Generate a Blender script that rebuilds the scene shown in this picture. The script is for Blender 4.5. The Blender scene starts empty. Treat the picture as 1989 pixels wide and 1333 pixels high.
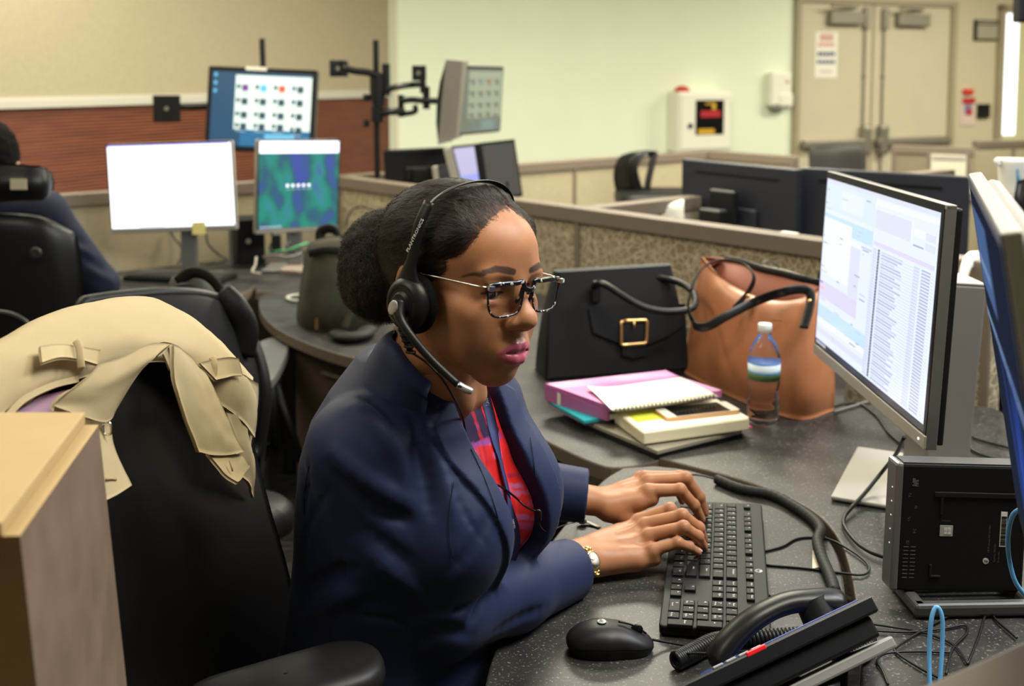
import bpy, bmesh, math, random
import numpy as np
from mathutils import Vector, Matrix, Euler, noise as mnoise
PI = math.pi
random.seed(7)
rng = np.random.default_rng(7)
SC = bpy.context.scene
COL = SC.collection
# ------------------------------------------------------------------ camera
F_PX, PCX, PCY = 2130.0, 994.5, 336.0          # the photograph is 1989 x 1333
TH = math.radians(5.0)
CAM = np.array([0.0, 0.0, 1.485])
cam_d = bpy.data.cameras.new('camera')
cam = bpy.data.objects.new('camera', cam_d)
COL.objects.link(cam)
cam.location = CAM
cam.rotation_euler = (PI / 2 - TH, 0, 0)
cam_d.sensor_width = 36
cam_d.sensor_fit = 'HORIZONTAL'
cam_d.lens = F_PX / 1989 * 36
cam_d.shift_y = (PCY - 666.5) / 1989
cam_d.clip_start = 0.02
cam_d.dof.use_dof = True
cam_d.dof.focus_distance = 1.42
cam_d.dof.aperture_fstop = 4.5
SC.camera = cam
# ------------------------------------------------------------------ light and exposure
SC.view_settings.view_transform = 'Standard'
SC.view_settings.look = 'None'
SC.view_settings.gamma = 1
SC.view_settings.use_curve_mapping = False
SC.view_settings.exposure = 0.55
W = bpy.data.worlds.new('world')
SC.world = W
W.use_nodes = True
W.node_tree.nodes['Background'].inputs[0].default_value = (1.0, 0.93, 0.78, 1)
W.node_tree.nodes['Background'].inputs[1].default_value = 0.10

def area_light(name, loc, sx, sy, power, color, rot=(0, 0, 0)):
    d = bpy.data.lights.new(name, 'AREA')
    d.shape = 'RECTANGLE'
    d.size, d.size_y = sx, sy
    d.energy = power
    d.color = color
    o = bpy.data.objects.new(name, d)
    COL.objects.link(o)
    o.location = loc
    o.rotation_euler = rot
    return o
WARM = (1.0, 0.94, 0.77)
for i, (x, y, p) in enumerate([(-1.7, 0.7, 19), (0.9, 1.0, 40), (1.9, 1.7, 58), (2.6, 3.2, 30), (-2.3, 3.2, 24), (0.3, 3.4, 24), (0.6, 5.2, 100), (2.9, 5.8, 98), (4.2, 8.2, 52), (6.0, 8.6, 50), (-1.7, 4.6, 38)]):
    area_light('ceiling_and_fill_light', (x, y, 2.88), 1.2, 0.6, p, (0.84, 0.90, 1.0) if (x, y) == (1.9, 1.7) else WARM)  # cool one is an added fill standing in for screen light on her face

# ------------------------------------------------------------------ helpers: pixels to places
_F = np.array([0, math.cos(TH), -math.sin(TH)])
_U = np.array([0, math.sin(TH), math.cos(TH)])
def ray(px, py):
    return _F + np.array([1.0, 0, 0]) * ((px - PCX) / F_PX) + _U * ((PCY - py) / F_PX)
def at(px, py, Y=None, z=None, X=None):
    """the point of the room seen at a pixel of the photograph, at depth Y, height z or side X"""
    d = ray(px, py)
    if Y is not None: t = Y / d[1]
    elif z is not None: t = (z - CAM[2]) / d[2]
    else: t = X / d[0]
    return CAM + d * t
def V3(p): return np.array(p, float)
def unit(v):
    v = np.array(v, float)
    return v / (np.linalg.norm(v) + 1e-12)

# ------------------------------------------------------------------ materials
MATS = {}
def mat(name, col, rough=0.5, metal=0.0, spec=0.5, emit=None, estr=1.0, alpha=None, trans=0.0, ior=1.45,
        noise=None, bump=None, sss=None, coat=0.0, sheen=0.0, vcol=False):
    """noise=(scale, amount, detail): value variation of the base colour; bump=(scale, strength, distance)"""
    if name in MATS: return MATS[name]
    m = bpy.data.materials.new(name)
    m.use_nodes = True
    nt = m.node_tree
    b = nt.nodes['Principled BSDF']
    I = b.inputs
    I['Base Color'].default_value = (*col, 1)
    I['Roughness'].default_value = rough
    I['Metallic'].default_value = metal
    I['Specular IOR Level'].default_value = spec
    I['IOR'].default_value = ior
    if trans: I['Transmission Weight'].default_value = trans
    if alpha is not None: I['Alpha'].default_value = alpha
    if coat: I['Coat Weight'].default_value = coat
    if sheen:
        I['Sheen Weight'].default_value = sheen
    if emit is not None:
        I['Emission Color'].default_value = (*emit, 1)
        I['Emission Strength'].default_value = estr
    if sss:
        I['Subsurface Weight'].default_value = sss
        I['Subsurface Radius'].default_value = (0.012, 0.005, 0.003)
        I['Subsurface Scale'].default_value = 0.6
    tc = None
    src = None
    if vcol:
        a = nt.nodes.new('ShaderNodeVertexColor'); a.layer_name = 'Col'
        src = a.outputs[0]
        nt.links.new(src, I['Base Color'])
    if noise or bump:
        tc = nt.nodes.new('ShaderNodeTexCoord')
    if noise:
        n = nt.nodes.new('ShaderNodeTexNoise')
        n.inputs['Scale'].default_value = noise[0]
        n.inputs['Detail'].default_value = noise[2] if len(noise) > 2 else 4
        nt.links.new(tc.outputs['Object'], n.inputs['Vector'])
        r = nt.nodes.new('ShaderNodeMapRange')
        r.inputs['From Min'].default_value = 0.3; r.inputs['From Max'].default_value = 0.7
        r.inputs['To Min'].default_value = 1 - noise[1]; r.inputs['To Max'].default_value = 1 + noise[1]
        nt.links.new(n.outputs['Fac'], r.inputs['Value'])
        x = nt.nodes.new('ShaderNodeVectorMath'); x.operation = 'SCALE'
        if src is not None: nt.links.new(src, x.inputs[0])
        else: x.inputs[0].default_value = col
        nt.links.new(r.outputs[0], x.inputs['Scale'])
        nt.links.new(x.outputs[0], I['Base Color'])
    if bump:
        n = nt.nodes.new('ShaderNodeTexNoise')
        n.inputs['Scale'].default_value = bump[0]
        n.inputs['Detail'].default_value = 3
        nt.links.new(tc.outputs['Object'], n.inputs['Vector'])
        bp = nt.nodes.new('ShaderNodeBump')
        bp.inputs['Strength'].default_value = bump[1]
        bp.inputs['Distance'].default_value = bump[2] if len(bump) > 2 else 0.002
        nt.links.new(n.outputs['Fac'], bp.inputs['Height'])
        nt.links.new(bp.outputs[0], I['Normal'])
    MATS[name] = m
    return m

# ------------------------------------------------------------------ mesh builder
class MB:
    """collects shapes; build() links them as ONE mesh object"""
    def __init__(s):
        s.v = []; s.f = []; s.mi = []; s.sm = []; s.n = 0
        s.cur = 0; s.smooth = False
    def raw(s, verts, faces, smooth=None):
        verts = np.asarray(verts, float).reshape(-1, 3)
        s.v.append(verts)
        sm = s.smooth if smooth is None else smooth
        for f in faces:
            s.f.append([i + s.n for i in f]); s.mi.append(s.cur); s.sm.append(sm)
        s.n += len(verts)
        return s
    def box(s, c, size, R=None, bev=0.0, seg=2):
        bm = bmesh.new()
        bmesh.ops.create_cube(bm, size=1)
        for v in bm.verts: v.co = Vector((v.co.x * size[0], v.co.y * size[1], v.co.z * size[2]))
        if bev > 0:
            bmesh.ops.bevel(bm, geom=list(bm.edges), offset=min(bev, min(size) * 0.49), segments=seg, profile=0.5, affect='EDGES')
        s.bm(bm, c, R, smooth=False)
        return s
    def bm(s, bm, c=(0, 0, 0), R=None, smooth=None):
        bm.verts.index_update()
        vs = np.array([v.co[:] for v in bm.verts])
        if R is not None: vs = vs @ np.array(R).T
        s.raw(vs + np.array(c), [[v.index for v in f.verts] for f in bm.faces], smooth)
        bm.free()
        return s
    def prism(s, pts, z0, z1, bev=0.0, M=None):
        """a polygon (x, y) between heights z0 and z1; M = 4x4 or (R, t)"""
        bm = bmesh.new()
        lo = [bm.verts.new((p[0], p[1], z0)) for p in pts]
        hi = [bm.verts.new((p[0], p[1], z1)) for p in pts]
        n = len(pts)
        bm.faces.new(lo[::-1]); top = bm.faces.new(hi)
        for i in range(n): bm.faces.new((lo[i], lo[(i + 1) % n], hi[(i + 1) % n], hi[i]))
        bmesh.ops.recalc_face_normals(bm, faces=list(bm.faces))
        if bev > 0:
            es = [e for e in bm.edges if abs(e.verts[0].co.z - e.verts[1].co.z) < 1e-9]
            bmesh.ops.bevel(bm, geom=es, offset=bev, segments=2, profile=0.5, affect='EDGES')
        R, t = (np.eye(3), np.zeros(3)) if M is None else M
        return s.bm(bm, t, R, smooth=False)
    def tube(s, pts, r, n=8, caps=True, smooth=True, flat=None):
        """round tube along points; r scalar or list; flat=(a, b, up) gives an elliptic section"""
        P = np.array(pts, float)
        m = len(P)
        rr = np.full(m, r, float) if np.isscalar(r) else np.array(r, float)
        T = np.gradient(P, axis=0)
        T /= np.linalg.norm(T, axis=1)[:, None] + 1e-12
        up = np.array([0, 0, 1.0]) if flat is None or len(flat) < 3 else np.array(flat[2], float)
        if abs(T[0] @ up) > 0.95: up = np.array([1.0, 0, 0])
        N = up - (up @ T[0]) * T[0]; N /= np.linalg.norm(N)
        vs = []
        for i in range(m):
            N = N - (N @ T[i]) * T[i]; N /= np.linalg.norm(N) + 1e-12
            B = np.cross(T[i], N)
            fa, fb = (1, 1) if flat is None else flat[:2]
            for k in range(n):
                a = 2 * PI * k / n
                vs.append(P[i] + rr[i] * (math.cos(a) * N * fb + math.sin(a) * B * fa))
        fs = [[i * n + k, i * n + (k + 1) % n, (i + 1) * n + (k + 1) % n, (i + 1) * n + k] for i in range(m - 1) for k in range(n)]
        if caps: fs += [list(range(n))[::-1], [(m - 1) * n + k for k in range(n)]]
        return s.raw(vs, fs, smooth)
    def cyl(s, a, b, r, n=20, r2=None, smooth=True):
        a = V3(a); b = V3(b); T = unit(b - a)
        up = np.array([0, 0, 1.0]) if abs(T[2]) < 0.9 else np.array([1.0, 0, 0])
        N = unit(np.cross(T, up)); B = np.cross(T, N)
        r2 = r if r2 is None else r2
        vs = [a + r * (math.cos(2 * PI * k / n) * N + math.sin(2 * PI * k / n) * B) for k in range(n)]
        vs += [b + r2 * (math.cos(2 * PI * k / n) * N + math.sin(2 * PI * k / n) * B) for k in range(n)]
        s.raw(vs, [[k, (k + 1) % n, n + (k + 1) % n, n + k] for k in range(n)], smooth)
        vs2 = np.array(vs)
        s.raw(vs2[:n], [list(range(n))[::-1]], False)
        return s.raw(vs2[n:], [list(range(n))], False)
    def lathe(s, prof, c=(0, 0, 0), n=28, R=None, sq=None, smooth=True):
        """profile [(r, z)] about z; sq=(ax, ay) scales the section"""
        ax, ay = sq or (1, 1)
        vs = [(r * math.cos(2 * PI * k / n) * ax, r * math.sin(2 * PI * k / n) * ay, z) for r, z in prof for k in range(n)]
        m = len(prof)
        fs = [[i * n + k, i * n + (k + 1) % n, (i + 1) * n + (k + 1) % n, (i + 1) * n + k] for i in range(m - 1) for k in range(n)]
        if prof[0][0] > 1e-6: fs.append(list(range(n))[::-1])
        if prof[-1][0] > 1e-6: fs.append([(m - 1) * n + k for k in range(n)])
        vs = np.array(vs)
        if R is not None: vs = vs @ np.array(R).T
        return s.raw(vs + np.array(c), fs, smooth)
    def ball(s, c, r, R=None, n=20, m=14):
        r = (r, r, r) if np.isscalar(r) else r
        vs = []; fs = []
        for i in range(m + 1):
            for k in range(n):
                th = PI * i / m; a = 2 * PI * k / n
                vs.append((r[0] * math.sin(th) * math.cos(a), r[1] * math.sin(th) * math.sin(a), r[2] * math.cos(th)))
        for i in range(m):
            for k in range(n): fs.append([i * n + k, (i + 1) * n + k, (i + 1) * n + (k + 1) % n, i * n + (k + 1) % n])
        vs = np.array(vs)
        if R is not None: vs = vs @ np.array(R).T
        return s.raw(vs + np.array(c), fs, True)
    def grid(s, G, thick=0.0, closed_u=False, smooth=True):
        """a surface through a grid of points G[i][j]; thick gives it a second side along its normals"""
        G = np.array(G, float); a, b, _ = G.shape
        du = np.gradient(G, axis=0); dv = np.gradient(G, axis=1)
        N = np.cross(du, dv); N /= np.linalg.norm(N, axis=2)[..., None] + 1e-12
        q = [[i * b + j, (i + 1) * b + j, (i + 1) * b + j + 1, i * b + j + 1] for i in range(a - 1) for j in range(b - 1)]
        if closed_u: q += [[(a - 1) * b + j, j, j + 1, (a - 1) * b + j + 1] for j in range(b - 1)]
        if not thick: return s.raw(G.reshape(-1, 3), q, smooth)
        n = a * b
        vs = np.concatenate([G.reshape(-1, 3), (G - N * thick).reshape(-1, 3)])
        fs = q + [[i + n for i in f][::-1] for f in q]
        bd = [(0, j) for j in range(b)] + [(i, b - 1) for i in range(1, a)] + [(a - 1, j) for j in range(b - 2, -1, -1)] + [(i, 0) for i in range(a - 2, 0, -1)]
        bd = [i * b + j for i, j in bd]
        for k in range(len(bd)):
            x, y = bd[k], bd[(k + 1) % len(bd)]
            fs.append([y, x, x + n, y + n])
        return s.raw(vs, fs, smooth)
    def build(s, name, mats, parent=None, world=True, auto=None):
        me = bpy.data.meshes.new(name)
        vs = np.concatenate(s.v) if s.v else np.zeros((0, 3))
        me.from_pydata(vs.tolist(), [], s.f)
        if not isinstance(mats, (list, tuple)): mats = [mats]
        for m in mats: me.materials.append(m)
        me.polygons.foreach_set('material_index', s.mi)
        me.polygons.foreach_set('use_smooth', s.sm)
        me.update()
        return link(name, me, parent, world)
def link(name, me, parent=None, world=True):
    o = bpy.data.objects.new(name, me)
    COL.objects.link(o)
    if parent is not None:
        o.parent = parent
        if world: me.transform(world_matrix(parent).inverted())
    return o
def world_matrix(o):
    M = o.matrix_basis.copy()
    while o.parent is not None:
        o = o.parent
        M = o.matrix_basis @ M
    return M
def tag(o, label=None, cat=None, group=None, kind=None):
    if label: o['label'] = label
    if cat: o['category'] = cat
    if group: o['group'] = group
    if kind: o['kind'] = kind
    return o
def thing(name, label, cat, loc=(0, 0, 0), rotz=0.0, group=None):
    o = bpy.data.objects.new(name, None)
    COL.objects.link(o)
    o.empty_display_size = 0.05
    o.location = tuple(loc); o.rotation_euler = (0, 0, rotz)
    return tag(o, label, cat, group)
def struct(mb, name, m, label=None):
    o = mb.build(name, m)
    o['kind'] = 'structure'
    if label: o['label'] = label
    return o
def copy_tree(o, parent=None):
    c = o.copy(); COL.objects.link(c)
    if parent is not None: c.parent = parent
    for ch in list(o.children): copy_tree(ch, c)
    return c
def rotz(a): return np.array([[math.cos(a), -math.sin(a), 0], [math.sin(a), math.cos(a), 0], [0, 0, 1]])
def rotx(a): return np.array([[1, 0, 0], [0, math.cos(a), -math.sin(a)], [0, math.sin(a), math.cos(a)]])
def roty(a): return np.array([[math.cos(a), 0, math.sin(a)], [0, 1, 0], [-math.sin(a), 0, math.cos(a)]])
def frame(x=None, y=None, z=None):
    """3x3 with columns x, y, z built from two directions"""
    if z is not None and x is not None: z = unit(z); y = unit(np.cross(z, x)); x = np.cross(y, z)
    elif z is not None and y is not None: z = unit(z); x = unit(np.cross(y, z)); y = np.cross(z, x)
    else: x = unit(x); z = unit(np.cross(x, y)); y = np.cross(z, x)
    return np.stack([x, y, z], 1)
def spline(pts, n=8, closed=False):
    P = np.array(pts, float)
    if len(P) < 3 and not closed:
        return np.array([P[0] + (P[-1] - P[0]) * t for t in np.linspace(0, 1, n + 1)])
    if closed: Q = np.concatenate([P[-1:], P, P[:2]])
    else: Q = np.concatenate([[2 * P[0] - P[1]], P, [2 * P[-1] - P[-2]]])
    out = []
    for i in range(len(Q) - 3):
        a, b, c, d = Q[i:i + 4]
        for t in np.arange(n) / n:
            out.append(0.5 * (2 * b + (c - a) * t + (2 * a - 5 * b + 4 * c - d) * t * t + (3 * b - a - 3 * c + d) * t ** 3))
    if not closed: out.append(P[-1])
    return np.array(out)
def patch(rows, nu=6, nv=6):
    """smooth surface through rows of control points"""
    R = np.array([spline(r, nv) for r in rows])
    return np.stack([spline(R[:, j], nu) for j in range(R.shape[1])], 1)
def rrect(w, h, r, n=5, c=(0, 0)):
    out = []
    for sx, sy, a0 in ((1, 1, 0), (-1, 1, 90), (-1, -1, 180), (1, -1, 270)):
        for i in range(n + 1):
            a = math.radians(a0 + 90 * i / n)
            out.append((c[0] + sx * (w / 2 - r) + r * math.cos(a), c[1] + sy * (h / 2 - r) + r * math.sin(a)))
    return out
def text_mesh(s, size, M, mt, name, parent, extrude=0.0002, align='CENTER'):
    """lettering as a mesh; M = (R, t): its x axis runs along the line, y up the letters"""
    cu = bpy.data.curves.new(name, 'FONT')
    cu.body = s; cu.size = size; cu.extrude = extrude; cu.align_x = align; cu.align_y = 'CENTER'
    cu.resolution_u = 2
    o = bpy.data.objects.new(name, cu)
    COL.objects.link(o)
    bpy.context.view_layer.update()
    me = bpy.data.meshes.new_from_object(o.evaluated_get(bpy.context.evaluated_depsgraph_get()))
    bpy.data.objects.remove(o)
    R, t = M
    X = Matrix.Identity(4)
    for i in range(3):
        for j in range(3): X[i][j] = R[i][j]
        X[i][3] = t[i]
    me.transform(X)
    me.materials.clear(); me.materials.append(mt)
    return link(name, me, parent, True)

# ------------------------------------------------------------------ smooth solids on a grid (for bodies and cloth)
def smin(a, b, k):
    if k <= 0: return np.minimum(a, b)
    h = np.clip(0.5 + 0.5 * (b - a) / k, 0, 1)
    return b + (a - b) * h - k * h * (1 - h)
def smax(a, b, k): return -smin(-a, -b, k)
def ell(c, r, R=None):
    c = V3(c); r = V3(r); Ri = None if R is None else np.array(R)
    def f(X, Y, Z):
        x, y, z = X - c[0], Y - c[1], Z - c[2]
        if Ri is not None:
            x, y, z = (Ri[0, 0] * x + Ri[1, 0] * y + Ri[2, 0] * z, Ri[0, 1] * x + Ri[1, 1] * y + Ri[2, 1] * z, Ri[0, 2] * x + Ri[1, 2] * y + Ri[2, 2] * z)
        k0 = np.sqrt((x / r[0]) ** 2 + (y / r[1]) ** 2 + (z / r[2]) ** 2)
        k1 = np.sqrt((x / r[0] ** 2) ** 2 + (y / r[1] ** 2) ** 2 + (z / r[2] ** 2) ** 2) + 1e-9
        return k0 * (k0 - 1) / k1
    m = r.max() if R is not None else r
    return f, c - m, c + m
def cap(a, b, ra, rb=None):
    a = V3(a); b = V3(b); rb = ra if rb is None else rb
    ba = b - a; L = float(ba @ ba) + 1e-12
    def f(X, Y, Z):
        x, y, z = X - a[0], Y - a[1], Z - a[2]
        t = np.clip((x * ba[0] + y * ba[1] + z * ba[2]) / L, 0, 1)
        return np.sqrt((x - t * ba[0]) ** 2 + (y - t * ba[1]) ** 2 + (z - t * ba[2]) ** 2) - (ra + (rb - ra) * t)
    m = max(ra, rb)
    return f, np.minimum(a, b) - m, np.maximum(a, b) + m
class Field:
    def __init__(s, lo, hi, h):
        s.lo = V3(lo); s.h = h
        n = np.ceil((V3(hi) - s.lo) / h).astype(int) + 1
        s.ax = [s.lo[i] + h * np.arange(n[i]) for i in range(3)]
        s.D = np.full(n, 9.0, np.float32)
    def sub(s, lo, hi):
        sl = []
        for i in range(3):
            a = int(np.clip(np.floor((lo[i] - s.lo[i]) / s.h), 0, s.D.shape[i])); b = int(np.clip(np.ceil((hi[i] - s.lo[i]) / s.h) + 1, 0, s.D.shape[i]))
            sl.append(slice(a, b))
        X = s.ax[0][sl[0]][:, None, None]; Y = s.ax[1][sl[1]][None, :, None]; Z = s.ax[2][sl[2]][None, None, :]
        return tuple(sl), X, Y, Z
    def add(s, p, k=0.01):
        f, lo, hi = p; pad = 2.2 * k + 4 * s.h
        sl, X, Y, Z = s.sub(lo - pad, hi + pad)
        s.D[sl] = smin(s.D[sl], f(X, Y, Z), k)
        return s
    def cut(s, p, k=0.005):
        f, lo, hi = p; pad = 2.2 * k + 4 * s.h
        sl, X, Y, Z = s.sub(lo - pad, hi + pad)
        s.D[sl] = smax(s.D[sl], -f(X, Y, Z), k)
        return s
    def bulge(s, p, amt, w):
        """raises (amt > 0) or lowers the surface near a shape with a soft falloff w"""
        f, lo, hi = p
        sl, X, Y, Z = s.sub(lo - 2.5 * w, hi + 2.5 * w)
        d = np.maximum(f(X, Y, Z), 0)
        s.D[sl] -= amt * np.exp(-(d / w) ** 2)
        return s
    def chain(s, pts, rad, k=0.004, kk=None):
        for i in range(len(pts) - 1): s.add(cap(pts[i], pts[i + 1], rad[i], rad[i + 1]), k if i else (kk or k))
        return s
    def all(s): return s.ax[0][:, None, None], s.ax[1][None, :, None], s.ax[2][None, None, :]
    def mesh(s): return surface_nets(s.D, s.lo, s.h)
def surface_nets(D, lo, h):
    ins = D < 0
    c = sum(ins[i:ins.shape[0] - 1 + i, j:ins.shape[1] - 1 + j, k:ins.shape[2] - 1 + k].astype(np.int8) for i in (0, 1) for j in (0, 1) for k in (0, 1))
    act = (c > 0) & (c < 8)
    idx = np.argwhere(act)
    acc = np.zeros((len(idx), 3)); cnt = np.zeros(len(idx))
    cor = [(i, j, k) for i in (0, 1) for j in (0, 1) for k in (0, 1)]
    val = {q: D[idx[:, 0] + q[0], idx[:, 1] + q[1], idx[:, 2] + q[2]] for q in cor}
    for a in cor:
        for ax in range(3):
            if a[ax]: continue
            b = list(a); b[ax] = 1; b = tuple(b)
            fa, fb = val[a], val[b]
            m = (fa < 0) != (fb < 0)
            t = np.where(m, fa / np.where(m, fa - fb, 1), 0)
            p = np.tile(np.array(a, float), (len(idx), 1)); p[:, ax] += t
            acc += p * m[:, None]; cnt += m
    verts = (idx + acc / cnt[:, None]) * h + lo
    vid = np.full(act.shape, -1, np.int64); vid[act] = np.arange(len(idx))
    quads = []
    for ax in range(3):
        b1, b2 = (ax + 1) % 3, (ax + 2) % 3
        s0 = [slice(None)] * 3; s1 = [slice(None)] * 3
        s0[ax] = slice(0, -1); s1[ax] = slice(1, None)
        A, B = ins[tuple(s0)], ins[tuple(s1)]
        e = np.argwhere(A != B)
        e = e[(e[:, b1] > 0) & (e[:, b2] > 0) & (e[:, b1] < D.shape[b1] - 1) & (e[:, b2] < D.shape[b2] - 1)]
        if not len(e): continue
        flip = A[e[:, 0], e[:, 1], e[:, 2]]
        def cell(d1, d2):
            q = e.copy(); q[:, b1] += d1; q[:, b2] += d2
            return vid[q[:, 0], q[:, 1], q[:, 2]]
        Q = np.stack([cell(-1, -1), cell(0, -1), cell(0, 0), cell(-1, 0)], 1)
        Q[~flip] = Q[~flip][:, ::-1]
        quads.append(Q)
    Q = np.concatenate(quads)
    Q = Q[(Q >= 0).all(1)]
    return verts, Q
def relax(verts, quads, it=1, w=0.5):
    e = np.concatenate([quads[:, [0, 1]], quads[:, [1, 2]], quads[:, [2, 3]], quads[:, [3, 0]]])
    n = len(verts)
    for _ in range(it):
        acc = np.zeros((n, 3)); cnt = np.zeros(n)
        for d in range(3):
            acc[:, d] += np.bincount(e[:, 0], verts[e[:, 1], d], n) + np.bincount(e[:, 1], verts[e[:, 0], d], n)
        cnt = np.bincount(e[:, 0], minlength=n) + np.bincount(e[:, 1], minlength=n)
        verts = verts * (1 - w) + w * acc / np.maximum(cnt, 1)[:, None]
    return verts
def grid_object(name, verts, quads, mats, parent=None, col=None, mi=None, extra=None):
    """one object from big arrays; col = per-vertex colour; extra = list of (verts, quads, col, mi) joined in"""
    Vs, Qs, Cs, Ms = [verts], [quads], [col], [mi if mi is not None else np.zeros(len(quads), int)]
    off = len(verts)
    for (v, q, c, m) in (extra or []):
        Vs.append(v); Qs.append(q + off); Cs.append(c); Ms.append(m if m is not None else np.zeros(len(q), int)); off += len(v)
    v = np.concatenate(Vs); q = np.concatenate(Qs)
    me = bpy.data.meshes.new(name)
    me.vertices.add(len(v)); me.vertices.foreach_set('co', v.astype(np.float32).ravel())
    me.loops.add(q.size); me.loops.foreach_set('vertex_index', q.astype(np.int32).ravel())
    me.polygons.add(len(q))
    me.polygons.foreach_set('loop_start', np.arange(0, q.size, 4, dtype=np.int32))
    if not isinstance(mats, (list, tuple)): mats = [mats]
    for m in mats: me.materials.append(m)
    me.update(calc_edges=True)
    me.polygons.foreach_set('material_index', np.concatenate(Ms).astype(np.int32))
    me.polygons.foreach_set('use_smooth', np.ones(len(q), bool))
    if col is not None:
        a = me.color_attributes.new('Col', 'FLOAT_COLOR', 'POINT')
        c = np.concatenate(Cs); c = np.concatenate([c, np.ones((len(c), 1))], 1)
        a.data.foreach_set('color', c.astype(np.float32).ravel())
    me.validate()
    return link(name, me, parent, True)
def normals_of(verts, quads):
    n = np.cross(verts[quads[:, 2]] - verts[quads[:, 0]], verts[quads[:, 3]] - verts[quads[:, 1]])
    N = np.zeros_like(verts)
    for k in range(4):
        for d in range(3): N[:, d] += np.bincount(quads[:, k], n[:, d], len(verts))
    return N / (np.linalg.norm(N, axis=1)[:, None] + 1e-12)
def vnoise(P, scale, seed=0.0):
    return np.array([mnoise.noise(Vector((p[0] * scale + seed, p[1] * scale, p[2] * scale))) for p in P])
def seg_dist2(P, A, B):
    """distances of 2-D points P to the segment AB, and the position along it"""
    A = np.array(A); B = np.array(B); d = B - A
    t = np.clip(((P - A) @ d) / (d @ d + 1e-12), 0, 1)
    return np.linalg.norm(P - A - t[:, None] * d, axis=1), t
# ================================================================== the room
def tex_mat(name, build, rough=0.7, spec=0.3, bumpd=0.002, bumps=0.5):
    """build(nt, coord_output) returns (colour_socket, height_socket or None)"""
    m = bpy.data.materials.new(name); m.use_nodes = True
    nt = m.node_tree; b = nt.nodes['Principled BSDF']
    b.inputs['Roughness'].default_value = rough; b.inputs['Specular IOR Level'].default_value = spec
    tc = nt.nodes.new('ShaderNodeTexCoord')
    c, hgt = build(nt, tc.outputs['Object'])
    nt.links.new(c, b.inputs['Base Color'])
    if hgt is not None:
        bp = nt.nodes.new('ShaderNodeBump'); bp.inputs['Distance'].default_value = bumpd; bp.inputs['Strength'].default_value = bumps
        nt.links.new(hgt, bp.inputs['Height']); nt.links.new(bp.outputs[0], b.inputs['Normal'])
    MATS[name] = m
    return m
def N_(nt, kind, **kw):
    n = nt.nodes.new(kind)
    for k, v in kw.items():
        if k in n.inputs: n.inputs[k].default_value = v
        else: setattr(n, k, v)
    return n
def ramp(nt, fac, stops):
    r = nt.nodes.new('ShaderNodeValToRGB')
    e = r.color_ramp.elements
    while len(e) < len(stops): e.new(0.5)
    for i, (p, c) in enumerate(stops): e[i].position = p; e[i].color = (*c, 1)
    nt.links.new(fac, r.inputs[0])
    return r.outputs[0]
def laminate(nt, co):
    n = N_(nt, 'ShaderNodeTexNoise', Scale=13.0, Detail=7.0); nt.links.new(co, n.inputs['Vector'])
    n2 = N_(nt, 'ShaderNodeTexNoise', Scale=260.0, Detail=2.0); nt.links.new(co, n2.inputs['Vector'])
    a = ramp(nt, n.outputs['Fac'], [(0.3, (0.010, 0.0092, 0.0085)), (0.72, (0.038, 0.0345, 0.031))])
    s = ramp(nt, n2.outputs['Fac'], [(0.60, (0, 0, 0)), (0.74, (0.15, 0.14, 0.13))])
    x = N_(nt, 'ShaderNodeMix', data_type='RGBA', blend_type='ADD'); x.inputs[0].default_value = 1.0
    nt.links.new(a, x.inputs[6]); nt.links.new(s, x.inputs[7])
    return x.outputs[2], None
m_lam = tex_mat('speckled_laminate', laminate, rough=0.45, spec=0.32)
m_edge = mat('desk_edge_band', (0.125, 0.095, 0.068), rough=0.5)
def fabric(nt, co):
    # short curved scratches scattered over a tan cloth
    m = N_(nt, 'ShaderNodeMapping'); nt.links.new(co, m.inputs[0]); m.inputs['Scale'].default_value = (1, 1, 1)
    wn = N_(nt, 'ShaderNodeTexNoise', Scale=7.0, Detail=1.0); nt.links.new(co, wn.inputs['Vector'])
    ad = N_(nt, 'ShaderNodeVectorMath', operation='MULTIPLY_ADD'); nt.links.new(wn.outputs['Color'], ad.inputs[0]); ad.inputs[1].default_value = (0.10, 0.10, 0.10); nt.links.new(co, ad.inputs[2])
    outs = []
    for sc in (26.0, 37.0):
        v = N_(nt, 'ShaderNodeTexVoronoi', feature='DISTANCE_TO_EDGE', Scale=sc); nt.links.new(ad.outputs[0], v.inputs['Vector'])
        outs.append(ramp(nt, v.outputs['Distance'], [(0.0, (1, 1, 1)), (0.065, (0, 0, 0))]))
    mx = N_(nt, 'ShaderNodeMix', data_type='RGBA', blend_type='LIGHTEN'); mx.inputs[0].default_value = 1.0
    nt.links.new(outs[0], mx.inputs[6]); nt.links.new(outs[1], mx.inputs[7])
    c = N_(nt, 'ShaderNodeMix', data_type='RGBA'); nt.links.new(mx.outputs[2], c.inputs[0])
    c.inputs[6].default_value = (0.225, 0.185, 0.115, 1); c.inputs[7].default_value = (0.50, 0.44, 0.31, 1)
    return c.outputs[2], None
m_fab = tex_mat('scratch_patterned_fabric', fabric, rough=0.9, spec=0.1)
m_tan = mat('tan_fabric', (0.365, 0.318, 0.212), rough=0.95, spec=0.1, noise=(60, 0.06), bump=(700, 0.4, 0.001))
m_cap = mat('partition_cap_brown', (0.165, 0.132, 0.098), rough=0.45, spec=0.4)
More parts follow.
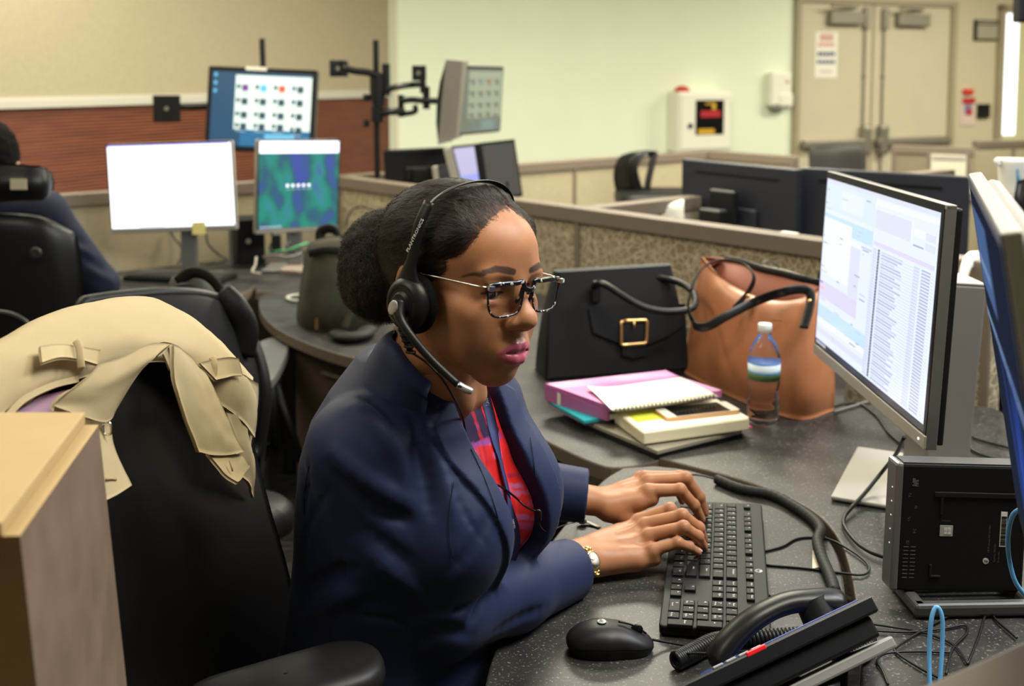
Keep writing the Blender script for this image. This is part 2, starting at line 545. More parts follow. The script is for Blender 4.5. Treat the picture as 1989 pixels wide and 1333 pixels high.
def ribbed(nt, co):
    s = N_(nt, 'ShaderNodeSeparateXYZ'); nt.links.new(co, s.inputs[0])
    w = N_(nt, 'ShaderNodeMath', operation='MULTIPLY'); nt.links.new(s.outputs[2], w.inputs[0]); w.inputs[1].default_value = 2 * PI / 0.017
    sn = N_(nt, 'ShaderNodeMath', operation='SINE'); nt.links.new(w.outputs[0], sn.inputs[0])
    n = N_(nt, 'ShaderNodeTexNoise', Scale=4.0, Detail=4.0); 
    mp = N_(nt, 'ShaderNodeMapping'); mp.inputs['Scale'].default_value = (1, 1, 14); nt.links.new(co, mp.inputs[0]); nt.links.new(mp.outputs[0], n.inputs['Vector'])
    c = ramp(nt, n.outputs['Fac'], [(0.3, (0.150, 0.043, 0.021)), (0.7, (0.235, 0.072, 0.034))])
    g = ramp(nt, sn.outputs[0], [(0.0, (0.45, 0.45, 0.45)), (0.35, (1, 1, 1))])
    mx = N_(nt, 'ShaderNodeMix', data_type='RGBA', blend_type='MULTIPLY'); mx.inputs[0].default_value = 1.0
    nt.links.new(c, mx.inputs[6]); nt.links.new(g, mx.inputs[7])
    return mx.outputs[2], sn.outputs[0]
m_rib = tex_mat('ribbed_red_wood', ribbed, rough=0.55, spec=0.3, bumpd=0.004)
m_wallw = mat('pale_green_white_paint', (0.76, 0.825, 0.64), rough=0.7, spec=0.2, noise=(3, 0.015))
m_beige = mat('beige_paint', (0.56, 0.50, 0.345), rough=0.6, spec=0.25, noise=(2, 0.02))
m_jamb = mat('taupe_metal_paint', (0.35, 0.30, 0.20), rough=0.5)
def carpet(nt, co):
    n = N_(nt, 'ShaderNodeTexNoise', Scale=12.0, Detail=4.0)
    mp = N_(nt, 'ShaderNodeMapping'); mp.inputs['Scale'].default_value = (1.0, 9.0, 1); mp.inputs['Rotation'].default_value = (0, 0, 0.7)
    nt.links.new(co, mp.inputs[0]); nt.links.new(mp.outputs[0], n.inputs['Vector'])
    return ramp(nt, n.outputs['Fac'], [(0.35, (0.022, 0.019, 0.018)), (0.55, (0.05, 0.044, 0.040)), (0.70, (0.12, 0.108, 0.095))]), n.outputs['Fac']
m_carpet = tex_mat('striped_carpet', carpet, rough=0.95, spec=0.1, bumpd=0.004)

WC0 = V3((-0.91, 8.11, 0)); WD = unit((0.906, 0.423, 0)); WN = V3((WD[1], -WD[0], 0))      # long white and beige wall
LD = unit((-0.423, -0.906, 0)); LN = V3((-LD[1], LD[0], 0)); LN = LN if LN[0] > 0 else -LN                            # panelled wall
def slab(mb, A, B, z0, z1, th, n):
    """upright slab from A to B; n = side its thickness grows to"""
    A = V3(A); B = V3(B); n = V3(n)
    L = np.linalg.norm((B - A)[:2]); d = (B - A) / L
    R = np.stack([d, np.cross(V3((0, 0, 1)), d), V3((0, 0, 1))], 1)
    c = (A + B) / 2 + n * th / 2; c[2] = (z0 + z1) / 2
    return mb.box(c, (L, th, z1 - z0), R)
mb = MB(); mb.box((1.5, 4.0, -0.05), (16, 18, 0.1)); struct(mb, 'floor', m_carpet)
mb = MB(); mb.box((1.5, 4.0, 3.0), (16, 18, 0.1)); struct(mb, 'ceiling', mat('ceiling_white', (0.78, 0.76, 0.66), rough=0.9))
WE = WC0 + WD * 10; SBE = 3.76          # the paint changes to beige there
mb = MB(); slab(mb, WC0, WC0 + WD * SBE, 0, 2.95, 0.10, -WN); struct(mb, 'wall_white', m_wallw)
mb = MB(); slab(mb, WC0 + WD * SBE, WE, 0, 2.95, 0.10, -WN); struct(mb, 'wall_beige', m_beige)
LE = WC0 + LD * 10.5; LC = WC0 + LD * 0.04
mb = MB(); slab(mb, LC, LE, 0, 2.95, 0.10, -LN); struct(mb, 'wall_left', m_beige)
mb = MB(); mb.box((1.5, -3.6, 1.5), (16, 0.1, 3)); struct(mb, 'wall_rear', m_beige)
mb = MB(); mb.box((8.6, 4, 1.5), (0.1, 18, 3)); struct(mb, 'wall_right', m_beige)
mb = MB(); slab(mb, LC + LN * 0.002, LE, 1.39, 2.95, 0.03, LN)
t = mb.build('acoustic_panel', m_tan); tag(t, 'tan fabric covered panel filling the upper part of the wall at the back', 'wall panel', kind='structure')
mb = MB(); slab(mb, LC + LN * 0.002, LE, 0.02, 1.34, 0.028, LN)
t = mb.build('wood_wainscot', m_rib); tag(t, 'ribbed reddish brown wood panelling under the pale rail', 'wall panel', kind='structure')
mb = MB(); slab(mb, LC + LN * 0.002, LE, 1.34, 1.375, 0.05, LN); slab(mb, LC + LN * 0.002, LE, 1.372, 1.392, 0.038, LN)
struct(mb, 'trim_1', mat('rail_grey', (0.46, 0.44, 0.37), rough=0.5))
mb = MB(); slab(mb, WC0 + WD * 0.03 + WN * 0.001, WC0 + WD * 0.07 + WN * 0.001, 0, 2.95, 0.012, WN); struct(mb, 'trim_2', mat('corner_trim', (0.62, 0.60, 0.44), rough=0.6))
mb = MB(); slab(mb, WC0 + WN * 0.001, WE, 0, 0.10, 0.012, WN); struct(mb, 'baseboard_back', mat('vinyl_base', (0.10, 0.09, 0.08)))
def wall_hit(px, py):
    d = ray(px, py); t = ((WC0 - CAM) @ WN) / (d @ WN)
    p = CAM + d * t
    return (p - WC0) @ WD, p[2]
def WP(s, z, out=0.0): return WC0 + WD * s + WN * out + V3((0, 0, z))
RWALL = np.stack([WD, V3((0, 0, 1)), np.cross(WD, V3((0, 0, 1)))], 1)         # x along, y up, z out of the wall
if RWALL[:, 2] @ WN < 0: RWALL[:, 2] *= -1
RBOX = np.stack([WD, -WN, V3((0, 0, 1))], 1)
def wbox(mb, px0, py0, px1, py1, o0, o1, bev=0.0):
    """a box on the long wall between two pixels' places, from o0 to o1 out of the wall"""
    s0, z0 = wall_hit(px0, py0); s1, z1 = wall_hit(px1, py1)
    return mb.box(WP((s0 + s1) / 2, (z0 + z1) / 2, (o0 + o1) / 2), (abs(s1 - s0), abs(o1 - o0), abs(z1 - z0)), RBOX, bev)

# ---- double door
dr = thing('door_1', 'beige double door with push bars, closers and vertical latch rods', 'door', WP(wall_hit(1690, 200)[0], 0, 0.0)); dr['kind'] = 'structure'
sL, zT = wall_hit(1551, 12)[0], wall_hit(1690, 9)[1]; sR = wall_hit(1843, 12)[0]; sM = wall_hit(1690, 150)[0]
def sbox(mb, s0, s1, z0, z1, o0, o1, bev=0.0): return mb.box(WP((s0 + s1) / 2, (z0 + z1) / 2, (o0 + o1) / 2), (abs(s1 - s0), abs(o1 - o0), abs(z1 - z0)), RBOX, bev)
mb = MB(); sbox(mb, sL - 0.05, sL, 0, zT + 0.05, 0.0, 0.05); sbox(mb, sR, sR + 0.06, 0, zT + 0.05, 0.0, 0.06); sbox(mb, sL - 0.05, sR + 0.06, zT, zT + 0.05, 0.0, 0.055); sbox(mb, sM - 0.012, sM + 0.012, 0, zT, 0.0, 0.032)
mb.build('door_frame', m_jamb, dr)
m_door = mat('beige_door_paint', (0.55, 0.50, 0.36), rough=0.45, spec=0.35, noise=(3, 0.03))
m_hw = mat('dull_grey_metal', (0.30, 0.28, 0.23), rough=0.4, metal=0.6)
for side, (a, b) in enumerate(((sL, sM - 0.012), (sM + 0.012, sR))):
    mb = MB(); sbox(mb, a + 0.004, b - 0.004, 0.01, zT - 0.004, 0.004, 0.028); lf = mb.build('door_leaf', m_door, dr)
    sr = b - 0.10 if side == 0 else a + 0.10
    mb = MB(); mb.cyl(WP(sr, 0.1, 0.045), WP(sr, zT - 0.16, 0.045), 0.010, 10)
    for zz in (0.5, 1.0, zT - 0.65): mb.box(WP(sr, zz, 0.040), (0.03, 0.03, 0.03), RBOX, 0.004)
    mb.box(WP(sr, zT - 0.13, 0.05), (0.06, 0.05, 0.20), RBOX, 0.012)
    mb.build('latch_rod', m_hw, lf)
    za = wall_hit(1600, 278)[1]
    mb = MB(); sbox(mb, a + 0.01, b - 0.02, za - 0.035, za + 0.035, 0.05, 0.11, 0.012)
    sb = b - 0.09 if side == 0 else a + 0.09
    mb.box(WP(sb, za + 0.02, 0.07), (0.10, 0.09, 0.28), RBOX, 0.03)
    mb.build('push_bar', m_hw, lf)
    sc = (a * 0.42 + b * 0.58) if side == 0 else (a * 0.55 + b * 0.45)
    mb = MB(); sbox(mb, sc - 0.19, sc + 0.19, zT - 0.19, zT - 0.075, 0.03, 0.10, 0.012); mb.box(WP(sc - 0.05, zT - 0.035, 0.10), (0.40, 0.03, 0.018), RBOX @ rotz(0.25), 0.004)
    mb.build('door_closer', mat('closer_grey', (0.27, 0.25, 0.20), rough=0.45, metal=0.3), lf)
# ---- second door at the right edge, with its tall lit window strip
d2 = thing('door_2', 'pale door with a tall narrow bright window at the right edge', 'door', WP(wall_hit(1960, 200)[0], 0, 0)); d2['kind'] = 'structure'
s0 = wall_hit(1943, 100)[0]; zt2 = wall_hit(1960, 22)[1]
mb = MB(); sbox(mb, s0 - 0.06, s0, 0, zt2 + 0.06, 0, 0.06); sbox(mb, s0 - 0.06, s0 + 1.1, zt2, zt2 + 0.06, 0, 0.06); mb.build('door_frame', m_jamb, d2)
mb = MB(); sbox(mb, s0, s0 + 1.0, 0.01, zt2, 0.004, 0.03); mb.build('door_leaf', mat('pale_yellow_door', (0.62, 0.62, 0.36), rough=0.5), d2)
sw0, sw1 = wall_hit(1946, 140)[0], wall_hit(1970, 140)[0]
mb = MB(); sbox(mb, sw0, sw1, wall_hit(1958, 262)[1], wall_hit(1958, 27)[1], 0.030, 0.034); mb.build('window_pane', mat('bright_corridor_window', (0.8, 0.85, 0.9), emit=(0.88, 0.95, 1.0), estr=1.15), d2)

# ---- partitions
PA = unit((0.643, -0.766, 0)); PB = unit((0.766, 0.643, 0))
P_T = V3((0.238, 3.650, 0)); PZ = 1.05
def partition(name, label, A, B, fab, posts=(), z=PZ, th=0.06, post_w=0.022, cap_h=0.050):
    A = V3((A[0], A[1], 0)); B = V3((B[0], B[1], 0)); d = unit(B - A); L = np.linalg.norm(B - A)
    n = V3((-d[1], d[0], 0)); R = np.stack([d, n, V3((0, 0, 1))], 1)
    t = thing(name, label, 'partition', (A + B) / 2)
    mb = MB(); mb.box((A + B) / 2 + V3((0, 0, (z - cap_h) / 2 + 0.02)), (L, th * 0.8, z - cap_h - 0.04), R); mb.build('fabric_panel', fab, t)
    mb = MB(); mb.box((A + B) / 2 + V3((0, 0, z - cap_h / 2)), (L + 0.004, th + 0.006, cap_h), R, 0.004); mb.build('cap_rail', m_cap, t)
    mb = MB(); mb.box((A + B) / 2 + V3((0, 0, 0.05)), (L, th, 0.10), R, 0.004); mb.build('base_rail', m_cap, t)
    for p in posts:
        q = A + d * p
        mb = MB(); mb.box(q + V3((0, 0, (z - 0.004) / 2)), (post_w, th + 0.002, z - 0.004 - 0.004), R, 0.003); mb.build('post', m_cap, t)
    return t
pa0 = P_T - PA * 1.557; pa1 = P_T + PA * 1.42
partition('cubicle_partition', 'long tan patterned cubicle partition behind the two handbags', pa0, pa1, m_fab, posts=(0.012, 1.557, 2.965))
partition('cubicle_partition', 'low partition running back between the black monitors and the tan bag', P_T + PB * 0.035, P_T + PB * 2.4, m_tan, posts=(2.35,))
partition('cubicle_partition', 'tan partition behind the white lit monitor at the left workstation', pa0 - PB * 0.035, pa0 - PB * 2.9, m_tan, posts=(1.35, 2.88))
fq = V3((0.02, 5.52, 0)); ft = V3((1.16, 6.50, 0))
partition('cubicle_partition', 'far partition under the white wall, left of the white wall box', fq - (ft - fq) * 0.9, ft, m_tan, posts=(1.45 + 0.29, 2.2, 2.83))
partition('cubicle_partition', 'short partition end under the wall dispenser', ft + PA * 0.035, ft + PA * 0.62, m_tan, posts=(0.58,))
partition('cubicle_partition', 'far partition in front of the double door with a hung paper', at(1733, 282, z=1.05), at(1892, 286, z=1.05), mat('brown_fabric', (0.20, 0.165, 0.11), rough=0.95), posts=(0.02,))
qa = at(1895, 274, z=1.05)
partition('cubicle_partition', 'far partition below the bright narrow door window', qa, qa + V3((1.3, 0.45, 0)), m_tan, posts=(0.30,))
na = at(1782, 1333, z=1.05); nb_ = at(1989, 1243, z=1.05); na[2] = nb_[2] = 0; nb_ = nb_ + (nb_ - na) * 2.2; nd = unit(nb_ - na); nn_ = V3((nd[1], -nd[0], 0))
partition('cubicle_partition', 'partition top cutting across the bottom right corner', na + nn_ * 0.046 - nd * 0.3, nb_ + nn_ * 0.046, m_fab, th=0.085, cap_h=0.06)
# ================================================================== the woman with the headset
HEAD_O = V3((-0.0605, 1.330, 1.2425))
HEAD_S = 1.023
_a = math.radians(42)                      # turn of the face from +X towards the camera
_f = V3((math.cos(_a), -math.sin(_a), 0)); _r = V3((-math.sin(_a), -math.cos(_a), 0)); _u = V3((0, 0, 1))
HEAD_R = np.stack([_r, _f, _u], 1) @ rotx(math.radians(-4)) @ roty(math.radians(-4))
def HW(p): return HEAD_O + HEAD_S * (np.asarray(p, float) @ HEAD_R.T)       # head place -> room
def HL(p): return ((np.asarray(p, float) - HEAD_O) / HEAD_S) @ HEAD_R       # room -> head place

person = thing('person', 'woman in a navy blazer and red patterned blouse wearing glasses, typing at the keyboard', 'person', (-0.20, 1.45, 0))
def hsdf_base(H):
    A = H.add
    A(ell((0, -0.008, 0.030), (0.0715, 0.094, 0.0735)), 0)
    A(ell((0, 0.036, 0.036), (0.061, 0.056, 0.050)), 0.02)
    A(ell((0, 0.030, -0.030), (0.058, 0.056, 0.074)), 0.02)
    for s in (-1, 1):
        A(cap((s * 0.050, 0.008, -0.050), (s * 0.014, 0.065, -0.098), 0.014, 0.012), 0.03)
        A(ell((s * 0.045, 0.053, -0.026), (0.020, 0.022, 0.017)), 0.024)
        A(ell((s * 0.036, 0.056, -0.055), (0.023, 0.023, 0.032)), 0.022)
    A(ell((0, 0.0705, -0.098), (0.019, 0.0155, 0.0145)), 0.02)
    A(ell((0, 0.074, -0.068), (0.029, 0.022, 0.024)), 0.018)
    return H
def build_head():
    H = Field((-0.115, -0.14, -0.235), (0.115, 0.145, 0.135), 0.0014)
    hsdf_base(H)
    A, C = H.add, H.cut
    # neck
    nb = HL((-0.108, 1.405, 1.050)); 
    A(cap((0, -0.022, -0.045), nb, 0.0495, 0.060), 0.018)
    A(cap((0.03, -0.03, -0.06), HL((-0.062, 1.352, 1.075)), 0.012, 0.012), 0.02)
    A(cap((-0.03, -0.03, -0.06), HL((-0.045, 1.392, 1.075)), 0.012, 0.012), 0.02)
    # brow, sockets, lids
    for s in (-1, 1):
        A(ell((s * 0.027, 0.0775, 0.017), (0.024, 0.010, 0.0085)), 0.016)
        C(ell((s * 0.031, 0.095, -0.002), (0.0185, 0.0135, 0.0120)), 0.012)
        A(ell((s * 0.0315, 0.0695, -0.002), (0.0145, 0.0142, 0.0140)), 0.007)
        A(ell((s * 0.033, 0.0805, 0.0085), (0.015, 0.005, 0.0035)), 0.008)
        A(ell((s * 0.0315, 0.0775, -0.0145), (0.0125, 0.004, 0.0022)), 0.007)
        C(cap((s * 0.019, 0.0835, 0.0048), (s * 0.043, 0.079, 0.0055), 0.0010), 0.003)
        C(ell((s * 0.0315, 0.0835, -0.0060), (0.0132, 0.0080, 0.0042), roty(s * math.radians(5))), 0.0015)
    # nose
    A(cap((0, 0.0835, 0.010), (0, 0.1025, -0.025), 0.0065, 0.0095), 0.014)
    A(ell((0, 0.1060, -0.0320), (0.0128, 0.0118, 0.0105)), 0.012)
    for s in (-1, 1):
        A(ell((s * 0.0138, 0.0955, -0.0355), (0.0082, 0.0105, 0.0080)), 0.008)
        C(ell((s * 0.0070, 0.1005, -0.0435), (0.0038, 0.0065, 0.0042), rotx(0.3)), 0.002)
        C(cap((s * 0.0205, 0.093, -0.030), (s * 0.0195, 0.088, -0.0410), 0.0012), 0.006)
    A(cap((0, 0.105, -0.0405), (0, 0.094, -0.0455), 0.0035), 0.005)
    # lips
    A(ell((0, 0.0885, -0.0700), (0.026, 0.011, 0.018)), 0.012)
    for s in (-1, 1):
        A(cap((s * 0.0055, 0.0970, -0.0635), (s * 0.0235, 0.0865, -0.0695), 0.0068, 0.0026), 0.004)
        A(cap((s * 0.0050, 0.0965, -0.0785), (s * 0.0210, 0.0880, -0.0730), 0.0078, 0.0034), 0.004)
    C(cap((0, 0.1050, -0.0705), (0.014, 0.0995, -0.0705), 0.0012), 0.0032)
    C(cap((0, 0.1050, -0.0705), (-0.014, 0.0995, -0.0705), 0.0012), 0.0032)
    for s in (-1, 1): C(cap((s * 0.014, 0.0995, -0.0705), (s * 0.0262, 0.0868, -0.0716), 0.0010), 0.0030)
    C(cap((0, 0.1000, -0.0500), (0, 0.1015, -0.0550), 0.0010), 0.004)
    C(cap((-0.011, 0.0950, -0.0915), (0.011, 0.0950, -0.0915), 0.0035), 0.008)
    # ears
    for s in (-1, 1):
        A(ell((s * 0.0765, -0.022, -0.014), (0.0065, 0.016, 0.030), rotz(-s * 0.35)), 0.006)
        C(ell((s * 0.0830, -0.020, -0.012), (0.0055, 0.010, 0.018), rotz(-s * 0.35)), 0.004)
        A(ell((s * 0.0735, -0.008, -0.016), (0.005, 0.006, 0.008)), 0.004)
    v, q = H.mesh()
    w_ = np.clip((v[:, 2] - 0.024) / 0.014, 0, 1)[:, None]; v = v * (1 - w_) + relax(v, q, 40, 0.6) * w_
    w_ = (np.clip((np.abs(v[:, 0]) - 0.030) / 0.012, 0, 1) * np.clip((0.012 - v[:, 2]) / 0.01, 0, 1) * (v[:, 1] > -0.03))[:, None] * 0.9; v = v * (1 - w_) + relax(v, q, 14, 0.6) * w_
    # colours of the skin, lips, brows and lids (the woman's own colouring and make-up)
    base = np.tile(V3((0.385, 0.172, 0.082)), (len(v), 1))
    def mix(mask, c):
        nonlocal base
        base = base * (1 - mask[:, None]) + V3(c) * mask[:, None]
    def sstep(d, a, b):
        t = np.clip((d - a) / (b - a), 0, 1); return t * t * (3 - 2 * t)
    front = sstep(v[:, 1], 0.02, 0.055)
    xz = v[:, [0, 2]]
    cheek = sum(np.exp(-((v[:, 0] - s * 0.045) ** 2 + (v[:, 2] + 0.03) ** 2) / 0.02 ** 2) for s in (-1, 1)) * front
    mix(0.35 * np.clip(cheek, 0, 1), (0.37, 0.15, 0.075))
    # lips: distance to the mouth line
    up = np.interp(np.abs(v[:, 0]), [0, 0.0055, 0.013, 0.022, 0.0285], [-0.0588, -0.0568, -0.0592, -0.0648, -0.0705])
    lo = np.interp(np.abs(v[:, 0]), [0, 0.009, 0.018, 0.024, 0.0285], [-0.0868, -0.0860, -0.0822, -0.0770, -0.0715])
    lm = sstep(up - v[:, 2], -0.0008, 0.0012) * sstep(v[:, 2] - lo, -0.0008, 0.0012) * (v[:, 1] > 0.075) * (np.abs(v[:, 0]) < 0.0288)
    mix(0.95 * lm, (0.42, 0.085, 0.135))
    line = np.exp(-((v[:, 2] + 0.0708) / 0.0011) ** 2) * (v[:, 1] > 0.08) * (np.abs(v[:, 0]) < 0.026)
    mix(0.6 * line, (0.14, 0.02, 0.03))
    for s in (-1, 1):
        bp = [(0.0150, 0.0226, 0.0040), (0.0245, 0.0246, 0.0045), (0.0370, 0.0262, 0.0038), (0.0490, 0.0225, 0.0024), (0.0575, 0.0125, 0.0010)]
        bm_ = np.zeros(len(v))
        for i in range(4):
            d, t = seg_dist2(xz, (s * bp[i][0], bp[i][1]), (s * bp[i + 1][0], bp[i + 1][1]))
            w = bp[i][2] * (1 - t) + bp[i + 1][2] * t
            bm_ = np.maximum(bm_, 1 - sstep(d, w - 0.0012, w + 0.0009))
        mix(0.90 * bm_ * front, (0.030, 0.016, 0.013))
        # lid make-up and lash line
        d = np.sqrt(((v[:, 0] - s * 0.0315) / 0.0165) ** 2 + ((v[:, 2] - 0.002) / 0.0085) ** 2)
        mix(0.20 * (1 - sstep(d, 0.6, 1.1)) * front, (0.22, 0.090, 0.070))
        d2 = np.abs(v[:, 2] - (-0.0020 - 6.0 * (v[:, 0] - s * 0.0315) ** 2))
        mix(0.95 * (1 - sstep(d2, 0.0008, 0.0018)) * (np.abs(v[:, 0] - s * 0.0315) < 0.0150) * front, (0.010, 0.006, 0.006))
        d3 = np.abs(v[:, 2] - (-0.0100 + 10.0 * (v[:, 0] - s * 0.0315) ** 2))
        mix(0.65 * (1 - sstep(d3, 0.0006, 0.0014)) * (np.abs(v[:, 0] - s * 0.0315) < 0.0125) * front, (0.03, 0.013, 0.010))
    return v, q, base, H
HEAD_V, HEAD_Q, HEAD_C, HEAD_F = build_head()
LIPMASK = (HEAD_C[:, 2] > 0.1) & (HEAD_C[:, 0] > 0.25)

# ------------------------------------------------------------------ hair
def hair_thickness(X, Y, Z):
    """thickness of the slicked-back hair over the skull; negative in front of the hairline"""
    ax = np.abs(X)
    # hairline height on the forehead, falling to the temples, then round the ear
    zl = np.interp(ax, [0.0, 0.010, 0.030, 0.045, 0.056, 0.075], [0.090, 0.088, 0.079, 0.066, 0.050, 0.015])
    yl = np.interp(Z, [-0.05, -0.02, 0.000, 0.014, 0.024, 0.036, 0.052, 0.070, 0.10], [0.006, 0.016, 0.027, 0.036, 0.037, 0.026, 0.016, 0.020, 0.065])
    d1 = (Z - zl) * 0.85                       # over the forehead
    d2 = (yl - Y) * 0.8                        # temples and sideburn
    d = np.maximum(d1, d2)
    dn = (Z + 0.052) - np.maximum(Y + 0.055, 0) * 0.75           # nape and behind the ear
    d = np.minimum(d, dn)
    return d
def build_hair():
    Hh = Field((-0.10, -0.205, -0.115), (0.10, 0.12, 0.155), 0.0020)
    hsdf_base(Hh)
    X, Y, Z = Hh.all()
    d = hair_thickness(X, Y, Z)
    th = np.clip(d * 0.35, -0.006, 0.0105) + 0.006 * np.clip((-Y - 0.02) / 0.06, 0, 1)
    part = np.exp(-((X + 0.012) / 0.0022) ** 2) * np.clip((Y + 0.015) / 0.03, 0, 1) * (Z > 0.05)
    Hh.D = (Hh.D - th + 0.0035 * part).astype(np.float32)
    # keep away from the face
    Hh.D = smax(Hh.D, (-(d + 0.010)).astype(np.float32) * 0.7, 0.004)
    Hh.add(ell((0.004, -0.130, -0.006), (0.058, 0.058, 0.062), rotx(0.25)), 0.016)
    Hh.add(ell((0.014, -0.118, -0.034), (0.054, 0.050, 0.044)), 0.02)
    v, q = Hh.mesh()
    n = normals_of(v, q)
    k = vnoise(v, 70) * 0.0022 + vnoise(v, 190, 5) * 0.0013
    bun = np.clip((-v[:, 1] - 0.075) / 0.03, 0, 1)
    amp = 0.60 + 0.9 * bun
    fade = np.clip(hair_thickness(v[:, 0], v[:, 1], v[:, 2]) / 0.02, 0.1, 1)
    fade = np.maximum(fade, bun)
    v = v + n * (k * amp * fade)[:, None]
    col = np.tile(V3((0.0145, 0.0098, 0.0080)), (len(v), 1)) * (0.75 + 0.5 * np.clip(vnoise(v, 150, 9) + 0.5, 0, 1))[:, None]
    edge = 1 - np.clip(hair_thickness(v[:, 0], v[:, 1], v[:, 2]) / 0.024, 0, 1)
    edge = np.clip(edge, 0, 1) * (1 - bun)
    mixn = np.clip(edge ** 1.6 * (0.62 + 0.45 * vnoise(v, 240, 3)), 0, 0.9)
    col = col * (1 - mixn[:, None]) + V3((0.20, 0.088, 0.042)) * mixn[:, None]
    pm = np.exp(-((v[:, 0] + 0.012) / 0.0014) ** 2) * np.clip((v[:, 1] + 0.012) / 0.03, 0, 1) * (v[:, 2] > 0.05)
    col = col * (1 - 0.75 * pm[:, None]) + V3((0.26, 0.13, 0.065)) * 0.75 * pm[:, None]
    # short coily strands standing in the surface, combed back to the bun
    sel = rng.integers(0, len(v), 52000)
    sv, sq, sc_ = [], [], []
    target = V3((0.004, -0.115, 0.01))
    off = 0
    for i in sel:
        p, nn = v[i], n[i]
        d_ = hair_thickness(*p)
        b_ = bun[i]
        if b_ < 0.3 and d_ < 0.004 and rng.random() < 0.6: continue
        t = target - p; t = t - nn * (t @ nn); t = unit(t)
        if b_ > 0.3: t = unit(t * 0.3 + unit(rng.normal(size=3)))
        t = unit(t - nn * (t @ nn) + 1e-6)
        bt = np.cross(nn, t)
        L = 0.010 + 0.010 * rng.random()
        lift = (0.0009 if b_ < 0.3 else 0.0032) * (0.4 + rng.random())
        ph = rng.random() * 6.28; cr = (0.0008 if b_ < 0.3 else 0.0014)
        w = 0.00016
        pts = []
        for s in range(7):
            u = s / 6
            pts.append(p + t * L * (u - 0.4) + bt * cr * math.sin(ph + 9 * u) + nn * (lift * math.sin(PI * u) + 0.6 * cr * math.cos(ph + 9 * u) - 0.0003 + (0.0022 * u * b_ * rng.random())))
        for s, pt in enumerate(pts):
            ww = w * (1 - 0.6 * abs(s / 3 - 1))
            sv += [pt - bt * ww + nn * ww, pt + bt * ww + nn * ww]
        for s in range(6): sq.append([off + 2 * s, off + 2 * s + 1, off + 2 * s + 3, off + 2 * s + 2])
        c_ = V3((0.026, 0.0180, 0.0145)) * (0.3 + 2.0 * rng.random() ** 2)
        sc_ += [c_] * 14
        off += 14
    mh = mat('hair_black', (0.02, 0.014, 0.012), rough=0.55, spec=0.28, vcol=True)
    return grid_object('hair', HW(v), q, mh, person, col, None, [(HW(np.array(sv)), np.array(sq), np.array(sc_), None)])
build_hair()
# ------------------------------------------------------------------ eyes
m_eye = mat('eyeball_white', (0.62, 0.58, 0.55), rough=0.15, vcol=True)
for s in (-1, 1):
    c = V3((s * 0.0315, 0.0695, -0.002))
    vs, qs, cs = [], [], []
    look = unit((0.10, 1.0, -0.42))
    b = MB().ball((0, 0, 0), 0.0128, n=40, m=30)
    v = np.concatenate(b.v)
    ang = np.arccos(np.clip(v @ look / 0.0128, -1, 1))
    col = np.where((ang < 0.18)[:, None], V3((0.004, 0.003, 0.003)), np.where((ang < 0.42)[:, None], V3((0.045, 0.020, 0.011)), V3((0.72, 0.67, 0.65))))
    q = np.array([f for f in b.f if len(f) == 4])
    grid_object('eye', HW(v + c), q, m_eye, person, col)
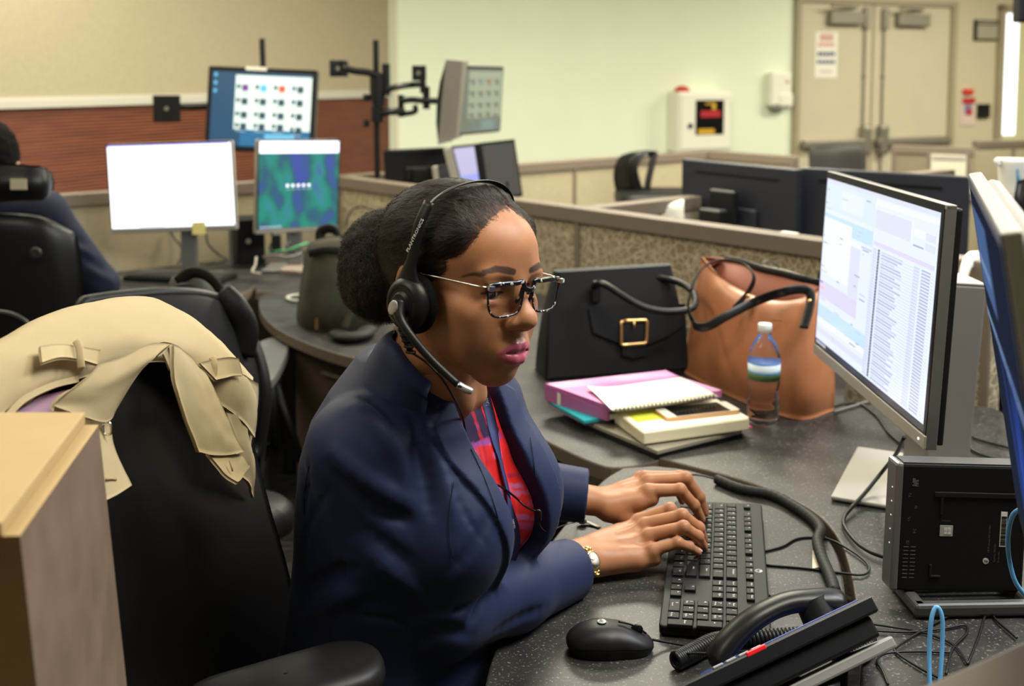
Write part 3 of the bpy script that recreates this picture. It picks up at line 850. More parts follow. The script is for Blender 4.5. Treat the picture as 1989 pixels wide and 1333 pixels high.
# ------------------------------------------------------------------ hands and arms (skin)
m_skin = mat('brown_skin', (0.33, 0.15, 0.07), rough=0.48, spec=0.40, sss=0.10, vcol=True, noise=(45, 0.07, 5), bump=(700, 0.20, 0.0006))
m_lip = mat('lip_gloss', (0.42, 0.085, 0.135), rough=0.32, spec=0.5, vcol=True, coat=0.15)
S_R = V3((-0.192, 1.290, 1.035)); E_R = V3((-0.088, 1.335, 0.812)); W_R = V3((0.119, 1.580, 0.777))
S_L = V3((-0.075, 1.600, 1.040)); E_L = V3((-0.090, 1.735, 0.830)); W_L = V3((0.143, 1.722, 0.800))
SKIN = V3((0.385, 0.172, 0.082))
def hand(wrist, elbow, fingers, thumb, palm_w, back):
    """fingers: index..pinky, four joints each; returns a skin mesh with nails"""
    pts = np.array([wrist] + [j for f in fingers for j in f] + list(thumb))
    fa = elbow + (wrist - elbow) * 0.45
    H = Field(np.minimum(pts.min(0), fa) - 0.045, np.maximum(pts.max(0), fa) + 0.045, 0.0014)
    d = unit(wrist - elbow)
    side = unit(fingers[0][0] - fingers[3][0])
    # forearm and wrist (wider than deep)
    for s in (-1, 0, 1): H.add(cap(fa + side * s * 0.012, wrist + side * s * 0.0115 - d * 0.012, 0.0265, 0.0195), 0.012)
    mc = [wrist + side * (0.018 - 0.012 * i) + d * 0.006 for i in range(4)]
    for i in range(4):
        k = fingers[i][0]
        H.add(cap(mc[i], k - 0.010 * back, 0.0165 if i < 3 else 0.0150, 0.0125 if i < 3 else 0.0112), 0.010)
        H.add(cap(mc[i] - back * 0.010, k - back * 0.0150, 0.013, 0.0105), 0.010)
    for i in range(3): H.add(cap((fingers[i][0] * .7 + mc[i] * .3) - back * 0.013, (fingers[i + 1][0] * .7 + mc[i + 1] * .3) - back * 0.013, 0.0115), 0.010)
    H.add(cap(wrist - side * 0.014 - back * 0.006, fingers[3][0] * 0.65 + mc[3] * 0.35 - back * 0.010, 0.0185, 0.0145), 0.012)
    rad = [(0.0112, 0.0096, 0.0085, 0.0072), (0.0114, 0.0098, 0.0086, 0.0073), (0.0110, 0.0094, 0.0082, 0.0070), (0.0098, 0.0083, 0.0073, 0.0062)]
    for i, f in enumerate(fingers):
        F = Field.__new__(Field); F.h = H.h; F.lo = H.lo; F.ax = H.ax; F.D = np.full(H.D.shape, 9.0, np.float32)
        F.chain(f, rad[i], 0.003)
        for jj in (1, 2): F.add(ell(f[jj] + back * 0.0012, V3((1, 1, 1)) * rad[i][jj] * 1.02), 0.004)
        F.add(cap(f[0] - back * 0.003, f[0] * 0.8 + mc[i] * 0.2 - back * 0.004, rad[i][0] * 1.08, 0.010), 0.004)
        H.D = smin(H.D, F.D, 0.0035)
    H.chain([wrist + side * 0.014 + d * 0.012 - back * 0.008] + list(thumb), (0.0170, 0.0150, 0.0108, 0.0090), 0.006, 0.014)
    # tendons and knuckles on the back
    for i in range(4):
        H.add(ell(fingers[i][0] - 0.0015 * back, (0.0095, 0.0095, 0.0090)), 0.008)
        H.bulge(cap(mc[i] * 0.5 + fingers[i][0] * 0.5 + back * 0.012, fingers[i][0] + back * 0.008, 0.001), 0.0010, 0.004)
        j = fingers[i]
        for t in (1, 2):
            ax_ = unit(np.cross(j[t] - j[t - 1], back))
            for q_ in (-0.0024, 0.0, 0.0024):
                pp = j[t] + back * rad[i][t] * 1.05 + unit(j[t] - j[t - 1]) * q_
                H.bulge(cap(pp - ax_ * 0.004, pp + ax_ * 0.004, 0.0002), -0.00035, 0.0008)
    v, q = H.mesh()
    v = relax(v, q, 5, 0.5)
    col = np.tile(SKIN, (len(v), 1))
    # palm side and finger tips are a little paler and redder, knuckles darker
    for i, f in enumerate(fingers):
        for t in (1, 2):
            m = np.exp(-((v - (f[t] + back * 0.006)) ** 2).sum(1) / 0.0065 ** 2)
            col = col * (1 - 0.38 * m[:, None]) + V3((0.13, 0.052, 0.028)) * 0.38 * m[:, None]
        m = np.exp(-((v - f[0] - back * 0.008) ** 2).sum(1) / 0.010 ** 2)
        col = col * (1 - 0.20 * m[:, None]) + V3((0.15, 0.06, 0.03)) * 0.20 * m[:, None]
        m = np.exp(-((v - (f[3] - back * 0.004)) ** 2).sum(1) / 0.010 ** 2)
        col = col * (1 - 0.45 * m[:, None]) + V3((0.47, 0.20, 0.12)) * 0.45 * m[:, None]
    n = normals_of(v, q)
    pm = np.clip(-(n @ back), 0, 1)
    col = col * (1 - 0.3 * pm[:, None]) + V3((0.42, 0.19, 0.11)) * 0.3 * pm[:, None]
    nails = []
    for i, f in enumerate(fingers):
        t = unit(f[3] - f[2]); b_ = unit(back - t * (back @ t)); s_ = np.cross(t, b_)
        r = rad[i][3]
        G = []
        for u in np.linspace(-1, 1, 7):
            row = []
            for w_ in np.linspace(-1, 1, 7):
                ww = w_ * 0.80
                L = 0.0050 + (0.0006 * (1 - w_ * w_) if u > 0 else 0)
                sq = math.sqrt(max(0.0, 1 - 0.35 * (u < 0) * w_ * w_))
                p = f[3] - t * 0.0012 + t * u * L * sq + s_ * math.sin(ww) * r * 0.98 + b_ * (math.cos(ww) * r * (1.09 - 0.08 * max(u, 0)))
                row.append(p)
            G.append(row)
        mb = MB().grid(np.array(G), 0.0)
        nv = np.concatenate(mb.v); nq = np.array(mb.f)
        nails.append((nv, nq, np.tile(V3((0.60, 0.40, 0.34)), (len(nv), 1)), np.full(len(nq), 2)))
    return v, q, col, nails
m_nail = mat('finger_nail', (0.60, 0.40, 0.34), rough=0.22, spec=0.55, vcol=True)
RF = [  # right hand: index, middle, ring, pinky - knuckle, two joints, tip
    [(0.191, 1.652, 0.812), (0.239, 1.648, 0.832), (0.262, 1.655, 0.806), (0.272, 1.668, 0.784)],
    [(0.197, 1.629, 0.815), (0.2535, 1.619, 0.834), (0.281, 1.629, 0.810), (0.291, 1.644, 0.785)],
    [(0.200, 1.604, 0.809), (0.2520, 1.594, 0.826), (0.276, 1.607, 0.806), (0.287, 1.621, 0.784)],
    [(0.203, 1.580, 0.797), (0.241, 1.580, 0.808), (0.260, 1.591, 0.797), (0.275, 1.602, 0.784)]]
RT = [(0.160, 1.652, 0.790), (0.190, 1.680, 0.785), (0.217, 1.690, 0.781)]
LF = [
    [(0.213, 1.715, 0.836), (0.264, 1.708, 0.840), (0.288, 1.714, 0.812), (0.301, 1.722, 0.786)],
    [(0.216, 1.742, 0.842), (0.278, 1.738, 0.848), (0.301, 1.742, 0.815), (0.311, 1.746, 0.787)],
    [(0.214, 1.768, 0.838), (0.272, 1.766, 0.840), (0.294, 1.768, 0.812), (0.303, 1.770, 0.787)],
    [(0.209, 1.792, 0.829), (0.252, 1.792, 0.830), (0.272, 1.793, 0.808), (0.281, 1.795, 0.787)]]
LT = [(0.170, 1.706, 0.797), (0.200, 1.704, 0.787), (0.226, 1.708, 0.783)]
_d = V3((0.006, 0, -0.0150))
RF = [[V3(p) + _d for p in f] for f in RF]; LF = [[V3(p) + _d for p in f] for f in LF]
RT = [V3(p) + _d for p in RT]; LT = [V3(p) + _d for p in LT]
BACK_R = unit(np.cross(unit(RF[3][0] - RF[0][0]), unit(RF[1][0] - W_R))); BACK_R = BACK_R if BACK_R[2] > 0 else -BACK_R
BACK_L = unit(np.cross(unit(LF[3][0] - LF[0][0]), unit(LF[1][0] - W_L))); BACK_L = BACK_L if BACK_L[2] > 0 else -BACK_L

# ------------------------------------------------------------------ trunk: sections (height, centre across, centre ahead, half width, half depth)
TB = math.radians(29)                        # turn of the trunk from +X towards the camera
T_F = V3((math.cos(TB), -math.sin(TB), 0)); T_R = V3((-math.sin(TB), -math.cos(TB), 0))
T_O = V3((-0.116, 1.430, 0))
def TL(p):
    p = np.asarray(p, float) - T_O
    return np.stack([p @ T_R, p @ T_F, p[..., 2]], -1)
def TW(p):
    p = np.asarray(p, float)
    return T_O + p[..., 0:1] * T_R + p[..., 1:2] * T_F + p[..., 2:3] * V3((0, 0, 1))
SEC = np.array([  # z, y centre, half width, half depth
    (0.44, -0.070, 0.190, 0.135), (0.56, -0.068, 0.190, 0.135), (0.66, -0.055, 0.182, 0.130), (0.76, -0.034, 0.165, 0.124), (0.86, -0.016, 0.166, 0.126),
    (0.93, -0.008, 0.172, 0.126), (1.00, -0.006, 0.174, 0.114), (1.05, -0.006, 0.166, 0.094), (1.085, -0.006, 0.135, 0.078), (1.12, -0.006, 0.085, 0.060), (1.15, -0.004, 0.05, 0.045)])
def breasts(g=0.0): return [ell(TW((s * 0.078, 0.078, 0.920)), V3((0.066, 0.060, 0.070)) + g, rotz(-TB)) for s in (-1, 1)]
def trunk(grow=0.0, z0=0.44, z1=1.16, front=0.0):
    def f(X, Y, Z):
        x = (X - T_O[0]) * T_R[0] + (Y - T_O[1]) * T_R[1]
        y = (X - T_O[0]) * T_F[0] + (Y - T_O[1]) * T_F[1]
        z = Z
        yc = np.interp(z, SEC[:, 0], SEC[:, 1]); w = np.interp(z, SEC[:, 0], SEC[:, 2]) + grow; d = np.interp(z, SEC[:, 0], SEC[:, 3]) + grow
        w = w + 0 * x; d = d + 0 * x
        yy = y - yc
        d = np.where(yy > 0, d + front, d)
        k = (np.abs(x / w) ** 2.25 + np.abs(yy / d) ** 2.25) ** (1 / 2.25)
        s = (k - 1) * np.minimum(w, d) * 0.85
        return np.maximum(np.maximum(s, z0 - z), z - z1)
    c = T_O
    return f, V3((c[0] - 0.30, c[1] - 0.30, z0)), V3((c[0] + 0.30, c[1] + 0.30, z1))
def build_body():
    B = Field((-0.45, 1.12, 0.42), (0.50, 1.95, 1.18), 0.005)
    B.add(trunk(-0.012), 0)
    for S, E, W_ in ((S_R, E_R, W_R), (S_L, E_L, W_L)):
        B.add(cap(S, E, 0.044, 0.037), 0.03)
        B.add(cap(E, E + (W_ - E) * 0.6, 0.037, 0.028), 0.015)
    B.add(cap(TW((0, -0.02, 1.06)), HW((0, -0.03, -0.09)), 0.060, 0.046), 0.03)
    for p in breasts(-0.012): B.add(p, 0.03)
    hip = [TW((s * 0.09, -0.03, 0.52)) for s in (1, -1)]
    for i, s in enumerate((1, -1)):
        knee = TW((s * 0.10, 0.36, 0.50))
        B.add(cap(hip[i], knee, 0.080, 0.055), 0.04)
    v, q = B.mesh()
    col = np.tile(SKIN, (len(v), 1))
    r = hand(W_R, E_R, RF, RT, 0.08, BACK_R); l = hand(W_L, E_L, LF, LT, 0.08, BACK_L)
    hm = np.where(LIPMASK[HEAD_Q].all(1), 1, 0)
    ex = [(v, q, col, None), (r[0], r[1], r[2], None), (l[0], l[1], l[2], None)] + r[3] + l[3]
    return grid_object('body', HW(HEAD_V), HEAD_Q, [m_skin, m_lip, m_nail], person, HEAD_C, hm, ex)
build_body()
# ------------------------------------------------------------------ blouse, blazer
def mixc(col, mask, c):
    return col * (1 - mask[:, None]) + V3(c) * mask[:, None]
VR = ([0.74, 0.785, 0.86, 0.94, 1.01, 1.06, 1.15], [0.000, 0.002, 0.026, 0.046, 0.060, 0.066, 0.060])
VL = ([0.74, 0.785, 0.82, 0.87, 0.92, 0.975, 1.03, 1.07, 1.15], [-0.002, -0.010, -0.040, -0.056, -0.046, -0.036, -0.030, -0.032, -0.048])
def build_blouse():
    B = Field((-0.36, 1.18, 0.66), (0.14, 1.66, 1.12), 0.0028)
    B.add(trunk(0.002, 0.66, 1.085), 0)
    for p in breasts(0.002): B.add(p, 0.03)
    X, Y, Z = B.all()
    # neckline: a round neck, cut by a ball round the neck
    x = (X - T_O[0]) * T_R[0] + (Y - T_O[1]) * T_R[1]; y = (X - T_O[0]) * T_F[0] + (Y - T_O[1]) * T_F[1]
    B.D = np.maximum(B.D, -(np.sqrt((x - 0.02) ** 2 / 0.9 + (y - 0.025) ** 2 + (Z - 1.118) ** 2) - 0.068)).astype(np.float32)
    v, q = B.mesh()
    l = TL(v)
    # hanging folds
    n = normals_of(v, q)
    v = v + n * (0.0016 * np.sin(l[:, 0] * 150 + 3 * np.sin(l[:, 2] * 9)) * np.clip((1.06 - l[:, 2]) / 0.1, 0, 1))[:, None]
    red = V3((0.72, 0.022, 0.022))
    col = np.tile(red, (len(v), 1))
    r2 = np.random.default_rng(3)
    dn = vnoise(l * V3((1, 1, 1)), 26)
    col = mixc(col, np.clip(dn * 1.3, 0, 0.6), (0.42, 0.008, 0.016))
    front = l[:, 1] > -0.02
    for i in range(64):
        cx = r2.uniform(-0.12, 0.12); cz = r2.uniform(0.76, 1.05); w = r2.uniform(0.008, 0.024); hh = r2.uniform(0.0014, 0.0042)
        s = l[:, 0] - cx; t = l[:, 2] - cz - 0.25 * s
        m = (1 - np.clip((np.abs(s) - w) / 0.002, 0, 1)) * (1 - np.clip((np.abs(t) - hh) / 0.0016, 0, 1)) * front
        col = mixc(col, m * r2.uniform(0.35, 0.85), (0.42, 0.16, 0.42) if i % 3 else (0.16, 0.020, 0.09))
    for i in range(16):
        cx = r2.uniform(-0.11, 0.12)
        s = l[:, 0] - cx - 0.012 * np.sin(l[:, 2] * 22 + i)
        m = (1 - np.clip((np.abs(s) - 0.0012) / 0.0018, 0, 1)) * front * 0.55
        col = mixc(col, m, (0.30, 0.008, 0.03) if i % 2 else (0.90, 0.05, 0.035))
    s = l[:, 0] - 0.012
    m = (np.abs(s) < 0.036) * (np.abs(l[:, 2] - 1.045 - 0.08 * s) < 0.022) * front
    stripe = np.clip(1 - (np.abs(np.abs(s + 0.004) - 0.012) - 0.002) / 0.0015, 0, 1)
    col = mixc(col, m * (1 - 0.85 * stripe), (0.022, 0.008, 0.040))
    m = (np.abs(s) < 0.040) * (np.abs(l[:, 2] - 1.020 - 0.08 * s) < 0.0035) * front
    col = mixc(col, m * 0.7, (0.20, 0.05, 0.28))
    grid_object('blouse', v, q, mat('red_patterned_cloth', (0.6, 0.02, 0.02), rough=0.42, spec=0.35, vcol=True, sheen=0.03), person, col)
build_blouse()
def bl_sdf(P):
    d = trunk(0.002, 0.66, 1.085)[0](P[:, 0], P[:, 1], P[:, 2])
    for p in breasts(0.002): d = smin(d, p[0](P[:, 0], P[:, 1], P[:, 2]), 0.03)
    return d
def on_blouse(px, py, off=0.002):
    d = ray(px, py); ts = np.linspace(1.1, 1.9, 1600); P = CAM + ts[:, None] * d
    s = bl_sdf(P) - off
    k = int(np.argmax(s < 0))
    return P[k] if s[k] < 0 else P[int(np.argmin(s))]

m_seam = mat('navy_seam', (0.003, 0.005, 0.016), rough=0.8)
m_navy = mat('navy_suiting', (0.0105, 0.0190, 0.063), rough=0.60, spec=0.30, sheen=0.03, bump=(1500, 0.10, 0.0004))
CUFF_R = at(1108, 1106, Y=1.532); CUFF_L = at(1140, 963, Y=1.722)
def build_jacket():
    h = 0.0028
    J = Field((-0.40, 1.08, 0.60), (0.20, 1.90, 1.18), h)
    J.add(trunk(0.014, 0.60, 1.125), 0)
    for p in breasts(0.016): J.add(p, 0.035)
    X, Y, Z = J.all()
    x = (X - T_O[0]) * T_R[0] + (Y - T_O[1]) * T_R[1]; y = (X - T_O[0]) * T_F[0] + (Y - T_O[1]) * T_F[1]
    xr = np.interp(Z, *VR); xl = np.interp(Z, *VL)
    inside = trunk(-0.004, 0.5, 1.3)[0](X, Y, Z)
    for p in breasts(-0.003): inside = smin(inside, p[0](X, Y, Z), 0.035)
    # lapels: a second layer beside the opening
    w_r = np.interp(Z, [0.74, 0.79, 0.86, 0.94, 1.01, 1.052, 1.066, 1.084], [0.002, 0.007, 0.020, 0.034, 0.043, 0.046, 0.044, 0.012])
    lap = np.maximum(np.maximum(x - (xr + w_r), (xl - w_r) - x) * 0.9, J.D - 0.0066)
    lap = np.maximum(lap, np.maximum(0.785 - Z, Z - 1.084)); lap = np.maximum(lap, 0.01 - y)
    J.D = smin(J.D, lap.astype(np.float32), 0.0012)
    # roll line of the lapel lifts a little
    V = np.maximum(np.maximum(x - xr, xl - x) * 0.9, -(y - 0.0))
    J.D = smax(J.D, -V.astype(np.float32), 0.003)
    J.D = np.maximum(J.D, -inside.astype(np.float32) - 0.0)       # hollow: the body and blouse are inside
    # below the closing the right front laps over
    # sleeves
    S = Field.__new__(Field); S.h = h; S.lo = J.lo; S.ax = J.ax; S.D = np.full(J.D.shape, 9.0, np.float32)
    shR = S_R + V3((0.006, 0.010, -0.002))
    S.chain([shR, (S_R + E_R) / 2 + V3((-0.010, -0.004, 0.0)), E_R + V3((-0.002, 0, 0.002))], [0.066, 0.064, 0.058], 0.02)
    S.chain([E_R + V3((0.0, 0, 0.002)), E_R * .52 + CUFF_R * .48 + V3((0.004, 0, -0.002)), CUFF_R + unit(CUFF_R - E_R) * 0.012], [0.058, 0.052, 0.0425], 0.02)
    S.chain([S_L, (S_L + E_L) / 2, E_L], [0.062, 0.060, 0.055], 0.02)
    S.chain([E_L, E_L * .5 + CUFF_L * .5, CUFF_L + unit(CUFF_L - E_L) * 0.012], [0.055, 0.050, 0.0415], 0.02)
    # folds of the sleeves and the elbow: lines at pixels on the near arm
    def on_field(Fd, px, py):
        d = ray(px, py); ts = np.arange(1.0, 1.9, 0.0015); P = CAM + ts[:, None] * d
        ix = np.round((P - Fd.lo) / h).astype(int)
        ok = ((ix >= 0) & (ix < np.array(Fd.D.shape))).all(1)
        val = np.where(ok, Fd.D[tuple(np.clip(ix, 0, np.array(Fd.D.shape) - 1).T)], 9)
        return P[int(np.argmax(val < 0.001))] if (val < 0.001).any() else P[int(np.argmin(val))]
    def fold(Fd, pts, amt, w):
        P = spline([on_field(Fd, a, b) for a, b, c in pts], 3)
        for i in range(len(P) - 1):
            k = math.sin(PI * (i + 0.7) / (len(P) - 0.6)) ** 0.6
            Fd.bulge(cap(P[i], P[i + 1], 0.0005), amt * k * 0.95, w * 0.85)
    # (px, py, depth)
    for pts, amt, w in (
        ([(705, 770, 1.28), (748, 800, 1.275), (790, 850, 1.28), (803, 905, 1.29)], -0.0060, 0.008),
        ([(690, 790, 1.275), (740, 835, 1.268), (775, 890, 1.27), (790, 960, 1.28)], 0.0045, 0.012),
        ([(640, 905, 1.285), (690, 960, 1.27), (760, 1000, 1.27), (835, 1010, 1.29)], -0.0055, 0.009),
        ([(650, 880, 1.285), (705, 930, 1.265), (780, 970, 1.27), (850, 985, 1.29)], 0.0050, 0.012),
        ([(800, 985, 1.28), (838, 1030, 1.28), (845, 1080, 1.29)], 0.0040, 0.010),
        ([(720, 1035, 1.265), (790, 1085, 1.26), (850, 1100, 1.27), (890, 1100, 1.29)], -0.0050, 0.009),
        ([(700, 1060, 1.265), (770, 1120, 1.258), (830, 1150, 1.26), (880, 1150, 1.28)], 0.0045, 0.011),
        ([(915, 1130, 1.30), (905, 1160, 1.29), (870, 1195, 1.27)], -0.0055, 0.007),
        ([(940, 1135, 1.33), (928, 1170, 1.31), (915, 1215, 1.29)], -0.0040, 0.007),
        ([(925, 1130, 1.31), (915, 1165, 1.30), (890, 1200, 1.28)], 0.0040, 0.008),
        ([(790, 1215, 1.265), (850, 1195, 1.26), (900, 1200, 1.275)], 0.0030, 0.010),
        ([(800, 1245, 1.27), (860, 1225, 1.26), (915, 1235, 1.28)], -0.0030, 0.009),
        ([(960, 1230, 1.33), (1010, 1200, 1.38), (1060, 1180, 1.43)], -0.0022, 0.008)):
        fold(S, pts, amt * 1.25, w)
    # cuffs: cut square and opened
    for C, E in ((CUFF_R, E_R), (CUFF_L, E_L)):
        d = unit(C - E)
        pl = (X - C[0]) * d[0] + (Y - C[1]) * d[1] + (Z - C[2]) * d[2]
        near = ((X - C[0]) ** 2 + (Y - C[1]) ** 2 + (Z - C[2]) ** 2) < 0.08 ** 2
        S.D = np.where(near, smax(S.D, pl.astype(np.float32), 0.002), S.D)
        S.cut(cap(C - d * 0.035, C + d * 0.05, 0.0315, 0.0390), 0.003)
    J.D = smin(J.D, S.D, 0.010)
    # sleeve does not fill the chest
    J.D = smax(J.D, -(np.where(True, inside + 0.010, 0)).astype(np.float32), 0.004)
    # armhole seam, waist folds and dart
    for pts, amt, w in (
        ([(800, 815, 1.30), (812, 870, 1.31), (828, 930, 1.33), (838, 1000, 1.35)], -0.0050, 0.007),
        ([(838, 860, 1.33), (868, 940, 1.35), (880, 1010, 1.36)], 0.0040, 0.012),
        ([(640, 955, 1.33), (602, 1010, 1.34), (590, 1080, 1.35)], -0.0030, 0.006),
        ([(600, 900, 1.36), (592, 960, 1.36), (590, 1010, 1.36)], -0.0040, 0.005),
        ([(590, 1150, 1.37), (640, 1120, 1.34), (690, 1110, 1.32)], -0.0050, 0.010),
        ([(600, 1200, 1.36), (650, 1165, 1.32), (700, 1150, 1.31)], 0.0045, 0.012),
        ([(625, 1250, 1.35), (650, 1190, 1.33), (668, 1120, 1.32), (672, 1040, 1.32)], -0.0016, 0.004),
        ([(690, 1195, 1.30), (760, 1205, 1.30), (800, 1230, 1.31)], -0.0020, 0.004),
        ([(880, 1110, 1.38), (920, 1060, 1.40), (945, 1010, 1.42)], -0.0030, 0.008),
        ([(872, 925, 1.37), (905, 1000, 1.39), (945, 1060, 1.42)], -0.0020, 0.004)):
        fold(J, pts, amt, w)
    v, q = J.mesh()
    v = relax(v, q, 2, 0.4)
    jk = grid_object('blazer', v, q, m_navy, person)
    # seams and top stitching
    for pts in ([(882, 935), (874, 985), (873, 1040), (880, 1085)], [(600, 905), (592, 950), (590, 1000)], [(915, 872), (935, 915), (955, 965), (972, 1020)], [(1030, 850), (1036, 890), (1041, 930)]):
        P = spline([on_field(J, a, b) for a, b in pts], 6); P = P + (CAM - P) / np.linalg.norm(CAM - P, axis=1)[:, None] * 0.0008
        mb = MB(); mb.tube(P, 0.0006, 5); mb.build('seam', m_seam, jk)
    # collar: a folded band round the neck
    rows = []
    c0 = TL((-0.094, 1.385, 1.10))
    for ph in np.linspace(-113, 113, 40):
        a = math.radians(ph + 180)            # 180 = back of the neck; + is her right
        c, s = math.cos(a), math.sin(a)
        bk = np.clip((1 - c) / 1.5, 0, 1)      # 0 at the front, 1 at the back
        zi = 1.066 + 0.088 * bk ** 0.8
        zo = 1.060 + 0.034 * bk
        ri = 0.066 + 0.002 * bk; ro = 0.094 + 0.012 * bk - 0.016 * np.clip((abs(ph) - 88) / 25, 0, 1)
        lean = 0.26
        prof = [(ri + 0.006, zi - 0.050), (ri + 0.001, zi - 0.016), (ri + 0.001, zi - 0.003), (ri + 0.006, zi), (ri + 0.014, zi - 0.008), (ri * .4 + ro * .6, zi * .45 + zo * .55 + 0.005), (ro, zo), (ro - 0.001, zo - 0.008)]
        rows.append([TW((c0[0] - s * r + (z - 1.10) * 0.10, c0[1] + c * r + (z - 1.10) * lean, z)) for r, z in prof])
    G = patch(rows, 1, 3)
    mb = MB(); mb.grid(G, 0.004); mb.build('collar', m_navy, jk)
    return jk
jacket = build_jacket()
# trousers under the desk
def build_trousers():
    B = Field((-0.50, 1.05, 0.36), (0.42, 1.90, 0.68), 0.008)
    B.add(trunk(0.006, 0.44, 0.66), 0)
    for s in (1, -1): B.add(cap(TW((s * 0.09, -0.05, 0.53)), TW((s * 0.10, 0.36, 0.535)), 0.088, 0.068), 0.04)
    v, q = B.mesh()
    t = grid_object('trousers', v, q, mat('black_trousers', (0.012, 0.012, 0.016), rough=0.7), person)
    mb = MB()
    for s in (1, -1):
        k = TW((s * 0.10, 0.37, 0.53)); a = TW((s * 0.09, 0.34, 0.075))
        mb.tube(spline([k + V3((0, 0, 0.02)), k, (k + a) / 2 + T_F * 0.02, a], 6), np.linspace(0.066, 0.050, 19), 14)
    mb.build('trouser_leg', mat('black_trousers', (0.012, 0.012, 0.016)), t)
    for s in (1, -1):
        a = TW((s * 0.09, 0.36, 0.04))
        mb = MB(); mb.ball(a + T_F * 0.05, (0.115, 0.042, 0.038), rotz(-TB)); mb.build('shoe', mat('black_leather', (0.012, 0.011, 0.011), rough=0.4), person)
build_trousers()
# ------------------------------------------------------------------ worn things: headset, glasses, watch, lanyard
m_blk = mat('black_plastic', (0.018, 0.018, 0.019), rough=0.42, spec=0.5)
m_blk_soft = mat('soft_black_plastic', (0.014, 0.014, 0.0145), rough=0.6, spec=0.35)
m_foam = mat('black_foam', (0.020, 0.019, 0.018), rough=0.95, spec=0.15, bump=(900, 0.9, 0.002))
m_silver = mat('silver_plastic', (0.55, 0.56, 0.58), rough=0.32, metal=0.7)
m_white_ink = mat('white_lettering', (0.75, 0.75, 0.75), rough=0.5)
m_gold = mat('polished_gold', (0.85, 0.58, 0.22), rough=0.2, metal=1.0)
def HR(R): return HEAD_R @ np.array(R)
hs = thing('headset', 'black call centre headset with foam ear pads worn over the dark hair', 'headset', HW((0, 0, -0.02)))
EC = V3((0.088, 0.004, -0.026))           # near ear cup
def hs_part(name, fn, m, parent=None):
    mb = MB(); fn(mb)
    vs = [HW(v) for v in mb.v]; mb.v = vs
    return mb.build(name, m, parent or hs)
for s in (1, -1):
    c = EC * V3((s if s > 0 else -0.90, 1, 1))
    Rs = roty(s * PI / 2)
    def cup(mb):
        prof = [(0.0, 0.016), (0.010, 0.0165), (0.013, 0.0158), (0.0145, 0.0130), (0.0185, 0.0130), (0.0200, 0.0142), (0.0240, 0.0128), (0.0290, 0.0085), (0.0315, 0.002), (0.031, -0.004), (0.0, -0.004)]
        mb.lathe(prof[::-1], c, 40, Rs)
    cp = hs_part('ear_cup', cup, m_blk)
    def pad(mb):
        prof = [(0.0, -0.018), (0.020, -0.019), (0.030, -0.017), (0.0355, -0.011), (0.0355, -0.006), (0.031, -0.002), (0.0, -0.002)]
        mb.lathe(prof, c, 40, Rs)
    hs_part('ear_pad', pad, m_foam)
    def yoke(mb):        # the tapered stem from cup to band
        pts = spline([c + V3((s * 0.002, -0.001, 0.022)), c + V3((s * 0.004, 0.000, 0.040)), c + V3((s * 0.003, 0.003, 0.062)), c + V3((-s * 0.000, 0.0045, 0.092)), c + V3((-s * 0.009, 0.008, 0.118))], 5)
        pts = pts if s > 0 else pts[:-7]
        mb.tube(pts, np.interp(np.linspace(0, 1, len(pts)), [0, .18, .35, 1], [0.0200, 0.0130, 0.0082, 0.0078]), 14, flat=(1.0, 0.38, (s, 0, 0)))
    hs_part('band_slider', yoke, m_blk)
def band(mb):
    pts = []
    for t in np.linspace(-1, 1, 41):
        a = t * math.radians(74)
        x = (0.080 if a > 0 else 0.060) * math.sin(a) / math.sin(math.radians(74))
        z = 0.086 + (0.1165 - 0.086) * (math.cos(a) - math.cos(math.radians(74))) / (1 - math.cos(math.radians(74)))
        pts.append((x, 0.009 + 0.010 * math.cos(a), z))
    mb.tube(pts, 0.0058, 12, flat=(1.0, 0.24, (0, 0, 1)))
hs_part('headband', band, m_blk)
def boom(mb):
    pts = spline([EC + V3((0.015, 0.000, 0.000)), EC + V3((0.022, 0.010, -0.012)), EC + V3((0.020, 0.030, -0.030)), (0.096, 0.056, -0.078), (0.0830, 0.088, -0.100)], 7)
    mb.tube(pts, np.interp(np.linspace(0, 1, len(pts)), [0, 0.10, 0.3, 1], [0.0105, 0.0085, 0.0052, 0.0040]), 12)
bo = hs_part('microphone_boom', boom, m_blk)
def tip(mb):
    pts = spline([(0.0832, 0.0875, -0.0998), (0.0790, 0.0945, -0.1030), (0.0750, 0.1005, -0.1050), (0.0740, 0.1022, -0.1055)], 4)
    mb.tube(pts, np.interp(np.linspace(0, 1, len(pts)), [0, 0.5, 0.85, 1], [0.0042, 0.0043, 0.0030, 0.0008]), 12)
tp = hs_part('microphone_tip', tip, m_silver, bo); tp['label'] = 'silver microphone tip'
def slot(mb): mb.ball((0.0850, 0.0915, -0.1005), (0.0012, 0.0034, 0.0014), rotz(0.4))
hs_part('microphone_slot', slot, m_blk_soft, bo)
def disc(mb): mb.ball(EC + V3((0.0265, 0.002, -0.002)), (0.0018, 0.0068, 0.0092), rotx(-0.5))
ds = hs_part('silver_badge', disc, mat('pale_grey_plastic', (0.45, 0.45, 0.46), rough=0.35, metal=0.3)); ds['label'] = 'pale grey oval badge'
def relief(mb):
    pts = [EC + V3((0.006, 0.004 * k, -0.030 - 0.0055 * k)) for k in range(5)]
    mb.tube(pts, [0.0055, 0.0052, 0.0046, 0.004, 0.003], 10)
    for p in pts: mb.lathe([(0.0045, -0.001), (0.0062, -0.001), (0.0062, 0.001), (0.0045, 0.001)], p, 12)
hs_part('cord_relief', relief, m_blk_soft)
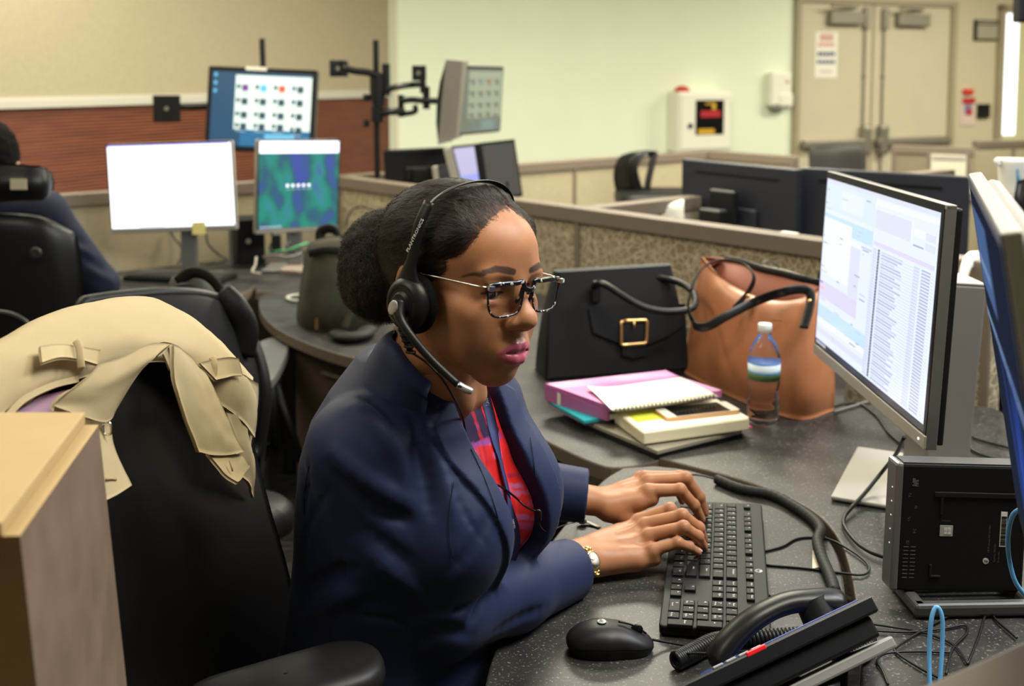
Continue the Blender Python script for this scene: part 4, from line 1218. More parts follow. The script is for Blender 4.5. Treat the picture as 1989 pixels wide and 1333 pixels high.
# lettering on the band
bt = EC + V3((0.0057, 0.0005, 0.066)); b2 = EC + V3((0.0005, 0.0085, 0.092))
t_ = unit(HW(b2) - HW(bt)); n_ = unit(HEAD_R @ V3((1, 0, 0.1)))
y_ = unit(np.cross(n_, t_)); n_ = np.cross(t_, y_)
text_mesh('PLANTRONICS', 0.0064, (np.stack([t_, y_, n_], 1), (HW(bt) + HW(b2)) / 2 + n_ * 0.0022), m_white_ink, 'lettering', hs)
# headset cord down the chest
pa = [HW(EC + V3((0.006, 0.016, -0.052))), at(829, 705, Y=1.250), at(858, 735, Y=1.245), at(880, 770, Y=1.262), on_blouse(897, 805, 0.022), on_blouse(905, 845, 0.004), on_blouse(908, 875, -0.006)]
pb = [on_blouse(930, 930, -0.006), on_blouse(943, 934, 0.010), on_blouse(975, 947, 0.006), on_blouse(1003, 968, 0.006), on_blouse(1018, 982, 0.012), on_blouse(1034, 991, 0.022), at(1047, 994, Y=1.37)]
pc = [pb[-1], at(1046, 1006, Y=1.37), at(1052, 1026, Y=1.38), at(1068, 1034, Y=1.42), at(1090, 1022, Y=1.50), at(1122, 1014, z=0.746)]
mb = MB(); mb.tube(spline(pa, 8), 0.0014, 8); mb.tube(spline(pb, 8), 0.0014, 8)
mb.tube(spline([pb[-1] + V3((-0.004, 0, 0.001)), pb[-1] + V3((0.001, 0, 0.0)), pb[-1] + V3((0.001, 0, -0.012))], 3), 0.0022, 8)
mb.tube(spline(pc, 8), 0.0007, 6)
mb.build('cord', mat('black_cord', (0.012, 0.012, 0.013), rough=0.35), hs)

# glasses
m_frame = bpy.data.materials.new('mottled_black_frame'); m_frame.use_nodes = True
_nt = m_frame.node_tree; _b = _nt.nodes['Principled BSDF']; _b.inputs['Roughness'].default_value = 0.18
_tc = _nt.nodes.new('ShaderNodeTexCoord'); _n = _nt.nodes.new('ShaderNodeTexNoise'); _n.inputs['Scale'].default_value = 170; _n.inputs['Detail'].default_value = 1
_r = _nt.nodes.new('ShaderNodeValToRGB'); _r.color_ramp.elements[0].position = 0.645; _r.color_ramp.elements[0].color = (0.006, 0.006, 0.010, 1)
_r.color_ramp.elements[1].position = 0.675; _r.color_ramp.elements[1].color = (0.55, 0.52, 0.48, 1)
_nt.links.new(_tc.outputs['Object'], _n.inputs['Vector']); _nt.links.new(_n.outputs['Fac'], _r.inputs[0]); _nt.links.new(_r.outputs[0], _b.inputs['Base Color'])
m_steel = mat('brushed_steel', (0.70, 0.66, 0.60), rough=0.22, metal=1.0)
m_lens = bpy.data.materials.new('clear_lens'); m_lens.use_nodes = True
_nt = m_lens.node_tree; _nt.nodes.clear()
_o = _nt.nodes.new('ShaderNodeOutputMaterial'); _mx = _nt.nodes.new('ShaderNodeMixShader'); _t = _nt.nodes.new('ShaderNodeBsdfTransparent'); _g = _nt.nodes.new('ShaderNodeBsdfGlossy')
_lw = _nt.nodes.new('ShaderNodeLayerWeight'); _pw = _nt.nodes.new('ShaderNodeMath'); _pw.operation = 'POWER'; _pw.inputs[1].default_value = 4; _nt.links.new(_lw.outputs['Facing'], _pw.inputs[0]); _fr = _nt.nodes.new('ShaderNodeMath'); _fr.operation = 'ADD'; _fr.inputs[1].default_value = 0.07; _nt.links.new(_pw.outputs[0], _fr.inputs[0])
_g.inputs['Roughness'].default_value = 0.02; _g.inputs['Color'].default_value = (0.85, 0.88, 1, 1); _t.inputs['Color'].default_value = (0.97, 0.97, 0.97, 1)
_nt.links.new(_fr.outputs[0], _mx.inputs[0]); _nt.links.new(_t.outputs[0], _mx.inputs[1]); _nt.links.new(_g.outputs[0], _mx.inputs[2]); _nt.links.new(_mx.outputs[0], _o.inputs[0])
gl = thing('eyeglasses', 'rectangular eyeglasses with mottled black rims and thin metal temples on her face', 'glasses', HW((0, 0.10, -0.01)))
def gpart(name, fn, m, parent=None):
    mb = MB(); fn(mb); mb.v = [HW(v) for v in mb.v]
    return mb.build(name, m, parent or gl)
GY, GZ = 0.1045, -0.006
def lens_outline(s, n=9, inset=0.0):
    pts = []
    w, h_ = 0.0255 - inset, 0.0185 - inset
    cx = s * 0.0345
    base = [(-1.0, 0.94), (-0.45, 1.0), (0.35, 0.98), (1.03, 0.86), (1.02, 0.25), (0.90, -0.55), (0.55, -0.98), (-0.25, -1.0), (-0.78, -0.80), (-0.98, -0.2)]
    for u, v in base:
        x = cx + s * u * w
        pts.append((x, GY - 1.25 * (abs(x) - 0.006) ** 2 * 1.6 - 0.0012 * 0, GZ + v * h_))
    return spline(pts, n, True)
fr = None
for s in (1, -1):
    def rim(mb):
        o = lens_outline(s); o = np.concatenate([o, o[:1]])
        rr = np.where(o[:, 2] > GZ + 0.010, 0.0031, 0.0014)
        mb.tube(o, rr, 10, caps=False, flat=(1.0, 0.85, (0, 1, 0)))
    gpart('rim', rim, m_frame)
    def lens(mb):
        o = lens_outline(s, 5)
        c = o.mean(0) + V3((0, 0.0012, 0))
        n = len(o)
        mb.raw(np.concatenate([[c], o]), [[0, 1 + i, 1 + (i + 1) % n] for i in range(n)], True)
    gpart('lens', lens, m_lens)
    def temple(mb):
        e = V3((s * 0.0615, GY - 0.0060, GZ + 0.0150))
        pts = spline([e, e + V3((s * 0.0065, -0.006, 0.0005)), (s * 0.0715, 0.070, GZ + 0.0155), (s * 0.0755, 0.030, GZ + 0.0150), (s * 0.0785, 0.006, GZ + 0.0140)], 6)
        mb.tube(pts, 0.0013, 8)
    tm = gpart('temple', temple, m_steel)
    def tipf(mb):
        pts = spline([(s * 0.0783, 0.010, GZ + 0.0142), (s * 0.080, -0.006, GZ + 0.0125), (s * 0.081, -0.020, GZ + 0.0060), (s * 0.080, -0.034, GZ - 0.016)], 5)
        mb.tube(pts, 0.0021, 8)
    tt = gpart('temple_tip', tipf, m_blk, tm); tt['label'] = 'black temple tip'
    def hinge(mb):
        mb.box((s * 0.0610, GY - 0.0030, GZ + 0.0150), (0.0085, 0.0075, 0.0055), rotz(-s * 0.35), 0.0012)
    gpart('hinge', hinge, m_steel)
def bridge(mb):
    pts = spline([(-0.0105, GY - 0.0002, GZ + 0.0140), (-0.005, GY + 0.0018, GZ + 0.0105), (0, GY + 0.0026, GZ + 0.0098), (0.005, GY + 0.0018, GZ + 0.0105), (0.0105, GY - 0.0002, GZ + 0.0140)], 5)
    mb.tube(pts, 0.0030, 10, flat=(0.7, 1.1, (0, 0, 1)))
    for s in (1, -1):
        mb.tube(spline([(s * 0.0085, GY - 0.001, GZ + 0.012), (s * 0.0095, GY - 0.003, GZ + 0.002), (s * 0.0115, GY - 0.007, GZ - 0.006)], 5), [0.0026] * 5 + [0.0022] * 6, 8)
gpart('bridge', bridge, m_frame)

# watch on the near wrist
wd = unit(W_R - E_R)
WC = W_R - wd * 0.042
wt_ = thing('wristwatch', 'small gold wristwatch with a pale oval dial on her near wrist', 'watch', WC)
side_r = unit(RF[0][0] - RF[3][0]); side_r = unit(side_r - wd * (side_r @ wd)); up_r = np.cross(side_r, wd); up_r = up_r if up_r[2] > 0 else -up_r
def wrist_pt(a, r=1.0, along=0.0):      # round the wrist; a=0 is the back of the wrist, + towards the thumb
    return WC + wd * along + (side_r * math.sin(a) * 0.0330 + up_r * math.cos(a) * 0.0230) * r
wa = -0.85
wn = unit(wrist_pt(wa, 1.0) - WC); wn = unit(side_r * math.sin(wa) / 0.0330 + up_r * math.cos(wa) / 0.0230)
wn = unit(wn + 0.7 * unit(CAM - WC)); wn = unit(wn - wd * (wn @ wd) * 0.5); wtan = unit(np.cross(wd, wn)); WCC = wrist_pt(wa, 1.02) + wn * 0.003
RW = np.stack([unit(wd - wn * (wd @ wn)), np.cross(wn, unit(wd - wn * (wd @ wn))), wn], 1)
mb = MB(); mb.lathe([(0.0, -0.003), (0.0115, -0.003), (0.0130, 0.0), (0.0130, 0.0022), (0.0118, 0.0034), (0.0108, 0.0030)], WCC, 36, RW, sq=(0.92, 1.08)); mb.build('case', m_gold, wt_)
mb = MB(); mb.lathe([(0.0108, 0.0032), (0.0, 0.0033)], WCC, 36, RW, sq=(0.92, 1.08)); fc = mb.build('dial', mat('pearl_dial', (0.80, 0.78, 0.70), rough=0.2, coat=0.5), wt_); fc['label'] = 'pale pearl dial'
mb = MB()
for ang, L in ((0.6, 0.0055), (2.6, 0.0075)):
    d_ = RW @ V3((math.cos(ang), math.sin(ang), 0)); mb.cyl(WCC + wn * 0.0037, WCC + wn * 0.0037 + d_ * L, 0.00035, 6)
mb.build('hand', m_gold, fc)
mb = MB()
for s in (1, -1):
    c = WCC + RW[:, 1] * s * 0.0165 - wn * 0.001
    for k in (-1, 1): mb.ball(c + wd * k * 0.0042, 0.0030, None, 10, 8)
    mb.cyl(c - wd * 0.006, c + wd * 0.006, 0.0016, 10); mb.ball(c + RW[:, 1] * s * 0.003, (0.004, 0.003, 0.002), None, 10, 8)
mb.cyl(WCC + wd * 0.0115, WCC + wd * 0.0150, 0.0014, 8)
mb.build('lug', m_gold, wt_)
mb = MB()
pts = [wrist_pt(a, 1.035) for a in np.linspace(wa + 0.55, wa + 2 * PI - 0.55, 40)]
mb.tube(pts, 0.0016, 8, flat=(1.4, 0.8, tuple(wn))); mb.build('bracelet', m_gold, wt_)

# lanyard
m_lan = mat('navy_ribbon', (0.035, 0.05, 0.16), rough=0.55, bump=(1400, 0.3, 0.0004))
ln = thing('lanyard', 'narrow navy lanyard with white lettering hanging down the red blouse', 'lanyard', on_blouse(975, 900))
LP = [HW((-0.030, 0.012, -0.118)), at(931, 738, Y=1.385), on_blouse(943, 772, 0.006), on_blouse(954, 815, 0.004), on_blouse(963, 860, 0.004), on_blouse(975, 910, 0.004), on_blouse(985, 950, 0.004), on_blouse(990, 985, 0.004), on_blouse(1000, 1025, 0.004), on_blouse(1002, 1060, 0.004), on_blouse(993, 1090, 0.004), on_blouse(985, 1112, 0.004)]
P = spline(LP, 6)
mb = MB()
T = np.gradient(P, axis=0); rows = []
tw = np.interp(np.linspace(0, 1, len(P)), [0, 0.30, 0.42, 0.60, 0.72, 1], [0.1, 0.35, 1.25, 1.25, 0.5, 0.35])
for i in range(len(P)):
    vd = unit(CAM - P[i]); s_ = unit(np.cross(unit(T[i]), vd))
    d_ = s_ * math.cos(tw[i]) + vd * math.sin(tw[i]) * 0.7
    rows.append([P[i] - d_ * 0.0062, P[i], P[i] + d_ * 0.0062])
mb.grid(np.array(rows), 0.0010); mb.build('ribbon', m_lan, ln)
def ribbon_text(s, i0, i1, size):
    x_ = unit(P[i1] - P[i0]); vd = unit(CAM - P[i0]); vd = unit(vd - x_ * (vd @ x_)); y_ = np.cross(vd, x_)
    text_mesh(s, size, (np.stack([x_, y_, vd], 1), (P[i0] + P[i1]) / 2 + vd * 0.0035), m_white_ink, 'lettering', ln)
ribbon_text('District of C', 14, 5, 0.0085)
ribbon_text('District', 50, 43, 0.0050)
# ================================================================== desks
def desk(name, label, pts, z, th=0.030, legs=(), extra=None):
    P = [V3(p) for p in pts]
    c = np.mean([p[:2] for p in P], axis=0)
    t = thing(name, label, 'desk', (c[0], c[1], 0))
    bm = bmesh.new()
    lo = [bm.verts.new((p[0], p[1], z - th)) for p in P]; hi = [bm.verts.new((p[0], p[1], z)) for p in P]
    n = len(P)
    bm.faces.new(lo[::-1]); bm.faces.new(hi)
    for i in range(n): bm.faces.new((lo[i], lo[(i + 1) % n], hi[(i + 1) % n], hi[i]))
    bmesh.ops.recalc_face_normals(bm, faces=list(bm.faces))
    es = [e for e in bm.edges if abs(e.verts[0].co.z - z) < 1e-6 and abs(e.verts[1].co.z - z) < 1e-6]
    bmesh.ops.bevel(bm, geom=es, offset=0.003, segments=2, profile=0.5, affect='EDGES')
    me = bpy.data.meshes.new('worktop')
    bmesh.ops.triangulate(bm, faces=[f for f in bm.faces if len(f.verts) > 4])
    bm.normal_update()
    for f in bm.faces: f.material_index = 0 if f.normal.z > 0.5 else 1
    bm.to_mesh(me); bm.free()
    me.materials.append(m_lam); me.materials.append(m_edge)
    link('worktop', me, t, True)
    for q in legs:
        mb = MB(); mb.box((q[0], q[1], (z - th) / 2 + 0.0), (0.055, 0.055, z - th - 0.001), None, 0.006)
        mb.build('leg', m_blk, t)
    return t
DZ = 0.742
def apx(l, z=DZ): return [at(a, b, z=z) for a, b in l]
plat_l = [(1210, 909), (1174, 931), (1140, 965), (1110, 1003), (1080, 1040), (1052, 1078), (1020, 1135), (990, 1195), (962, 1262), (946, 1313), (936, 1372)]
plat_r = [(1640, 1420), (1648, 1300), (1646, 1215), (1641, 1150), (1634, 1105), (1619, 1062), (1580, 1012), (1520, 974), (1460, 950), (1390, 928), (1330, 912), (1270, 905)]
out = spline(apx(plat_l), 3)
desk('keyboard_platform', 'dark speckled keyboard platform with rounded end under the keyboard and phone', list(out) + list(spline(apx(plat_r), 3)), DZ, legs=[at(1500, 1300, z=DZ), at(1300, 1000, z=DZ)])
cut = [(1668, 1420), (1672, 1300), (1668, 1215), (1660, 1150), (1650, 1100), (1632, 1050), (1592, 1000), (1528, 962), (1465, 938), (1395, 917), (1335, 902), (1281, 887)]
right = [(1281, 887), (1300, 881), (1500, 838), (1640, 795), (1760, 770), (1930, 790), (2300, 1000), (2480, 1300)]
pts = apx(right[1:]) + list(spline(apx(cut), 3))
desk('corner_desk', 'dark speckled corner desk carrying the monitors and mini computer', pts, DZ - 0.002, legs=[at(1850, 950, z=DZ), (0.95, 1.20, 0)])
center = [(1281, 893), (1235, 905), (1187, 908), (1150, 898), (1100, 876), (1055, 853), (1015, 828), (975, 800), (940, 760), (905, 700), (912, 655)]
pe = P_T - PA * 0.30 - PB * 0.045; pf = P_T + PA * 1.05 - PB * 0.045
pts = list(spline(apx(center[:9], 0.735), 3)) + [(pe[0], pe[1], 0), (pf[0], pf[1], 0)] + apx([(1640, 799), (1500, 842), (1300, 885)], 0.735)
desk('side_desk', 'dark speckled side desk under the handbags and notebooks', pts, 0.735, th=0.028, legs=[(pe[0] + 0.15, pe[1] - 0.12, 0), (pf[0] - 0.15, pf[1] - 0.05, 0)])
# drawer cabinet under the far lobe, desks of the left workstation
l1 = [(190, 585), (330, 585), (430, 577), (470, 570), (492, 558), (499, 545), (488, 534)]
q0 = pa0 - PB * 0.08 - PA * 0.0; q1 = pa0 - PB * 2.2 + PA * 0.05
A_ = pa0 - PB * 2.35 + PA * 0.05; B_ = pa0 - PB * 0.62 + PA * 0.05
desk('left_desk', 'dark desk under the white lit monitor in the left workstation', list(spline(apx(l1), 3)) + [tuple(B_), tuple(A_)], DZ, legs=[at(250, 560, z=DZ), at(440, 555, z=DZ)])
l2 = [(497, 566), (540, 567), (600, 562), (700, 560)]
C_ = pa0 + PA * 0.50 - PB * 0.05; D_ = pa0 + PA * 0.06 - PB * 0.06; E_ = pa0 - PB * 0.60 + PA * 0.05
desk('wing_desk', 'dark desk corner with tangled cables under the green wallpaper monitor', apx(l2) + [tuple(C_), tuple(D_), tuple(E_)] + apx([(470, 528), (494, 540)]), DZ, legs=[at(560, 540, z=DZ)])
l3 = [(560, 568), (512, 572), (503, 592), (515, 618), (545, 643), (600, 668), (660, 688), (730, 703), (800, 712), (860, 700)]
F_ = pa0 + PA * 1.15 - PB * 0.06; G_ = pa0 + PA * 0.55 - PB * 0.06
desk('peninsula_desk', 'rounded dark desk peninsula holding the olive backpack', list(spline(apx(l3, 0.738), 4)) + [tuple(F_), tuple(G_)], 0.738, th=0.030, legs=[at(640, 640, z=DZ)])
m_lamdk = mat('brown_laminate_side', (0.085, 0.060, 0.042), rough=0.5)
cb = thing('pedestal_cabinet', 'brown desk pedestal under the rounded desk peninsula', 'cabinet', at(640, 740, z=0.0))
A1, B1 = at(556, 668, z=0.70), at(745, 722, z=0.70)
dA = unit((B1 - A1) * V3((1, 1, 0))); nA = V3((-dA[1], dA[0], 0)); RA = np.stack([dA, nA, V3((0, 0, 1))], 1)
cc = (A1 + B1) / 2 + nA * 0.28; cc[2] = 0.352
mb = MB(); mb.box(cc, (np.linalg.norm(B1 - A1), 0.5, 0.695), RA, 0.004); mb.build('body', m_lamdk, cb)
for k in range(2):
    mb = MB(); mb.box(cc - nA * 0.256 + V3((0, 0, -0.16 + 0.34 * k)), (np.linalg.norm(B1 - A1) * 0.92, 0.014, 0.31), RA, 0.003); df = mb.build('drawer', m_lamdk, cb)
    mb = MB(); mb.box(cc - nA * 0.272 + V3((0, 0, -0.05 + 0.34 * k)), (0.12, 0.012, 0.012), RA, 0.004); mb.build('handle', m_hw, df)
# ================================================================== things on the near desks
_TX = {}
def glyphs(s, size):
    if s not in _TX:
        cu = bpy.data.curves.new('t', 'FONT'); cu.body = s; cu.size = 1; cu.align_x = 'CENTER'; cu.align_y = 'CENTER'; cu.resolution_u = 1
        o = bpy.data.objects.new('t', cu); COL.objects.link(o); bpy.context.view_layer.update()
        me = bpy.data.meshes.new_from_object(o.evaluated_get(bpy.context.evaluated_depsgraph_get()))
        _TX[s] = (np.array([v.co[:] for v in me.vertices]).reshape(-1, 3), [list(p.vertices) for p in me.polygons])
        bpy.data.objects.remove(o); bpy.data.meshes.remove(me)
    v, f = _TX[s]
    return v * size, f
def txt(mb, s, size, R, t):
    v, f = glyphs(s, size)
    if len(v): mb.raw(v @ np.array(R).T + np.array(t), f, False)
def emat(name, c, s=1.0): return mat(name, (0.02, 0.02, 0.02), rough=0.25, emit=c, estr=s)
def emit_only(name, c):
    m = bpy.data.materials.new(name); m.use_nodes = True; nt = m.node_tree; nt.nodes.clear()
    e = nt.nodes.new('ShaderNodeEmission'); e.inputs[0].default_value = (*c, 1); o = nt.nodes.new('ShaderNodeOutputMaterial'); nt.links.new(e.outputs[0], o.inputs[0])
    return m
def screen_rects(mb, R, t, rects, mats, lift=0.0006):
    """rects (x, y, w, h, colour name) on a screen whose lower left corner is t; later ones lie on top"""
    for i, (x, y, w, h_, k) in enumerate(rects):
        mb.cur = mats.index(k)
        z = lift + 0.00004 * (i % 20)
        v = np.array([(x, y, z), (x + w, y, z), (x + w, y + h_, z), (x, y + h_, z)])
        mb.raw(v @ np.array(R).T + np.array(t), [[0, 1, 2, 3]], False)
m_bez = mat('screen_bezel_black', (0.012, 0.012, 0.014), rough=0.35)
m_alu = mat('satin_aluminium', (0.27, 0.27, 0.27), rough=0.38, metal=0.75)
m_alu_l = mat('light_satin_plastic', (0.36, 0.345, 0.30), rough=0.4, metal=0.25)
m_alu_d = mat('grey_plastic', (0.17, 0.16, 0.15), rough=0.45)

# ---- the lit monitor facing her
FT = at(1608, 335, Y=2.25); NT = at(1838, 394, Y=1.652)
NT[2] = FT[2] = (FT[2] + NT[2]) / 2
mx = unit(NT - FT); MW = np.linalg.norm(NT - FT); MH = 0.383
mn = unit(np.cross(mx, (0, 0, 1))); mn = mn if mn[0] < 0 else -mn           # the way the screen faces
mn = unit(mn + V3((0, 0, 0.05))); mu = unit(np.cross(mn, mx)); mu = mu if mu[2] > 0 else -mu
RM = np.stack([mx, mu, mn], 1); M0 = FT - mu * MH                             # lower far corner of the front
mo = thing('monitor', 'large lit monitor with a data table on screen, turned towards the woman', 'monitor', (M0 + mx * MW / 2) * V3((1, 1, 0)) - mn * V3((0.1, 0.1, 0)) + V3((0, 0, DZ)))
def mbox(mb, x, y, z, sx, sy, sz, bev=0.0, R=RM, O=M0): return mb.box(O + R @ V3((x, y, z)), (sx, sy, sz), R, bev)
mb = MB(); mbox(mb, MW / 2, MH / 2, -0.009, MW, MH, 0.018, 0.002); mb.build('housing', m_alu, mo)
mb = MB(); mbox(mb, MW / 2, MH / 2, -0.024, MW * 0.985, MH * 0.97, 0.012, 0.004); mbox(mb, MW / 2, MH * 0.45, -0.036, MW * 0.5, MH * 0.5, 0.02, 0.008); mb.build('back_cover', m_blk, mo)
mb = MB(); mbox(mb, MW / 2, MH - 0.004, -0.008, MW, 0.008, 0.0175, 0.0015); mb.build('top_edge', m_alu_l, mo)
mb = MB(); mbox(mb, MW / 2, 0.0115, 0.001, MW, 0.021, 0.004, 0.0012); ch = mb.build('chin', m_alu_l, mo)
mb = MB(); mbox(mb, MW - 0.022, 0.0115, 0.0036, 0.003, 0.003, 0.001); pl = mb.build('power_light', emat('white_led', (0.8, 0.85, 1), 2.0), ch)
mb = MB(); mbox(mb, MW / 2, (MH + 0.022) / 2, 0.0006, MW - 0.004, MH - 0.024, 0.0012); mb.build('bezel', m_bez, mo)
SW, SH = MW - 0.020, MH - 0.040
S0 = M0 + RM @ V3((0.008, 0.026, 0.0013))
cols = {'page': (0.80, 0.87, 1.06), 'white': (0.88, 0.93, 1.06), 'band': (0.58, 0.78, 1.06), 'lilac': (0.74, 0.71, 1.0), 'grid': (0.58, 0.64, 0.86), 'ink': (0.42, 0.45, 0.62), 'column': (0.10, 0.11, 0.17), 'dark': (0.03, 0.035, 0.055), 'grey': (0.73, 0.77, 0.92), 'red': (0.95, 0.55, 0.58), 'violet': (0.35, 0.25, 0.85), 'green': (0.72, 0.84, 0.90)}
names = list(cols)
rc = [(0, 0, SW, SH, 'page'), (0, 0, SW, 0.011, 'dark'), (0, SH - 0.008, SW, 0.008, 'grey')]
for i in range(6): rc.append((0.006 + 0.011 * i, 0.0025, 0.006, 0.006, ('band', 'white', 'grey')[i % 3]))
LW = SW * 0.505
rc += [(0, SH - 0.062, LW, 0.054, 'green'), (0.10, SH - 0.052, 0.13, 0.036, 'page'), (0, SH - 0.098, LW, 0.028, 'band'), (0, SH - 0.108, LW, 0.004, 'grid'), (0.0, 0.150, LW * 0.60, 0.115, 'white'), (LW * 0.60, 0.135, LW * 0.2, 0.105, 'grey'), (LW * 0.60, 0.230, LW * 0.2, 0.010, 'white'),
       (0, 0.100, LW * 0.80, 0.034, 'lilac'), (0.003, 0.128, 0.018, 0.004, 'violet'), (0.003, 0.116, 0.028, 0.006, 'red'), (0, 0.058, LW, 0.026, 'band'), (0, 0.046, LW, 0.010, 'white'), (0, 0.026, LW, 0.012, 'grey')]
for k in range(30):
    y = 0.03 + (SH - 0.05) * rng.random(); rc.append((0.004 + LW * rng.choice([0, 0.02, 0.35, 0.70, 0.82]), y, 0.010 + 0.030 * rng.random(), 0.0026, 'ink' if k % 2 else 'grid'))
rc.append((LW, 0.011, 0.0014, SH - 0.019, 'grid'))
RX = LW + 0.006; RWD = SW - RX - 0.004
rc += [(RX, SH - 0.020, RWD, 0.008, 'white'), (RX, SH - 0.062, RWD * 0.62, 0.034, 'grey'), (RX + RWD * 0.66, SH - 0.050, RWD * 0.16, 0.012, 'white'), (RX + RWD * 0.84, SH - 0.050, RWD * 0.15, 0.012, 'grey'), (RX + RWD * 0.84, SH - 0.066, RWD * 0.15, 0.012, 'grey'), (RX + RWD * 0.66, SH - 0.066, RWD * 0.16, 0.003, 'ink'), (RX, SH - 0.092, RWD, 0.008, 'lilac')]
top = SH - 0.096; n = 44; st = (top - 0.018) / n
for k in range(n):
    y = top - st * (k + 1)
    rc += [(RX, y, RWD, 0.0008, 'grid'), (RX + 0.001, y + st * .3, 0.020, st * 0.40, 'grid'), (RX + 0.026, y + st * .08, 0.009, st * 0.85, 'column'), (RX + 0.044, y + st * .3, RWD * (0.22 + 0.16 * rng.random()), st * 0.42, 'ink' if k % 3 else 'grid'), (RX + RWD * 0.70, y + st * .3, RWD * 0.09, st * 0.42, 'grid'), (RX + RWD * 0.82, y + st * .3, RWD * 0.13, st * 0.42, 'ink')]
mb = MB()
for r in rc: screen_rects(mb, RM, S0, [r], names, 0.0004 + 0.000012 * rc.index(r))
mb.build('screen', [emat('screen_' + k, c, 0.72) for k, c in cols.items()], mo)
base = [at(1613, 972, z=DZ), at(1665, 874, z=DZ)]
bx = unit((base[0] - base[1]) * V3((1, 1, 0))); by = V3((-bx[1], bx[0], 0)); by = by if by[0] > 0 else -by
bl = np.linalg.norm(base[0] - base[1]); bw = 0.26
bc = (base[0] + base[1]) / 2 + by * bw / 2
mb = MB(); mb.box((bc[0], bc[1], DZ + 0.004), (bl, bw, 0.008), np.stack([bx, by, V3((0, 0, 1))], 1), 0.003); mb.build('stand_base', m_alu_l, mo)
cb0 = at(1858, 900, Y=1.965); cb1 = at(1893, 546, Y=1.965); cv = unit(cb1 - cb0); cb0 = cb1 - cv * (cb1[2] - DZ - 0.008) / cv[2]
RC_ = frame(y=(0, 1, 0), z=cv)
cl = np.linalg.norm(cb1 - cb0)
mb = MB(); mb.box((cb0 + cb1) / 2 - RC_[:, 0] * 0.040, (0.080, 0.110, cl), RC_, 0.004); mb.build('stand_column', m_alu_d, mo)
mb = MB(); mb.box(cb1 - RC_[:, 0] * 0.040 + cv * 0.002, (0.079, 0.109, 0.005), RC_, 0.002); mb.build('column_cap', m_alu_l, mo)
mb = MB(); mb.box((M0 + mx * MW / 2 + mu * 0.19 - mn * 0.055), (0.09, 0.09, 0.08), RM, 0.006); mb.build('tilt_hinge', m_blk, mo)

# ---- the second monitor at the right edge, leaning forward on an arm
FT2 = at(1881, 337, Y=1.15); NT2 = at(1946, 441, Y=0.735); FB2 = at(1986, 1036, Y=1.13); NT2[2] = FT2[2] - 0.004
x2 = unit(NT2 - FT2); W2 = np.linalg.norm(NT2 - FT2); u2 = unit(FT2 - FB2); u2 = unit(u2 - x2 * (u2 @ x2)); H2 = np.linalg.norm(FT2 - FB2) * 0.95
n2 = np.cross(x2, u2); n2 = n2 if n2[0] < 0 else -n2
R2 = np.stack([x2, u2, n2], 1)
O2 = FT2 - u2 * H2
m2 = thing('monitor', 'silver edged monitor with dark blue screen at the right edge, seen almost edge-on', 'monitor', O2 + x2 * W2 / 2)
mbox2 = lambda mb, x, y, z, sx, sy, sz, bev=0.0: mb.box(O2 + R2 @ V3((x, y, z)), (sx, sy, sz), R2, bev)
mb = MB(); mbox2(mb, W2 / 2, H2 / 2, -0.0065, W2, H2, 0.013, 0.002); mb.build('housing', m_alu_l, m2)
mb = MB(); mbox2(mb, W2 / 2, H2 * .5, -0.020, W2 * 0.95, H2 * 0.96, 0.020, 0.009); mbox2(mb, W2 * .5, H2 * .5, -0.040, W2 * 0.55, H2 * 0.6, 0.03, 0.012); mb.build('back_cover', m_alu_d, m2)
mb = MB(); mbox2(mb, W2 / 2, H2 / 2, 0.0006, W2 - 0.003, H2 - 0.003, 0.0014); mb.build('bezel', m_bez, m2)
c2 = {'navy': (0.011, 0.014, 0.026), 'blue': (0.02, 0.05, 0.24), 'sky': (0.05, 0.09, 0.19), 'pale': (0.12, 0.18, 0.30)}
r2_ = [(0.008, 0.02, W2 - 0.016, H2 - 0.032, 'navy'), (0.02, H2 * 0.70, W2 * 0.45, H2 * 0.22, 'sky'), (0.03, H2 * 0.76, W2 * 0.36, H2 * 0.03, 'pale'), (0.008, H2 * 0.60, W2 - 0.016, 0.010, 'pale')]
mb = MB()
for i, r in enumerate(r2_): screen_rects(mb, R2, O2, [r], list(c2), 0.0014 + 0.0001 * i)
mb.cur = 1
for k in range(5):
    pts = np.array([(W2 * (0.35 + 0.13 * k + 0.10 * math.sin(t * 2.4 + k)), H2 * (0.66 - 0.60 * t), 0.0018 + 0.00005 * k) for t in np.linspace(0, 1, 14)])
    wd_ = 0.010 * np.sin(np.linspace(0.1, 3.0, 14))
    g = np.stack([pts - np.stack([wd_, 0 * wd_, 0 * wd_], 1), pts + np.stack([wd_, 0 * wd_, 0 * wd_], 1)], 1)
    mb.grid(g @ R2.T + O2)
mb.build('screen', [emit_only('blue_screen_' + k, c) for k, c in c2.items()], m2)
mb = MB()
c = O2 + R2 @ V3((W2 / 2, H2 * 0.42, -0.05)); mb.tube(spline([c, c - n2 * 0.05 + V3((0.02, 0.06, -0.02)), V3((0.86, 1.20, 0.98)), V3((0.88, 1.24, 0.90))], 6), 0.022, 12); mb.cyl((0.88, 1.24, DZ), (0.88, 1.24, 0.96), 0.018, 16); mb.cyl((0.88, 1.24, DZ - 0.001), (0.88, 1.24, DZ + 0.012), 0.055, 20)
mb.build('support_arm', m_blk, m2)

